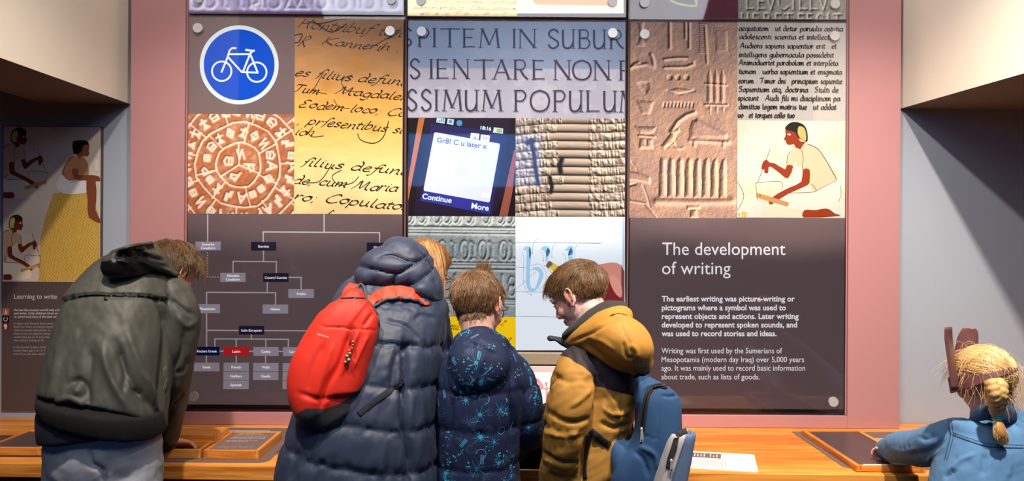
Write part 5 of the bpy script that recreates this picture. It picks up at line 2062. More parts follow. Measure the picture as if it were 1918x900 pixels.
armL = [PP(180, 560, 2.50), PP(150, 620, 2.52), PP(125, 690, 2.54), PP(128, 760, 2.58), PP(140, 815, 2.64)]
body1, hv1 = body(h1, [torso(T1[2:], .78), tube(armR, [.05, .05, .045, .038, .03]), tube(armL, [.05, .05, .045, .038, .03]),
                       tube([PP(262, 520, 2.52), PP(285, 505, 2.58), PP(312, 505, 2.62)], [.07, .06, .058]),
                       tube([PP(150, 830, 2.29), (-1.38, -.85, .5), (-1.38, -.83, .12)], [.08, .055, .04]), tube([PP(240, 830, 2.29), (-1.20, -.85, .5), (-1.18, -.83, .12)], [.08, .055, .04])],
                  [hand(PP(309, 824, 2.615), (.35, .75, -.32), (-.1, .3, .9), 1.0, -1, .45), hand(PP(142, 818, 2.65), (-.05, .9, -.35), (0, .3, .9), 1.0, 1, .3)],
                  r1, (222, 168, 148), neck=tube([PP(290, 512, 2.60), h1.p((0, -.12, -.25))], [.056, .054], seg=18, n=8))
h1.eyes(body1)
M_HB = hair_mat('brown_hair', srgb(56, 40, 27), srgb(142, 106, 68))
M_HCAP = mat('brown_hair_mass', srgb(70, 48, 32), .6, bump=.5, bscale=300)
h1.brows(body1, M_HCAP)
cap, cv, cq, cn, cm, cl = cap_from_head(h1, hv1[0], hv1[1], .05, .06, zline_short, M_HCAP, r1, 3)
short_strands(h1, cv, cn, cm, cl, 7000, .032, M_HB, cap, seed=2, lift=.5, messy=.35, clump=1.6)

TJ = [(194, 770, 2.285, 110, .158)] + T1[3:]
jp = [torso(TJ, 1.0), tube(armR, [(.062, .075), .072, .062, .055, .042], seg=24, n=30), tube(armL, [.07, .068, .062, .056, .045], seg=24, n=30),
      ]
V, Q = fuse(jp, .0062, 7)
px = pix(V)
trunk = (px[:, 0] < 312) & (V[:, 1] < CAMY + 2.5)
V[:, 2] -= np.where(trunk, .25 * (V[:, 0] + 1.30) * np.clip((px[:, 1] - 660) / 90, 0, 1), 0)
N = normals(V, Q)
px = pix(V)
off = .006 * folds(V, (.25, 0, 1), 3.5, 17, 3) + .0035 * folds(V, (-.4, 0, 1), 7, 44, 4)
lowk = np.clip((px[:, 1] - 600) / 150, 0, 1)
off += .006 * lowk * folds(V, (.22, 0, 1), 3.0, 24, 9)
off += creases(V, N, [([(190, 640), (205, 700), (232, 750), (262, 790)], 9, .013), ([(215, 640), (240, 700), (268, 745), (295, 770)], 7, -.012), ([(240, 620), (262, 690), (290, 750)], 7, .009),
                      ([(170, 650), (165, 710), (150, 750)], 8, -.010), ([(128, 720), (150, 712), (165, 740), (160, 765)], 6, -.011), ([(140, 735), (152, 730)], 7, .012), ([(225, 650), (235, 700), (228, 740)], 5, -.008),
                      ([(250, 730), (268, 738)], 5, -.009), ([(270, 700), (292, 740), (298, 775)], 5, .008), ([(295, 560), (312, 600), (308, 680), (300, 760), (300, 830)], 7, -.022),
                      ([(313, 512), (314, 560), (320, 575)], 3.5, -.006), ([(320, 560), (345, 580), (362, 590)], 4, -.008), ([(330, 590), (350, 610), (368, 600)], 5, .006), ([(330, 700), (345, 690), (352, 670)], 4, -.008),
                      ([(100, 755), (130, 745), (160, 760)], 5, .008), ([(110, 640), (100, 700), (88, 750)], 8, .006), ([(345, 620), (340, 660), (320, 700)], 5, -.009), ([(325, 760), (345, 735)], 4, -.008)])
gath = np.clip((px[:, 1] - 762 - .27 * (px[:, 0] - 190)) / 25, 0, 1) * (px[:, 0] < 318) * (V[:, 1] < CAMY + 2.46)
off += .004 * gath * np.sin(px[:, 0] * .9 + 3 * vnoise(V * 30, 2))
# storm flap over the shoulders stands proud of the back
flx = [100, 137, 175, 213, 250, 277, 311, 330, 400]
fly = [570, 556, 550, 551, 552, 553.5, 559, 560, 540]
fy = np.interp(px[:, 0], flx, fly)
face = np.clip(-N[:, 1] * 4 + .3, 0, 1) * (px[:, 0] < 316)
dlt = fy - px[:, 1]
off += face * np.where(dlt > 0, .009 * np.exp(-np.clip(dlt, 0, 99) / 60), -.007 * np.exp(-(dlt / 7) ** 2))
M_RAIN = cloth('grey_green_rain_shell', srgb(70, 71, 65), .54, .1, .15, 1400, var=.06, vs=9, spec=.45)
jk = mesh_obj('jacket', V + N * off[:, None], Q, M_RAIN, r1, True)
b1 = bvh_of(V + N * off[:, None], Q)
M_RIB = cloth('black_rib_knit', srgb(22, 21, 21), .85, .2, .6, 500)
def band(name, rings, m, root, seg=64, n=14, wob=.003, fq=40, seed=4, e=2.3, vox=None):
    V, Fc = tube([PP(a, b, d) for a, b, d, w, h in rings], [(w * mpp(d), h) for a, b, d, w, h in rings], seg=seg, n=n, e=e)
    V, Q = fuse([(V, Fc)], vox or .0065, 3)
    N = normals(V, Q)
    V = V + N * (wob * folds(V, (0, 0, 1), 6, fq, seed))[:, None]
    return mesh_obj(name, V, Q, m, root, True)
def tilt(o, c, k):
    """shear a band so that it drops towards +x"""
    me = o.data
    b = base(o)
    for v in me.vertices:
        v.co.z -= (v.co.x + b.x - c) * k + 0.0
    me.update()
o = band('hem_band', [(193, 752, 2.275, 107, .158), (194, 768, 2.275, 108, .160), (194, 788, 2.275, 105, .154)], M_RIB, r1)
tilt(o, -1.30, .25)
o = band('shirt_hem', [(190, 765, 2.28, 105, .146), (190, 790, 2.28, 107, .148), (192, 806, 2.28, 107, .148)], cloth('navy_shirt', srgb(14, 18, 42), .85), r1)
# cuffs, hood, collar and zip tab
V, Fc = tube([PP(313, 806, 2.585), PP(309, 830, 2.61)], [.037, .034], seg=24, n=6)
mesh_obj('cuff', V, Fc, M_RIB, r1, True)
V, Fc = tube([PP(139, 806, 2.63), PP(141, 826, 2.655)], [.037, .034], seg=24, n=6)
mesh_obj('cuff', V, Fc, M_RIB, r1, True)
HS = [(209, 498, 24, .035), (222, 493, 28, .055), (245, 490, 28, .065), (270, 485, 30, .07), (286, 483, 29, .07), (301, 490, 21, .065), (318, 503, 12, .05), (331, 513, 6, .03)]
hp = [tube([PP(x, y, 2.30 + .0014 * (x - 209)) for x, y, h, t in HS], [(h * mpp(2.34), t) for x, y, h, t in HS], seg=36, n=44, ref=(0, 0, 1), e=2.8, ring_n=(1, .25, 0)),
      tube([PP(212, 474, 2.30), PP(238, 466, 2.28), PP(262, 461, 2.32), PP(284, 455, 2.38)], [.012, .015, .015, .012], seg=14, n=18, ref=(0, 0, 1))]
V, Q = fuse(hp, .0045, 4)
N = normals(V, Q)
off = .006 * folds(V, (1, 0, -.3), 5, 22, 31) + creases(V, N, [([(212, 482), (240, 470), (280, 462), (300, 475)], 5, -.014), ([(214, 487), (235, 475), (258, 472), (285, 489), (318, 500)], 2.5, -.009), ([(262, 488), (290, 502), (320, 508)], 3, .005), ([(218, 486), (238, 492)], 3, .006),
                      ([(285, 458), (300, 478), (318, 490)], 5, .008), ([(262, 470), (285, 482), (310, 488)], 4, -.009), ([(216, 516), (262, 512), (320, 520)], 4, .006)])
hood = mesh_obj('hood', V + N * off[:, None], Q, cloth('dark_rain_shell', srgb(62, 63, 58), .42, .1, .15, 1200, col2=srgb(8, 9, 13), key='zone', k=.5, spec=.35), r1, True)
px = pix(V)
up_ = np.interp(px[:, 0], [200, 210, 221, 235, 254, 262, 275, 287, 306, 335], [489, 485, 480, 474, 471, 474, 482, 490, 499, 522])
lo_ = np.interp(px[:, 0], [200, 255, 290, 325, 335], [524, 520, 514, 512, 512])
attr(hood, 'zone', np.where(N[:, 1] < .2, np.minimum(px[:, 1] - up_, 60), -9))  # black zone paints in the shade inside the folded hood
bh = bvh_of(V + N * off[:, None], Q)
q, nn = hit(bh, 272, 475)
V, Fc = disc_solid(q, nn, .008, .003, 16)
mesh_obj('cord_lock', V, Fc, M_BLACK, hood)
strap_px(b1, [(199, 551), (198.5, 562)], .009, .002, 'hang_tab', M_BLACK, r1, .004)
strap_px(b1, [(142, 557), (175, 553), (213, 554.5), (250, 555), (277, 556.5), (307, 561)], .010, .0015, 'flap_shade_strip', mat('flap_shade_dark', srgb(14, 16, 24), .9), r1, -.001)  # dark strip laid in for the shade under the storm flap
M_JOG = cloth('grey_jersey', srgb(172, 176, 188), .92, .4, .5, 700, var=.05, vs=60)
legs(r1, PP(146, 862, 2.29), PP(243, 862, 2.29), (-1.39, -.85, .46), (-1.19, -.85, .46), (-1.40, -.84, 0), (-1.17, -.84, 0), M_JOG, (.098, .085, .065),
     pelvis=[tube([PP(193, 790, 2.285), PP(194, 850, 2.29), PP(194, 900, 2.29)], [(100 * mpp(2.28), .138), (104 * mpp(2.28), .138), (97 * mpp(2.28), .12)], seg=36, n=10)],
     extra=lambda V, N: creases(V, N, [([(165, 845), (170, 868), (185, 875), (193, 888), (195, 905)], 5, -.014), ([(205, 855), (202, 872), (196, 885)], 6, -.007)]))

# ================================================================== 2. person in the long navy quilted coat
r2 = thing('person', 'person with auburn hair, glasses and long navy quilted coat bending over the counter', 'person', (-.55, CAMY + 2.2, 0))
h2 = Head(PP(797, 512, 2.60), (.60, .62, -.50), (.28, .40, .87), .222)
T2 = [(640, 1180, 2.2, 128, .19), (650, 1060, 2.2, 140, .20), (662, 950, 2.2, 147, .205), (672, 880, 2.2, 146, .205), (684, 800, 2.21, 132, .20), (704, 720, 2.25, 116, .20), (722, 650, 2.30, 110, .19), (730, 605, 2.36, 112, .17), (738, 570, 2.42, 98, .15), (752, 540, 2.48, 66, .12), (770, 520, 2.53, 40, .09)]
aR2 = [PP(788, 588, 2.42), PP(803, 640, 2.36), PP(803, 710, 2.33), PP(800, 775, 2.34), PP(788, 835, 2.38), PP(772, 868, 2.44)]
aL2 = [PP(650, 600, 2.46), PP(622, 660, 2.48), PP(612, 730, 2.50), PP(640, 790, 2.55), PP(690, 815, 2.62)]
body2, hv2 = body(h2, [torso(T2[3:], .75), tube(aR2, [.05, .05, .045, .042, .036, .03]), tube(aL2, [.05, .05, .045, .038, .03]),
                       tube([PP(758, 535, 2.5), h2.p((0, -.1, -.35))], [.07, .056]),
                       tube([PP(625, 880, 2.22), (-.62, -.9, .5), (-.62, -.87, .12)], [.08, .055, .04]), tube([PP(705, 880, 2.22), (-.44, -.9, .5), (-.44, -.87, .12)], [.08, .055, .04])],
                  [hand(PP(770, 869, 2.46), (.1, .95, -.05), (0, .1, 1), .92, -1, .35), hand(PP(695, 818, 2.64), (.2, .9, -.35), (0, .3, .9), .92, 1, .3)],
                  r2, (226, 176, 158), neck=tube([h2.p((0, -.14, -.5)), h2.p((0, -.1, -.25))], [.054, .052], seg=18, n=8))
h2.eyes(body2)
M_HA = hair_mat('auburn_hair', srgb(138, 94, 54), srgb(216, 168, 106), .33)
M_HACAP = mat('auburn_hair_mass', srgb(120, 74, 38), .55, bump=.5, bscale=300)
h2.brows(body2, M_HACAP)
glasses(h2, r2)
def zline_long(y):
    return np.interp(y, [-.6, -.2, -.05, .1, .2, .3, .45], [-.35, -.35, -.05, .06, .18, .28, .33])
cap, cv, cq, cn, cm, cl = cap_from_head(h2, hv2[0], hv2[1], .05, .03, zline_long, M_HACAP, r2, 5)


def long_strands(hd, V, N, ms, L, n, length, m, parent, seed=1, part=(0, .1, .5), K=16, grav=(0, 0, -1), spread=.05, keepdist=1.09, r=.0007, select=None, out=0.0):
    rg = np.random.default_rng(seed)
    w = np.clip(ms + .03, 0, .2)
    if select is not None: w = w * select(L)
    i = rg.choice(len(V), n, p=w / w.sum())
    p, l = V[i].copy(), L[i]
    side = np.sign(l[:, 0] + rg.normal(0, .03, n))
    d = np.stack([side * .9, np.full(n, -.25), -.15 + 0 * side], -1) @ hd.M.T
    g = np.array(grav, float)
    st = length / (K - 1) * rg.uniform(.75, 1.1, n)
    ctr = hd.p((0, -.05, .08))
    rad = np.array((.355, .45, .42)) * hd.H * keepdist
    pts = [p.copy()]
    wob = rg.normal(0, 1, (n, 3)) * spread
    clump = (vnoise(l * 9, 4)[:, None] - .5) * spread * 3
    for k in range(1, K):
        a = min(1, k / (K * .55))
        dr = d * (1 - a) + g * (.35 + .65 * a) + wob * (.5 + a) + clump * np.array((1, .4, 0)) * a + g * .2
        dr /= np.linalg.norm(dr, axis=1)[:, None]
        p = p + dr * st[:, None]
        q = ((p - ctr) @ hd.M) / rad
        rr = np.linalg.norm(q, axis=1)
        ins = (rr < 1)
        q[ins] /= rr[ins][:, None]
        p = np.where(ins[:, None], ctr + (q * rad) @ hd.M.T, p)
        pts.append(p.copy())
    A = np.stack(pts, 1)
    Lc = (A - hd.c) @ hd.M / hd.H
    bad = ((Lc[..., 0] > .05) & (Lc[..., 1] > .20) & (Lc[..., 2] < .06)).any(axis=1)
    return hair_curves('hair_strands', A[~bad], m, parent, r, r * .45)


long_strands(h2, cv, cn, cm, cl, 5200, .27, M_HA, cap, seed=4, r=.0008)
coat = [torso(T2, 1.0, 48, 60), tube(aR2, [(.078, .082), (.078, .08), .078, .074, .066, .052], seg=28, n=40), tube(aL2, [.08, .078, .075, .066, .052], seg=24, n=30)]
V, Q = fuse(coat, .0072, 8)
N = normals(V, Q)
px = pix(V)
dA, sA = pdist(V, cr(aR2, 20)); dB, sB = pdist(V, cr(aL2, 20))
isarm = (dA < .115) & (px[:, 0] > 752) & (px[:, 1] > 585)
isarmL = (dB < .10) & (V[:, 1] > CAMY + 2.44)
lvl = V[:, 2] + .16 * (V[:, 0] + .5) - .25 * (V[:, 1] + .9) * (px[:, 1] < 640)
ph, pd = puff(lvl, .118, .011, V, 3, .007, .03)
pa, pda = puff(sA, .088, .010, V, 5, .007, .03)
pb, _ = puff(sB, .088, .010, V, 6)
off = np.where(isarm, pa, np.where(isarmL, pb, ph))
off += .0045 * folds(V, (.1, 0, 1), 6, 32, 8) + .0035 * folds(V, (.2, 0, 1), 12, 70, 18, 2)
off += creases(V, N, [([(757, 640), (760, 700), (757, 780), (768, 850), (775, 900)], 7, -.03), ([(770, 640), (745, 665), (735, 710), (732, 740)], 5, -.012), ([(775, 600), (790, 590), (812, 598)], 4, -.008),
                      ([(720, 600), (760, 612), (788, 640)], 3.5, -.008), ([(740, 640), (722, 690)], 4, .006), ([(750, 650), (738, 700)], 3, .006), ([(550, 790), (552, 850), (545, 900)], 8, -.008)])
M_NAVY = cloth('navy_quilted_nylon', srgb(48, 59, 84), .56, .15, .12, 1200, var=.08, vs=8, spec=.55)
cV = V + N * off[:, None]
mesh_obj('coat', cV, Q, M_NAVY, r2, True)
b2 = bvh_of(cV, Q)
M_SEAM = mat('dark_seam_thread', srgb(22, 26, 38), .8)
# hood thrown back, quilted
def Rz(a): return Matrix.Rotation(math.radians(a), 3, 'Y')
hp = [ellip(PP(742, 506, 2.34), (.122, .105, .082), Rz(0)), ellip(PP(700, 516, 2.34), (.055, .085, .055)), ellip(PP(785, 530, 2.34), (.070, .09, .105), Rz(-25)), ellip(PP(765, 482, 2.36), (.09, .09, .055), Rz(28)),
      ellip(PP(794, 550, 2.31), (.044, .08, .072), Rz(-15)),
      tube([PP(690, 532, 2.34), PP(740, 548, 2.30), PP(790, 560, 2.34)], [.03, .036, .035], seg=16, n=14, ref=(0, 0, 1))]
V, Q = fuse(hp, .0058, 10)
N = normals(V, Q)
SE = [[(674, 498), (700, 504), (742, 512), (760, 505), (790, 485), (808, 474)], [(742, 512), (736, 530), (737, 545)], [(712, 480), (735, 476), (768, 488), (790, 485)], [(752, 540), (785, 525), (808, 506), (814, 496)],
      [(782, 466), (802, 488), (816, 520), (818, 552)], [(690, 538), (740, 546), (790, 556), (816, 566)]]
off = creases(V, N, [(s_, 2.4, -.009) for s_ in SE]) + .0028 * folds(V, (1, 0, .4), 8, 38, 41) + .002 * folds(V, (.3, 0, 1), 12, 60, 42)
D = np.min([pdist(pix(V), smooth(s_, 4))[0] for s_ in SE], axis=0)
off += .006 * (1 - np.exp(-(D / 9) ** 2))
mesh_obj('hood', V + N * off[:, None], Q, M_NAVY, r2, True)
bh2 = bvh_of(V + N * off[:, None], Q)
for s_ in SE[:-1]:
    strap_px(bh2, s_, .0022, .0006, 'seam_thread', M_SEAM, r2, .0002, 2.3)
M_BLK = cloth('black_trousers', srgb(28, 28, 32), .85)
legs(r2, PP(625, 900, 2.22), PP(705, 900, 2.22), (-.62, -.9, .46), (-.44, -.9, .46), (-.62, -.88, 0), (-.43, -.88, 0), M_BLK, (.10, .075, .055))

# ---- red backpack on the navy coat
bp = thing('backpack', 'small red backpack with grey base and bead zip charm on the navy coat', 'backpack', tuple(PP(610, 790, 2.08)))
AX = [((662, 560), 24, .035), ((660, 577), 44, .050), ((653, 606), 58, .062), ((626, 668), 68, .072), ((612, 711), 71, .074), ((612, 751), 64, .068), ((622, 770), 47, .05)]
SD = PP(662, 560, 2.05) - PP(605, 778, 2.05)
rf = np.cross(unit(SD), (0, 1, 0))
dep = lambda y: 2.115 - .075 * (y - 560) / 220
V, Fc = tube([PP(x, y, dep(y)) for (x, y), w, t in AX], [(w * mpp(dep(y)), t) for (x, y), w, t in AX], seg=40, n=40, ref=rf, e=2.7)
V, Q = fuse([(V, Fc)], .0045, 5)
N = normals(V, Q)
off = .0025 * folds(V, tuple(unit(SD)), 4, 26, 51) + creases(V, N, [([(660, 615), (650, 640), (636, 680), (612, 720), (600, 765)], 5, -.013), ([(672, 618), (655, 660), (640, 700)], 4, .008), ([(690, 625), (676, 655), (660, 690)], 4, .006),
      ([(598, 606), (610, 612), (640, 612), (655, 616), (670, 616), (708, 618)], 1.4, -.0045), ([(610, 640), (585, 690), (575, 740)], 7, -.005), ([(625, 640), (605, 700), (590, 750)], 7, .006), ([(690, 560), (665, 590), (650, 610)], 4, .005), ([(700, 585), (680, 612)], 4, -.006), ([(560, 735), (600, 748), (640, 742)], 5, -.006)])
V = V + N * off[:, None]
px = pix(V)
yb_ = np.interp(px[:, 0], [540, 562, 573, 609, 635, 667, 682, 690, 720], [790, 770, 764, 765, 756, 735, 715, 690, 640])
M_RED = cloth('red_nylon', srgb(222, 48, 32), .55, .2, .2, 1000, col2=srgb(56, 56, 62), key='zone', k=.6, var=.04)
o = mesh_obj('bag_body', V, Q, M_RED, bp, True)
attr(o, 'zone', px[:, 1] - yb_)
bb = bvh_of(V, Q)
M_PIPE = mat('grey_piping', srgb(70, 72, 78), .6)
def tube_px(bvh, pp, r, name, m, parent, lift=.001, n=None):
    h = [hit(bvh, x, y, 2.1) for x, y in smooth(pp, 4)]
    V, Fc = tube([np.array(a) + np.array(b) * (lift) for a, b in h], [r] * len(h), seg=8, n=n or len(h) * 2)
    return mesh_obj(name, V, Fc, m, parent, True)
tube_px(bb, [(640, 558), (665, 557), (688, 560), (702, 575), (708, 597), (709, 630), (702, 665), (690, 700)], .0032, 'piping', M_PIPE, bp)
strap_px(bb, [(661, 620), (656, 645)], .008, .0012, 'zip_line', mat('zip_tape_red', srgb(150, 20, 30), .7), bp)
# bead charm
c0, cn_ = hit(bb, 662, 640)
ch = [ (662, 641, .0045), (660.5, 646, .0032), (658, 652, .0032), (656, 657, .0036), (653.5, 662, .0055), (651.5, 668, .0066), (650, 674, .0066), (648.5, 679, .005)]
par = []
for x, y, r in ch:
    q, nn = hit(bb, x, y)
    par.append(ellip(np.array(q) + np.array(nn) * .007, (r, r * .8, r)))
V, Fc = joinp(par)
mesh_obj('zip_charm', V, Fc, mat('tarnished_beads', srgb(160, 148, 120), .35, metal=.6), bp, True)
text_V = []
g, f = glyphs('quechua', 0.01)
w_ = g[:, 0].max() - g[:, 0].min()
TV = []
for a in g:
    u = (a[0] - g[:, 0].min()) / w_
    q, nn = hit(bb, 594.5 + u * 21 + a[1] * 1.2, 626 + u * 6.5 - a[1] * 5.4)
    TV.append(np.array(q) + np.array(nn) * .0007)
o = mesh_obj('lettering', TV, f, M_PRINTD, bp)
set_ink(o, np.tile((250, 190, 170), (len(TV), 1)))
# straps follow the coat
allb = BVHTree.FromPolygons([tuple(v) for v in cV], [tuple(int(i) for i in q) for q in fuse.__defaults__ and []]) if False else b2
M_RSTR = cloth('red_strap', srgb(226, 70, 48), .55, .2, .2, 1000)
strap_px(b2, [(686, 572), (700, 560), (722, 552), (745, 549), (768, 552), (786, 561), (800, 574)], np.array([.052, .052, .052, .050, .046, .034, .014]), .008, 'shoulder_strap', M_RSTR, bp, .002)
strap_px(b2, [(694, 580), (712, 570), (736, 560), (760, 560), (776, 564), (789, 571)], .008, .010, 'strap_edge', M_PIPE, bp, .002)
strap_px(b2, [(652, 566), (652, 552), (657, 542), (664, 536)], .036, .008, 'shoulder_strap', M_RSTR, bp, .002)
strap_px(b2, [(672, 775), (700, 752), (732, 730), (757, 712)], .018, .002, 'webbing_strap', mat('dark_webbing', srgb(26, 30, 42), .8), bp, .001)
h_ = [PP(671, 562, 2.10), PP(669, 545, 2.13), PP(673, 532, 2.16), PP(681, 536, 2.15), PP(685, 550, 2.13), PP(687, 563, 2.10)]
V, Fc = tube(h_, [.004] * 6, seg=10, n=30)
mesh_obj('grab_loop', V, Fc, M_PIPE, bp, True)

# ================================================================== 3. boy in the star-print jacket
r3 = thing('person', 'boy with short brown hair and glasses in navy jacket printed with cyan stars', 'person', (-.10, CAMY + 2.24, 0))
h3 = Head(PP(897, 576, 2.32), (.40, .80, -.34), (.0, .42, .90), .213)
T3 = [(893, 960, 2.25, 82, .135), (893, 890, 2.25, 80, .135), (895, 820, 2.25, 76, .135), (898, 750, 2.25, 80, .135), (902, 705, 2.26, 80, .13), (906, 675, 2.27, 68, .11), (903, 652, 2.28, 50, .085), (900, 640, 2.29, 36, .06)]
aR3 = [PP(958, 688, 2.29), PP(982, 730, 2.29), PP(988, 780, 2.30), PP(990, 815, 2.34), PP(1006, 800, 2.48), PP(1030, 774, 2.62)]
aL3 = [PP(846, 690, 2.30), PP(832, 740, 2.32), PP(828, 800, 2.36), PP(845, 815, 2.48), PP(865, 790, 2.62)]
body3, hv3 = body(h3, [torso(T3, .82), tube(aR3, [.038, .036, .034, .034, .028, .024]), tube(aL3, [.038, .036, .034, .028, .024]),
                       tube([PP(868, 930, 2.25), (-.17, -.86, .42), (-.17, -.85, .1)], [.065, .045, .035]), tube([PP(918, 930, 2.25), (-.04, -.86, .42), (-.03, -.85, .1)], [.065, .045, .035])],
                  [hand(PP(1031, 772, 2.64), (.05, .9, -.25), (0, .2, 1), .8, 1, .4), hand(PP(866, 788, 2.63), (0, .9, -.2), (0, .2, 1), .8, -1, .4)], r3, (232, 184, 168),
                  neck=tube([PP(902, 662, 2.28), h3.p((0, -.12, -.22))], [.055, .049], seg=18, n=8))
h3.eyes(body3)
M_HC = hair_mat('chestnut_hair', srgb(78, 56, 38), srgb(170, 128, 88))
h3.brows(body3, M_HCAP)
glasses(h3, r3)
def zline3(y):
    return np.interp(y, [-.6, -.30, -.16, -.08, .0, .07, .10, .2, .3, .45], [-.28, -.29, -.22, .0, .10, .03, .04, .20, .30, .34])
cap, cv, cq, cn, cm, cl = cap_from_head(h3, hv3[0], hv3[1], .055, .03, zline3, mat('chestnut_hair_mass', srgb(74, 50, 34), .6, bump=.5, bscale=300), r3, 7)
short_strands(h3, cv, cn, cm, cl, 7500, .026, M_HC, cap, seed=12, lift=.35, whorl=(0.04, -.30, .42), messy=.22, top_len=1.2)
# tuft that stands up at the crown
rg = np.random.default_rng(5)
n = 1500
t0 = np.array([h3.p((.02 + rg.normal(0, .07), .05 + rg.normal(0, .10), .50)) for _ in range(n)])
up_ = PP(900, 480, 2.30) - PP(899, 520, 2.30)
pts = []
dirs = np.tile(unit(up_), (n, 1)) + rg.normal(0, .28, (n, 3)) - (t0 - t0.mean(0)) * 5
ln = (rg.uniform(.5, 1.0, n) * (.022 + .034 * np.exp(-np.sum((t0 - t0.mean(0)) ** 2, axis=1) / .0006)))[:, None]
for k in range(5):
    s = k / 4
    pts.append(t0 - unit(up_) * .006 + dirs * s * ln + np.array((.004, 0, 0)) * s * s)
hair_curves('hair_tuft', np.stack(pts, 1), M_HC, cap, .0006, .0003)
jp = [torso(T3, 1.0, 40, 40), tube(aR3, [.050, .050, .050, .048, .042, .036], seg=24, n=34), tube(aL3, [.050, .050, .050, .042, .036], seg=24, n=30)]
V, Q = fuse(jp, .0062, 8)
N = normals(V, Q)
px = pix(V)
dA, sA = pdist(V, cr(aR3, 20))
arm = (dA < .07) & (px[:, 0] > 958)
l3, _ = puff(V[:, 2], .115, .006, V, 9, .003, .055)
la, _ = puff(sA, .095, .006, V, 10, .003, .02)
off = np.where(arm, la, l3) + .003 * folds(V, (0, 0, 1), 6, 26, 61)
off += creases(V, N, [([(958, 745), (962, 790), (960, 840), (968, 890)], 5, -.022), ([(957, 690), (960, 730), (958, 760)], 3, -.008), ([(850, 700), (846, 760), (842, 830)], 5, -.012)])
jV = V + N * off[:, None]
M_STAR = cloth('navy_printed_softshell', srgb(20, 34, 70), .7, .1, .2, 900, var=.1, vs=20)
o = mesh_obj('jacket', jV, Q, M_STAR, r3, True)
hp = [tube([PP(868, 640, 2.22), PP(900, 634, 2.20), PP(936, 646, 2.23)], [.034, .040, .034], seg=18, n=16, ref=(0, 0, 1)),
      tube([PP(900, 650, 2.18), PP(896, 680, 2.15), PP(886, 708, 2.14), PP(878, 730, 2.15)], [(.088, .05), (.096, .052), (.07, .042), (.036, .028)], seg=30, n=22),
      tube([PP(942, 655, 2.21), PP(930, 690, 2.16), PP(905, 722, 2.14), PP(880, 740, 2.14)], [.018, .02, .02, .016], seg=14, n=20),
      tube([PP(852, 655, 2.21), PP(850, 690, 2.17), PP(856, 722, 2.14), PP(878, 740, 2.14)], [.018, .02, .02, .016], seg=14, n=20)]
V, Q2 = fuse(hp, .0052, 7)
N = normals(V, Q2)
off = .0035 * folds(V, (.6, 0, 1), 6, 26, 71) + creases(V, N, [([(870, 640), (900, 650), (930, 665)], 4, -.006), ([(905, 668), (895, 700), (880, 730)], 4, .006)])
hV = V + N * off[:, None]
hd3 = mesh_obj('hood', hV, Q2, M_STAR, r3, True)
V, Fc = tube([PP(858, 636, 2.25), PP(878, 627, 2.20), PP(900, 625, 2.185), PP(925, 630, 2.20), PP(940, 642, 2.24)], [.008] * 5, seg=10, n=24)
mesh_obj('fleece_lining', V, Fc, cloth('pale_pink_fleece', srgb(226, 200, 196), .95, .5, .6, 500), r3, True)


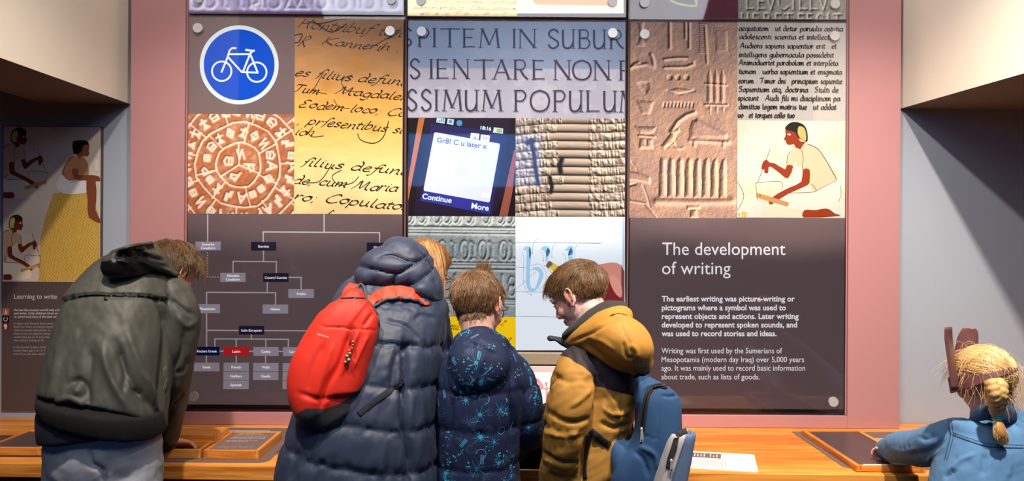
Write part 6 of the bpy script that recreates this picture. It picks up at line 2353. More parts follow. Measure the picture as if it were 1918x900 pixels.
def star_print(V, Q, parent, name, count, seed, sc=1.0, fixed=()):
    rs = random.Random(seed)
    bv = bvh_of(V, Q)
    ctr = V[Q].mean(axis=1)
    fn = np.cross(V[Q[:, 2]] - V[Q[:, 0]], V[Q[:, 3]] - V[Q[:, 1]])
    ar = np.linalg.norm(fn, axis=1)
    rg = np.random.default_rng(seed)
    ids = rg.choice(len(Q), count, p=ar / ar.sum())
    spots = [(ctr[i], fn[i] / ar[i], None) for i in ids]
    for x, y, kd in fixed:
        a, b = hit(bv, x, y, 2.15)
        spots.append((np.array(a), np.array(b), kd))
    OV, OF, OC = [], [], []
    CY, LC, GB = (50, 150, 190), (96, 180, 205), (74, 98, 140)
    lift = [0.0006]
    def put(c, a, b, q2, col):
        n0 = len(OV)
        for u, v in q2:
            w = Vector(c + a * u * sc + b * v * sc)
            loc, nr, _, _ = bv.find_nearest(w, .05)
            if loc is None: return
            OV.append(tuple(loc + nr * lift[0]))
        OC.extend([col] * (len(OV) - n0))
        OF.append(tuple(range(n0, len(OV))))
    def line(c, a, b, x0, y0, x1, y1, w, col):
        L = math.hypot(x1 - x0, y1 - y0)
        nx, ny = -(y1 - y0) / L * w / 2, (x1 - x0) / L * w / 2
        k = max(1, int(L / .012))
        for i in range(k):
            t0_, t1_ = i / k, (i + 1) / k
            xa, ya, xb, yb = x0 + (x1 - x0) * t0_, y0 + (y1 - y0) * t0_, x0 + (x1 - x0) * t1_, y0 + (y1 - y0) * t1_
            put(c, a, b, [(xa - nx, ya - ny), (xb - nx, yb - ny), (xb + nx, yb + ny), (xa + nx, ya + ny)], col)
    def dot(c, a, b, x, y, r, col, k=8):
        put(c, a, b, [(x + r * math.cos(6.283 * i / k), y + r * math.sin(6.283 * i / k)) for i in range(k)], col)
    for c, n, kd in spots:
        lift[0] = 0.0005 + 0.0004 * rs.random()
        a = unit(np.cross(n, (0.1, .2, 1)))
        b = np.cross(n, a)
        th = rs.uniform(0, 6.28)
        a, b = a * math.cos(th) + b * math.sin(th), b * math.cos(th) - a * math.sin(th)
        kd = kd or rs.choices(['burst', 'dots', 'fan', 'ring', 'dash'], (.55, 2.6, 4.4, .5, 1.0))[0]
        if kd in ('burst', 'BURST'):
            R = .0042 if kd == 'burst' else .0062
            dot(c, a, b, 0, 0, R, CY, 10)
            m = rs.randint(8, 11)
            for i in range(m):
                q = 6.283 * i / m + rs.uniform(-.15, .15)
                l0 = rs.uniform(.009, .024) * (1.0 if kd == 'burst' else 1.25)
                line(c, a, b, R * .5 * math.cos(q), R * .5 * math.sin(q), l0 * math.cos(q), l0 * math.sin(q), .0012, CY)
        elif kd == 'dots':
            for i in range(rs.randint(5, 10)):
                dot(c, a, b, rs.uniform(-.016, .016), rs.uniform(-.016, .016), rs.uniform(.0012, .0030), rs.choice((LC, CY)))
        elif kd == 'fan':
            m = rs.randint(5, 9)
            L = rs.uniform(.022, .045)
            for i in range(m):
                x = (i - m / 2) * .0036
                line(c, a, b, x * .5, -L / 2 + rs.uniform(0, .01), x * 1.5, L / 2 - rs.uniform(0, .01), .0008, GB)
        elif kd in ('ring', 'RING'):
            r = rs.uniform(.010, .014) if kd == 'ring' else .0155
            m = 16
            e0 = rs.uniform(0, 6)
            for i in range(m if rs.random() < .5 else 12):
                q0, q1 = e0 + 6.283 * i / m, e0 + 6.283 * (i + 1) / m
                put(c, a, b, [(r * math.cos(q0), r * math.sin(q0)), (r * math.cos(q1), r * math.sin(q1)), ((r - .0013) * math.cos(q1), (r - .0013) * math.sin(q1)), ((r - .0013) * math.cos(q0), (r - .0013) * math.sin(q0))], (92, 176, 206))
        else:
            for i in range(rs.randint(1, 3)):
                line(c, a, b, -.014, i * .004, .014, i * .004, .0020, rs.choice((CY, (84, 150, 190))))
    o = mesh_obj(name, OV, OF, M_PRINTD, parent)
    set_ink(o, np.array(OC, float))
    o['kind'] = 'stuff'


star_print(jV, Q, bpy.data.objects[o.name], 'star_print', 520, 5, fixed=[(899, 776, 'BURST'), (900, 818, 'BURST'), (937, 768, 'BURST'), (934, 866, 'BURST'), (892, 878, 'BURST'), (907, 747, 'RING'), (901, 850, 'RING'), (1000, 740, 'dots'), (990, 800, 'burst'), (975, 690, 'fan'), (970, 700, 'dots'), (960, 720, 'fan')])
star_print(hV, Q2, hd3, 'star_print', 90, 8, fixed=[(892, 679, 'BURST'), (901, 718, 'BURST'), (876, 711, 'RING'), (920, 650, 'fan'), (880, 660, 'fan'), (905, 645, 'fan'), (885, 690, 'dots'), (912, 690, 'dots')])
V, Fc = tube([PP(1000, 806, 2.46), PP(1014, 788, 2.54), PP(1030, 772, 2.64)], [.046, .044, .040], seg=20, n=12)
mesh_obj('cuff', V, Fc, M_RIB, r3, True)
V, Fc = tube([PP(858, 800, 2.58), PP(866, 789, 2.625)], [.04, .037], seg=20, n=6)
mesh_obj('cuff', V, Fc, M_RIB, r3, True)
legs(r3, PP(868, 930, 2.25), PP(918, 930, 2.25), (-.17, -.86, .40), (-.04, -.86, .40), (-.18, -.86, 0), (-.03, -.86, 0), M_BLK, (.075, .06, .048), size=.85)

# ================================================================== 4. boy in the mustard jacket
r4 = thing('person', 'boy looking down to the left in mustard and black hooded winter jacket', 'person', (.24, CAMY + 2.22, 0))
h4 = Head(PP(1083, 556, 2.30), (-.76, .42, -.50), (-.30, .28, .91), .212)
T4 = [(1100, 980, 2.24, 66, .135), (1100, 900, 2.24, 66, .14), (1106, 830, 2.24, 68, .14), (1115, 760, 2.24, 72, .14), (1120, 710, 2.24, 72, .135), (1120, 670, 2.25, 66, .12), (1112, 645, 2.26, 50, .09), (1104, 630, 2.27, 36, .065)]
aL4 = [PP(1082, 682, 2.18), PP(1080, 725, 2.13), PP(1070, 780, 2.12), PP(1058, 840, 2.14), PP(1046, 890, 2.19), PP(1040, 925, 2.24)]
aR4 = [PP(1085, 680, 2.36), PP(1062, 720, 2.40), PP(1050, 775, 2.44), PP(1035, 800, 2.54), PP(1020, 790, 2.66)]
body4, hv4 = body(h4, [torso(T4, .80), tube(aL4, [.042, .042, .038, .034, .03, .026]), tube(aR4, [.042, .04, .036, .03, .024]),
                       tube([PP(1080, 930, 2.24), (.18, -.87, .42), (.18, -.86, .1)], [.065, .045, .035]), tube([PP(1125, 930, 2.24), (.30, -.87, .42), (.31, -.86, .1)], [.065, .045, .035])],
                  [hand(PP(1040, 927, 2.245), (-.3, .5, -.8), (-.6, -.6, -.2), .8, 1, .4), hand(PP(1020, 789, 2.67), (-.2, .9, -.25), (0, .2, 1), .8, 1, .4)], r4, (234, 190, 180),
                  neck=tube([PP(1108, 650, 2.27), h4.p((0, -.12, -.22))], [.056, .050], seg=18, n=8))
h4.eyes(body4)
h4.brows(body4, M_HCAP)
def fringe(L):
    return .03 * np.exp(-((L[:, 1] - .28) / .14) ** 2) * np.clip((L[:, 2] - .1) / .3, 0, 1)
def zline4(y):
    return np.interp(y, [-.6, -.30, -.16, -.08, .0, .07, .10, .2, .3, .45], [-.17, -.18, -.12, .04, .12, .02, .03, .20, .22, .22])
M_HCAP4 = mat('ash_brown_hair_mass', srgb(84, 60, 42), .6, bump=.5, bscale=300)
cap, cv, cq, cn, cm, cl = cap_from_head(h4, hv4[0], hv4[1], .045, .04, zline4, M_HCAP4, r4, 11, fringe)
M_HD = hair_mat('ash_brown_hair', srgb(76, 56, 38), srgb(158, 120, 80))
short_strands(h4, cv, cn, cm, cl, 7500, .030, M_HD, cap, seed=22, lift=.28, whorl=(0, -.32, .40), messy=.22, top_len=1.15, front=(0.1, .8, .0), clump=1.3)
armV = tube(aL4, [(.060, .062), (.070, .070), (.072, .072), (.066, .066), (.058, .058), .048], seg=28, n=40)
jp = [torso(T4, 1.0, 44, 44), armV, tube(aR4, [.06, .056, .052, .046, .038], seg=24, n=30)]
V, Q = fuse(jp, .0062, 6)
N = normals(V, Q)
px = pix(V)
dA, sA = pdist(V, cr(aL4, 24))
edge = np.interp(px[:, 1], [640, 690, 704, 734, 802, 866, 930], [1090, 1112, 1119, 1121, 1107, 1090, 1080])
arm = (dA < .088) & (px[:, 0] < edge) & (V[:, 1] < CAMY + 2.3)
la, _ = puff(sA, .125, .006, V, 12, .005, .055)
lt, _ = puff(V[:, 2] - .25 * V[:, 0], .13, .008, V, 13, .004, .02)
off = np.where(arm, la, lt) + .0035 * folds(V, (.2, 0, 1), 7, 30, 81) + .003 * folds(V, (1, 0, .5), 10, 55, 82)
off += creases(V, N, [([(1119, 706), (1122, 735), (1115, 775), (1107, 805), (1095, 850), (1088, 900)], 5, -.028), ([(1028, 770), (1050, 785), (1078, 790), (1104, 782)], 4, -.012), ([(1020, 808), (1050, 815), (1085, 812)], 5, .007),
                      ([(1016, 845), (1045, 862), (1082, 866)], 4, -.013), ([(1035, 700), (1060, 715), (1085, 712)], 5, -.006), ([(1128, 760), (1150, 775), (1182, 765)], 3.5, .008), ([(1125, 790), (1150, 800), (1180, 790)], 4, -.010),
                      ([(1140, 735), (1150, 760), (1165, 790)], 4, .006), ([(1070, 760), (1090, 745), (1105, 730)], 3.5, .007), ([(1060, 640), (1072, 665), (1078, 690)], 3, -.006), ([(1085, 640), (1110, 668), (1118, 700)], 3, -.006)])
M_MUS = cloth('mustard_shell', srgb(184, 134, 60), .68, .1, .2, 1000, col2=srgb(46, 38, 44), key='zone', k=.8, var=.06, vs=10)
mV = V + N * off[:, None]
jk4 = mesh_obj('jacket', mV, Q, M_MUS, r4, True)
yb4 = np.interp(px[:, 0], [1000, 1030, 1045, 1066, 1093, 1117, 1122, 1150, 1186, 1240], [655, 660, 665, 670, 687, 710, 723, 732, 741, 745])
attr(jk4, 'zone', yb4 - px[:, 1])
b4 = bvh_of(mV, Q)
hp = [tube([PP(1066, 640, 2.24), PP(1100, 628, 2.18), PP(1145, 604, 2.16), PP(1165, 588, 2.20)], [(.022, .03), (.040, .045), (.046, .05), (.03, .04)], seg=24, n=26, ref=(0, 0, 1)),
      tube([PP(1110, 625, 2.18), PP(1150, 628, 2.13), PP(1182, 650, 2.11), PP(1200, 676, 2.12)], [(.035, .05), (.068, .075), (.068, .075), (.038, .045)], seg=30, n=26, ref=(0, 0, 1)),
      tube([PP(1090, 645, 2.18), PP(1120, 655, 2.14), PP(1160, 676, 2.11), PP(1188, 688, 2.13)], [.016, .024, .026, .018], seg=14, n=20, ref=(0, 0, 1))]
V, Q3 = fuse(hp, .0052, 8)
N = normals(V, Q3)
off = .003 * folds(V, (1, 0, -.4), 6, 24, 91) + creases(V, N, [([(1160, 600), (1170, 625), (1182, 650), (1190, 690)], 2, -.005), ([(1148, 590), (1175, 596)], 4, .006), ([(1070, 640), (1110, 622), (1160, 594)], 3, -.007),
      ([(1168, 640), (1172, 665), (1184, 672)], 3, -.007), ([(1180, 645), (1192, 655), (1194, 670)], 4, .006), ([(1100, 630), (1130, 640), (1150, 655)], 4, .004)])
hood4 = mesh_obj('hood', V + N * off[:, None], Q3, cloth('mustard_hood_shell', srgb(188, 136, 58), .62, .1, .2, 1000, var=.05, vs=10), r4, True)
bh4 = bvh_of(V + N * off[:, None], Q3)
strap_px(bh4, [(1144, 590), (1158, 586), (1172, 590)], .014, .003, 'hood_tab', cloth('mustard_tab', srgb(206, 142, 52), .5), hood4)
q, nn = hit(bh4, 1204, 676)
V, Fc = disc_solid(q, nn, .004, .003, 12)
mesh_obj('snap_stud', V, Fc, mat('copper_stud', srgb(120, 70, 40), .3, metal=1), hood4)
M_FLE = cloth('charcoal_fleece', srgb(54, 52, 54), .95, .5, .5, 500)
gp = [tube([PP(1060, 628, 2.22), PP(1084, 612, 2.20), PP(1112, 592, 2.20), PP(1140, 578, 2.23), PP(1160, 574, 2.28)], [(.014, .026), (.022, .034), (.026, .038), (.026, .038), (.02, .03)], seg=20, n=30, ref=(0, 0, 1)),
      tube([PP(1066, 634, 2.28), PP(1080, 626, 2.36), PP(1120, 605, 2.40), PP(1155, 580, 2.35), PP(1160, 574, 2.28)], [(.014, .02), (.018, .024), (.02, .024), (.022, .028), (.02, .03)], seg=16, n=26, ref=(0, 0, 1))]
V, Q3 = fuse(gp, .005, 5)
N = normals(V, Q3)
V = V + N * (.004 * folds(V, (1, 0, .7), 6, 30, 93))[:, None]
mesh_obj('fleece_collar', V, Q3, M_FLE, r4, True)
V, Fc = tube([PP(1030, 633, 2.24), PP(1042, 634, 2.24), PP(1056, 640, 2.23), PP(1075, 650, 2.21)], [(.009, .02), (.007, .02), (.012, .02), (.012, .02)], seg=14, n=16, ref=(0, 0, 1))
mesh_obj('collar_flap', V, Fc, mat('charcoal_flap', srgb(40, 40, 48), .7), r4, True)
legs(r4, PP(1080, 930, 2.24), PP(1125, 930, 2.24), (.18, -.87, .40), (.30, -.87, .40), (.17, -.86, 0), (.31, -.86, 0), M_BLK, (.075, .06, .048), size=.85)

# ---- blue backpack with the boy in mustard
bq = thing('backpack', 'blue backpack with black zip on the back of the boy in mustard', 'backpack', tuple(PP(1200, 930, 2.08)))
A4 = [((1197, 700), 12, .02), ((1208, 714), 22, .035), ((1227, 740), 40, .055), ((1232, 775), 42, .065), ((1230, 815), 44, .07), ((1212, 850), 52, .07), ((1200, 885), 56, .07), ((1192, 925), 50, .065), ((1190, 950), 40, .05)]
V, Fc = tube([PP(x, y, 2.10) for (x, y), w, t in A4], [(w * mpp(2.10), t) for (x, y), w, t in A4], seg=40, n=46, e=3.2, ring_n=(-.12, 0, 1))
lob = tube([PP(1140, 828, 2.14), PP(1165, 850, 2.12), PP(1185, 890, 2.10), PP(1188, 930, 2.10)], [(.02, .02), (.045, .04), (.06, .06), (.06, .06)], seg=24, n=20)
V, Q = fuse([(V, Fc), lob], .0050, 5)
N = normals(V, Q)
off = .003 * folds(V, (.1, 0, 1), 5, 24, 101) + creases(V, N, [([(1207, 730), (1215, 722), (1240, 722), (1262, 738), (1268, 745)], 2.5, .006), ([(1234, 745), (1232, 790), (1230, 822)], 1.4, -.004), ([(1206, 815), (1230, 822)], 1.2, -.003),
      ([(1240, 740), (1255, 742), (1268, 740)], 2, -.006), ([(1188, 845), (1205, 860), (1215, 890)], 4, -.006), ([(1195, 835), (1225, 850), (1232, 880)], 4, .006), ([(1195, 700), (1200, 730), (1196, 760)], 4, .004)])
qV = V + N * off[:, None]
M_BPB = cloth('blue_canvas', srgb(40, 76, 118), .75, .25, .35, 700, var=.12, vs=12)
bag4 = mesh_obj('bag_body', qV, Q, M_BPB, bq, True)
b5 = bvh_of(qV, Q)
M_ZIP = mat('black_zip_tape', srgb(24, 24, 30), .7, bump=.4, bscale=1500)
strap_px(b5, [(1203.5, 803), (1206, 780), (1209, 755), (1213, 738), (1220, 727), (1232, 722), (1248, 722)], .016, .002, 'zip_tape', M_ZIP, bq, .0008)
strap_px(b5, [(1203.5, 800), (1206, 780), (1209, 755), (1213, 738), (1220, 727), (1232, 722), (1246, 722)], .004, .0032, 'zip_teeth', M_BLACK, bq, .0008)
def puller(bv, x, y, parent, L=22, tilt_=-1):
    q, nn = hit(bv, x, y)
    a = Vector((0, 0, -1))
    q = Vector(q) + Vector(nn) * .004
    V1, F1 = ellip(q, (.0045, .003, .006))
    k = L * mpp(2.1)
    pv = [ (q + Vector((dx, -.003 + dy, -z))) for dx, dy, z in ((-.0035, 0, .004), (.0035, 0, .004), (.005, 0, k), (-.005, 0, k), (-.0035, -.0015, .004), (.0035, -.0015, .004), (.005, -.0015, k), (-.005, -.0015, k))]
    V2, F2 = joinp([(V1, F1), (pv, [(0, 1, 2, 3), (4, 5, 6, 7), (0, 1, 5, 4), (1, 2, 6, 5), (2, 3, 7, 6), (3, 0, 4, 7)])])
    o = mesh_obj('zip_puller', V2, F2, M_STEEL, parent)
    V3, F3 = disc_solid(q + Vector((0, -.0046, -k + .005)), (0, -1, 0), .0022, .0006, 10)
    mesh_obj('puller_hole', V3, F3, M_BLACK, o)
puller(b5, 1203.5, 803, bq)
strap_px(b4, [(1106, 805), (1118, 815), (1132, 826), (1142, 832)], .020, .004, 'webbing_strap', mat('black_webbing', srgb(18, 18, 22), .7), bq, .002)
strap_px(b4, [(1104, 812), (1099, 850), (1096, 895)], .014, .003, 'webbing_strap', mat('black_webbing', srgb(18, 18, 22), .7), bq, .002)
strap_px(b4, [(1190, 715), (1192, 760), (1188, 800), (1170, 830)], .022, .006, 'shoulder_strap', mat('black_strap_pad', srgb(20, 22, 28), .8), bq, .001)
V, Fc = tube([PP(1188, 690, 2.16), PP(1200, 688, 2.13), PP(1212, 694, 2.11)], [(.012, .012), (.014, .014), (.01, .01)], seg=12, n=10)
mesh_obj('grab_loop', V, Fc, M_BLACK, bq, True)
# pouch hanging from it
A5 = [((1281, 808), 20, .024), ((1276, 822), 25, .030), ((1268, 850), 28, .032), ((1258, 890), 31, .034), ((1250, 925), 31, .034), ((1247, 945), 26, .026)]
V, Fc = tube([PP(x, y, 2.02) for (x, y), w, t in A5], [(w * mpp(2.02), t) for (x, y), w, t in A5], seg=36, n=30, e=4.5, ring_n=(-.25, 0, 1), ref=(1, .25, 0))
V, Q = fuse([(V, Fc)], .004, 4)
N = normals(V, Q)
px = pix(V)
xe = np.interp(px[:, 1], [800, 815, 850, 885, 930], [1290, 1284, 1272, 1260, 1248])
V = V + N * (.0015 * folds(V, (0, 0, 1), 8, 40, 111) + creases(V, N, [([(1290, 805), (1284, 815), (1272, 850), (1260, 890), (1250, 925)], 1.5, .003)]))[:, None]
M_PCH = cloth('light_grey_canvas', srgb(178, 174, 178), .8, .2, .35, 800, col2=srgb(96, 118, 156), key='zone', k=.7)
pch = mesh_obj('pencil_pouch', V, Q, M_PCH, bq, True)
pch['label'] = 'small grey and blue zipped pouch'
attr(pch, 'zone', px[:, 0] - xe)
b6 = bvh_of(V, Q)
strap_px(b6, [(1287, 806), (1276, 809), (1268, 820), (1262, 840), (1256, 858), (1252, 876)], .016, .0022, 'pouch_zip', M_ZIP, pch, .0006)
puller(b6, 1257, 862, pch, 18)

# ================================================================== 5. girl in denim
r5 = thing('person', 'child with braided blonde hair in blue denim shirt reaching to the slate tray', 'person', (1.46, CAMY + 2.12, 0))
h5 = Head(PP(1838, 712, 2.16), (-.34, .86, -.38), (-.12, .36, .92), .187)
T5 = [(1835, 990, 2.13, 95, .12), (1840, 930, 2.13, 92, .12), (1850, 885, 2.14, 90, .12), (1862, 845, 2.15, 90, .115), (1868, 815, 2.16, 92, .10), (1868, 792, 2.17, 72, .08), (1862, 776, 2.18, 42, .06)]
aL5 = [PP(1800, 812, 2.18), PP(1765, 826, 2.22), PP(1728, 838, 2.33), PP(1690, 838, 2.46), PP(1660, 842, 2.57)]
aR5 = [PP(1930, 815, 2.18), PP(1965, 850, 2.22), PP(1975, 890, 2.32), PP(1935, 880, 2.45), PP(1890, 875, 2.53)]
body5, hv5 = body(h5, [torso(T5, .84), tube(aL5, [.036, .034, .032, .026, .022]), tube(aR5, [.036, .034, .032, .026, .022]),
                       tube([PP(1815, 960, 2.13), (1.36, -.98, .36), (1.36, -.96, .1)], [.06, .042, .032]), tube([PP(1860, 960, 2.13), (1.50, -.98, .36), (1.50, -.96, .1)], [.06, .042, .032])],
                  [hand(PP(1674, 842, 2.52), (-.35, .9, -.12), (0, .15, 1), .66, 1, .6), hand(PP(1885, 872, 2.54), (-.25, .9, -.1), (0, .1, 1), .68, -1, .35)], r5, (236, 192, 176),
                  neck=tube([PP(1862, 790, 2.17), h5.p((0, -.12, -.22))], [.05, .045], seg=18, n=8))
h5.eyes(body5)
M_HBL = hair_mat('blonde_hair', srgb(196, 150, 88), srgb(246, 218, 166), .3)
M_HBCAP = mat('blonde_hair_mass', srgb(176, 130, 74), .5, bump=.4, bscale=300)
h5.brows(body5, M_HBCAP)
cap, cv, cq, cn, cm, cl = cap_from_head(h5, hv5[0], hv5[1], .04, .03, zline_long, M_HBCAP, r5, 15)
# strands combed back to the braid
rg = np.random.default_rng(9)
n = 6500
w = np.clip(cm + .03, 0, .2)
i = rg.choice(len(cv), n, p=w / w.sum())
root5 = h5.p((.02, -.47, -.02))
ctr = h5.p((0, -.06, .10))
rad = np.array((.37, .455, .42)) * h5.H * 1.03
K = 12
pts = []
a0 = ((cv[i] - ctr) @ h5.M) / rad
a1 = ((root5 + rg.normal(0, .012, (n, 3)) - ctr) @ h5.M) / rad
a0 /= np.linalg.norm(a0, axis=1)[:, None]
a1 /= np.linalg.norm(a1, axis=1)[:, None]
om = np.arccos(np.clip(np.sum(a0 * a1, axis=1), -1, 1))[:, None] + 1e-4
bul = rg.uniform(0, .035, (n, 1)) + .05 * vnoise(cl[i] * 7, 6)[:, None]
for k in range(K):
    t = k / (K - 1)
    q = (np.sin((1 - t) * om) * a0 + np.sin(t * om) * a1) / np.sin(om)
    q = q * (1 + bul * math.sin(math.pi * min(t * 1.1, 1)) + .03 * t)
    pts.append(ctr + (q * rad) @ h5.M.T)
hair_curves('hair_strands', np.stack(pts, 1), M_HBL, cap, .0007, .0005)
# flyaways
n = 500
i = rg.choice(len(cv), n, p=w / w.sum())
p = cv[i].copy()
pts = [p.copy()]
d = cn[i] * .5 + rg.normal(0, .5, (n, 3)) + np.array((0, -.1, -.5))
for k in range(7):
    d = d + np.array((0, 0, -.25)) + rg.normal(0, .12, (n, 3))
    p = p + d / np.linalg.norm(d, axis=1)[:, None] * .011
    pts.append(p.copy())
hair_curves('loose_strands', np.stack(pts, 1), M_HBL, cap, .0004, .0002)
# braid: three interlaced strands, then the tied tail
bc = [PP(1866, 716, 2.03), PP(1868, 735, 2.02), PP(1868, 752, 2.025), PP(1867, 766, 2.035), PP(1868, 776, 2.04)]
B = cr(bc, 60)
br = thing
strs = []
for kk in range(3):
    pp, rr_ = [], []
    for j in range(60):
        t = j / 59
        a = 2 * math.pi * (t * 2.4 + kk / 3)
        amp = .017 * (1 - .45 * t)
        pp.append(B[j] + np.array((amp * math.sin(a), -.5 * amp * math.sin(2 * a), 0)))
        rr_.append(.0145 * (1 - .4 * t))
    strs.append(tube(pp, rr_, seg=14, n=70))
V, Q = fuse(strs, .003, 1)
N = normals(V, Q)
V = V + N * (.0012 * folds(V, (.3, 0, 1), 60, 300, 121, 2))[:, None]
braid = mesh_obj('braid', V, Q, mat('blonde_braid', srgb(216, 174, 112), .4, bump=.5, bscale=500, var=.25, vscale=90), r5, True)
n = 500
th = rg.uniform(0, 6.28, n)
pts = []
c1, c2, c3, c4_ = PP(1868, 780, 2.04), PP(1870, 798, 2.03), PP(1874, 815, 2.028), PP(1877, 828, 2.03)
for c, r in ((c1, .006), (c2, .015), (c3, .021), (c4_, .017)):
    rr_ = r * np.sqrt(rg.uniform(0, 1, n)) if c is not c1 else r * np.ones(n)
    pts.append(c + np.stack([np.cos(th) * rr_, np.sin(th) * rr_ * .6, rg.normal(0, .003, n)], -1))
hair_curves('braid_tail', np.stack(pts, 1), M_HBL, braid, .0009, .0004)
V, Fc = tube([c1 + (0, 0, .012), c1, c1 - np.array((0, 0, .004)), c2 * .3 + c3 * .7, c4_], [.008, .008, .009, .015, .006], seg=16, n=20)
mesh_obj('braid_tail_core', V, Fc, M_HBCAP, braid, True)
V, Fc = joinp([tube([c1 + np.array((.011 * math.cos(t), .011 * math.sin(t), .006 - k * .006)) for t in np.linspace(0, 6.28, 13)], [.0035] * 13, seg=8, n=30) for k in range(3)])
mesh_obj('hair_tie', V, Fc, cloth('teal_elastic', srgb(60, 176, 180), .7), braid, True)
# denim shirt
armV = tube(aL5, [(.052, .058), (.058, .060), (.060, .060), (.054, .052), (.036, .036)], seg=26, n=36, ref=(0, 0, 1))
jp = [torso(T5, 1.0, 40, 34), armV, tube(aR5, [.052, .052, .05, .04, .03], seg=24, n=30)]
V, Q = fuse(jp, .0052, 6)
N = normals(V, Q)
off = .0035 * folds(V, (.2, 0, 1), 7, 26, 131) + .002 * folds(V, (1, .3, .2), 9, 50, 132)
off += creases(V, N, [([(1779, 784), (1782, 805), (1784, 815), (1778, 840), (1772, 862)], 1.8, .0035), ([(1784, 811), (1815, 822), (1845, 832), (1870, 834), (1917, 836)], 1.8, .0035), ([(1700, 850), (1730, 848), (1755, 835), (1770, 820)], 5, -.007),
                      ([(1735, 862), (1755, 850), (1772, 832)], 3, .008), ([(1660, 835), (1690, 845), (1720, 838)], 4, .004), ([(1780, 880), (1800, 862), (1825, 850)], 4, .006), ([(1770, 895), (1790, 880)], 4, -.007),
                      ([(1715, 815), (1735, 822), (1750, 812)], 3.5, -.006), ([(1650, 832), (1662, 838), (1672, 833)], 2, -.004), ([(1880, 840), (1890, 870), (1886, 895)], 6, .005), ([(1845, 850), (1840, 890)], 6, -.005)])
dV = V + N * off[:, None]
M_DEN = cloth('washed_denim', srgb(88, 134, 180), .8, .3, .35, 1100, var=.25, vs=12)
mesh_obj('shirt', dV, Q, M_DEN, r5, True)
b7 = bvh_of(dV, Q)
M_STI = mat('dark_denim_seam', srgb(34, 54, 84), .85)
for nm, q_ in (('yoke_seam', [(1784, 809), (1815, 820), (1845, 829), (1870, 832), (1917, 833)]), ('yoke_seam', [(1784, 813), (1815, 825), (1845, 834), (1870, 837), (1917, 838)]), ('armhole_seam', [(1777, 785), (1780, 805), (1781, 815), (1775, 840), (1769, 860)]), ('armhole_seam', [(1782, 785), (1785, 806), (1786, 815), (1780, 840), (1774, 860)])):
    strap_px(b7, q_, .0016, .0008, nm, M_STI, r5, .0004)
V, Fc = tube([PP(1822, 782, 2.12), PP(1845, 772, 2.075), PP(1875, 774, 2.07), PP(1896, 778, 2.09), PP(1904, 790, 2.13)], [(.014, .006), (.022, .008), (.026, .008), (.024, .008), (.012, .006)], seg=16, n=30, ref=(0, 0, 1))
mesh_obj('collar', V, Fc, cloth('dark_denim_collar', srgb(44, 74, 112), .8, .3, .35, 1100), r5, True)
V, Fc = tube([PP(1672, 840, 2.52), PP(1655, 843, 2.59)], [(.036, .034), (.032, .030)], seg=24, n=8, ref=(0, 0, 1), e=2.4)
mesh_obj('cuff', V, Fc, cloth('pale_denim_cuff', srgb(120, 152, 186), .8, .3, .3, 1100), r5, True)
# headband with two tall card ears
M_CARD = mat('brown_card', srgb(112, 72, 74), .42, bump=.1, bscale=600)
ctr = h5.p((0, -.05, .12))
P_, N_ = [], []
for t in np.linspace(0, 2 * math.pi, 41):
    tl = (math.cos(t), math.sin(t))
    q = np.array((.415 * tl[0], .515 * tl[1] - .03, .10 + .10 * tl[0] * 1.0 - .04 * tl[1]))
    P_.append(h5.p(q))
    N_.append(h5.M @ unit((tl[0], tl[1] * .8, .12)))
V, Fc = ribbon(P_, N_, .046, .0015, .0, n=120)
hb = mesh_obj('headband', V, Fc, M_CARD, r5, True)
q0 = h5.loc(PP(1780, 730, 2.10)[None])[0]
def card(name, outline, d0, d1, th=.0016):
    n = len(outline)
    V = [PP(x, y, d0 + (d1 - d0) * k) + np.array((0, 0, 0)) for k, (x, y) in zip(np.linspace(0, 1, n), outline)]
    V = np.array(V)
    V2 = V + np.array((.0003, th, 0))
    W = np.concatenate([V, V2])
    Fc = [tuple(range(n)), tuple(range(2 * n - 1, n - 1, -1))] + [(i, (i + 1) % n, n + (i + 1) % n, n + i) for i in range(n)]
    return mesh_obj(name, W, Fc, M_CARD, hb)
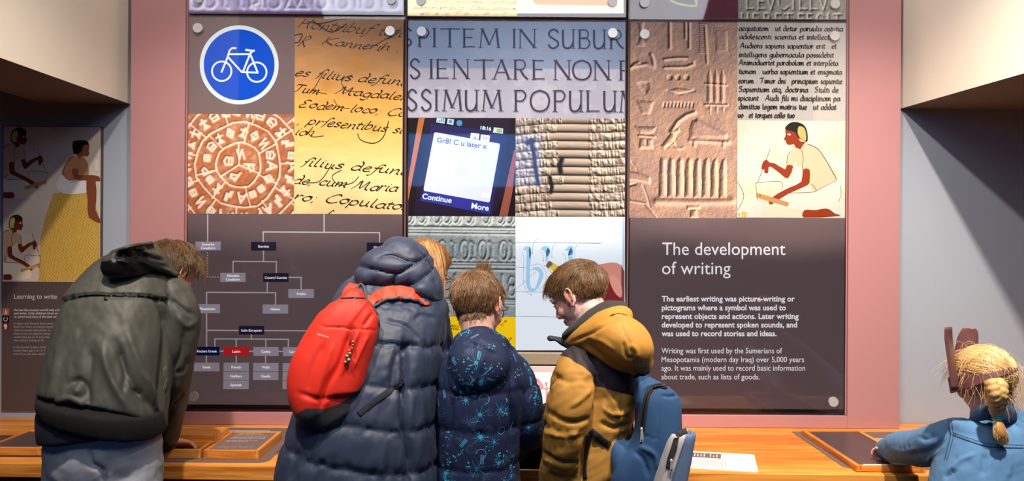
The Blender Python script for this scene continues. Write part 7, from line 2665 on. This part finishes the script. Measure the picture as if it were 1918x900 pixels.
def ear_strip(name, left, right, dl, dr, th=.0018):
    """tall curved card: rows of left and right edge points"""
    L = cr([list(PP(x, y, dl)) for x, y in left], 16)
    R = cr([list(PP(x, y, dr)) for x, y in right], 16)
    rows = []
    m = 7
    nrm = unit(np.cross(R[8] - L[8], L[0] - L[-1]))
    V = []
    for s in (0, 1):
        for a, b in zip(L, R):
            for j in range(m):
                t = j / (m - 1)
                V.append(a * (1 - t) + b * t + nrm * (.012 * 4 * t * (1 - t) + s * th))
    Fc = []
    def id_(s, i, j): return s * 16 * m + i * m + j
    for i in range(15):
        for j in range(m - 1):
            Fc.append((id_(0, i, j), id_(0, i, j + 1), id_(0, i + 1, j + 1), id_(0, i + 1, j)))
            Fc.append((id_(1, i, j), id_(1, i + 1, j), id_(1, i + 1, j + 1), id_(1, i, j + 1)))
        Fc.append((id_(0, i, 0), id_(0, i + 1, 0), id_(1, i + 1, 0), id_(1, i, 0)))
        Fc.append((id_(0, i, m - 1), id_(1, i, m - 1), id_(1, i + 1, m - 1), id_(0, i + 1, m - 1)))
    for j in range(m - 1):
        Fc.append((id_(0, 0, j), id_(1, 0, j), id_(1, 0, j + 1), id_(0, 0, j + 1)))
        Fc.append((id_(0, 15, j), id_(0, 15, j + 1), id_(1, 15, j + 1), id_(1, 15, j)))
    return mesh_obj(name, V, Fc, M_CARD, hb, True)
ear_strip('card_ear', [(1769, 612), (1769, 635), (1773, 665), (1777, 695), (1782, 731)], [(1777, 611.5), (1779, 635), (1782, 662), (1785, 690), (1792, 726)], 2.10, 2.18)
ear_strip('card_ear', [(1803, 613.5), (1794, 630), (1788, 655), (1787, 680), (1788, 715)], [(1827, 614), (1832, 622), (1832.5, 640), (1831, 665), (1830, 700)], 2.27, 2.23)
legs(r5, PP(1815, 960, 2.13), PP(1865, 960, 2.13), (1.36, -.98, .36), (1.50, -.98, .36), (1.35, -.97, 0), (1.51, -.97, 0), cloth('dark_leggings', srgb(40, 40, 60), .85), (.075, .055, .042), size=.8,
     pelvis=[tube([PP(1838, 940, 2.13), PP(1838, 985, 2.13)], [(88 * mpp(2.13), .11), (84 * mpp(2.13), .10)], seg=30, n=8)])
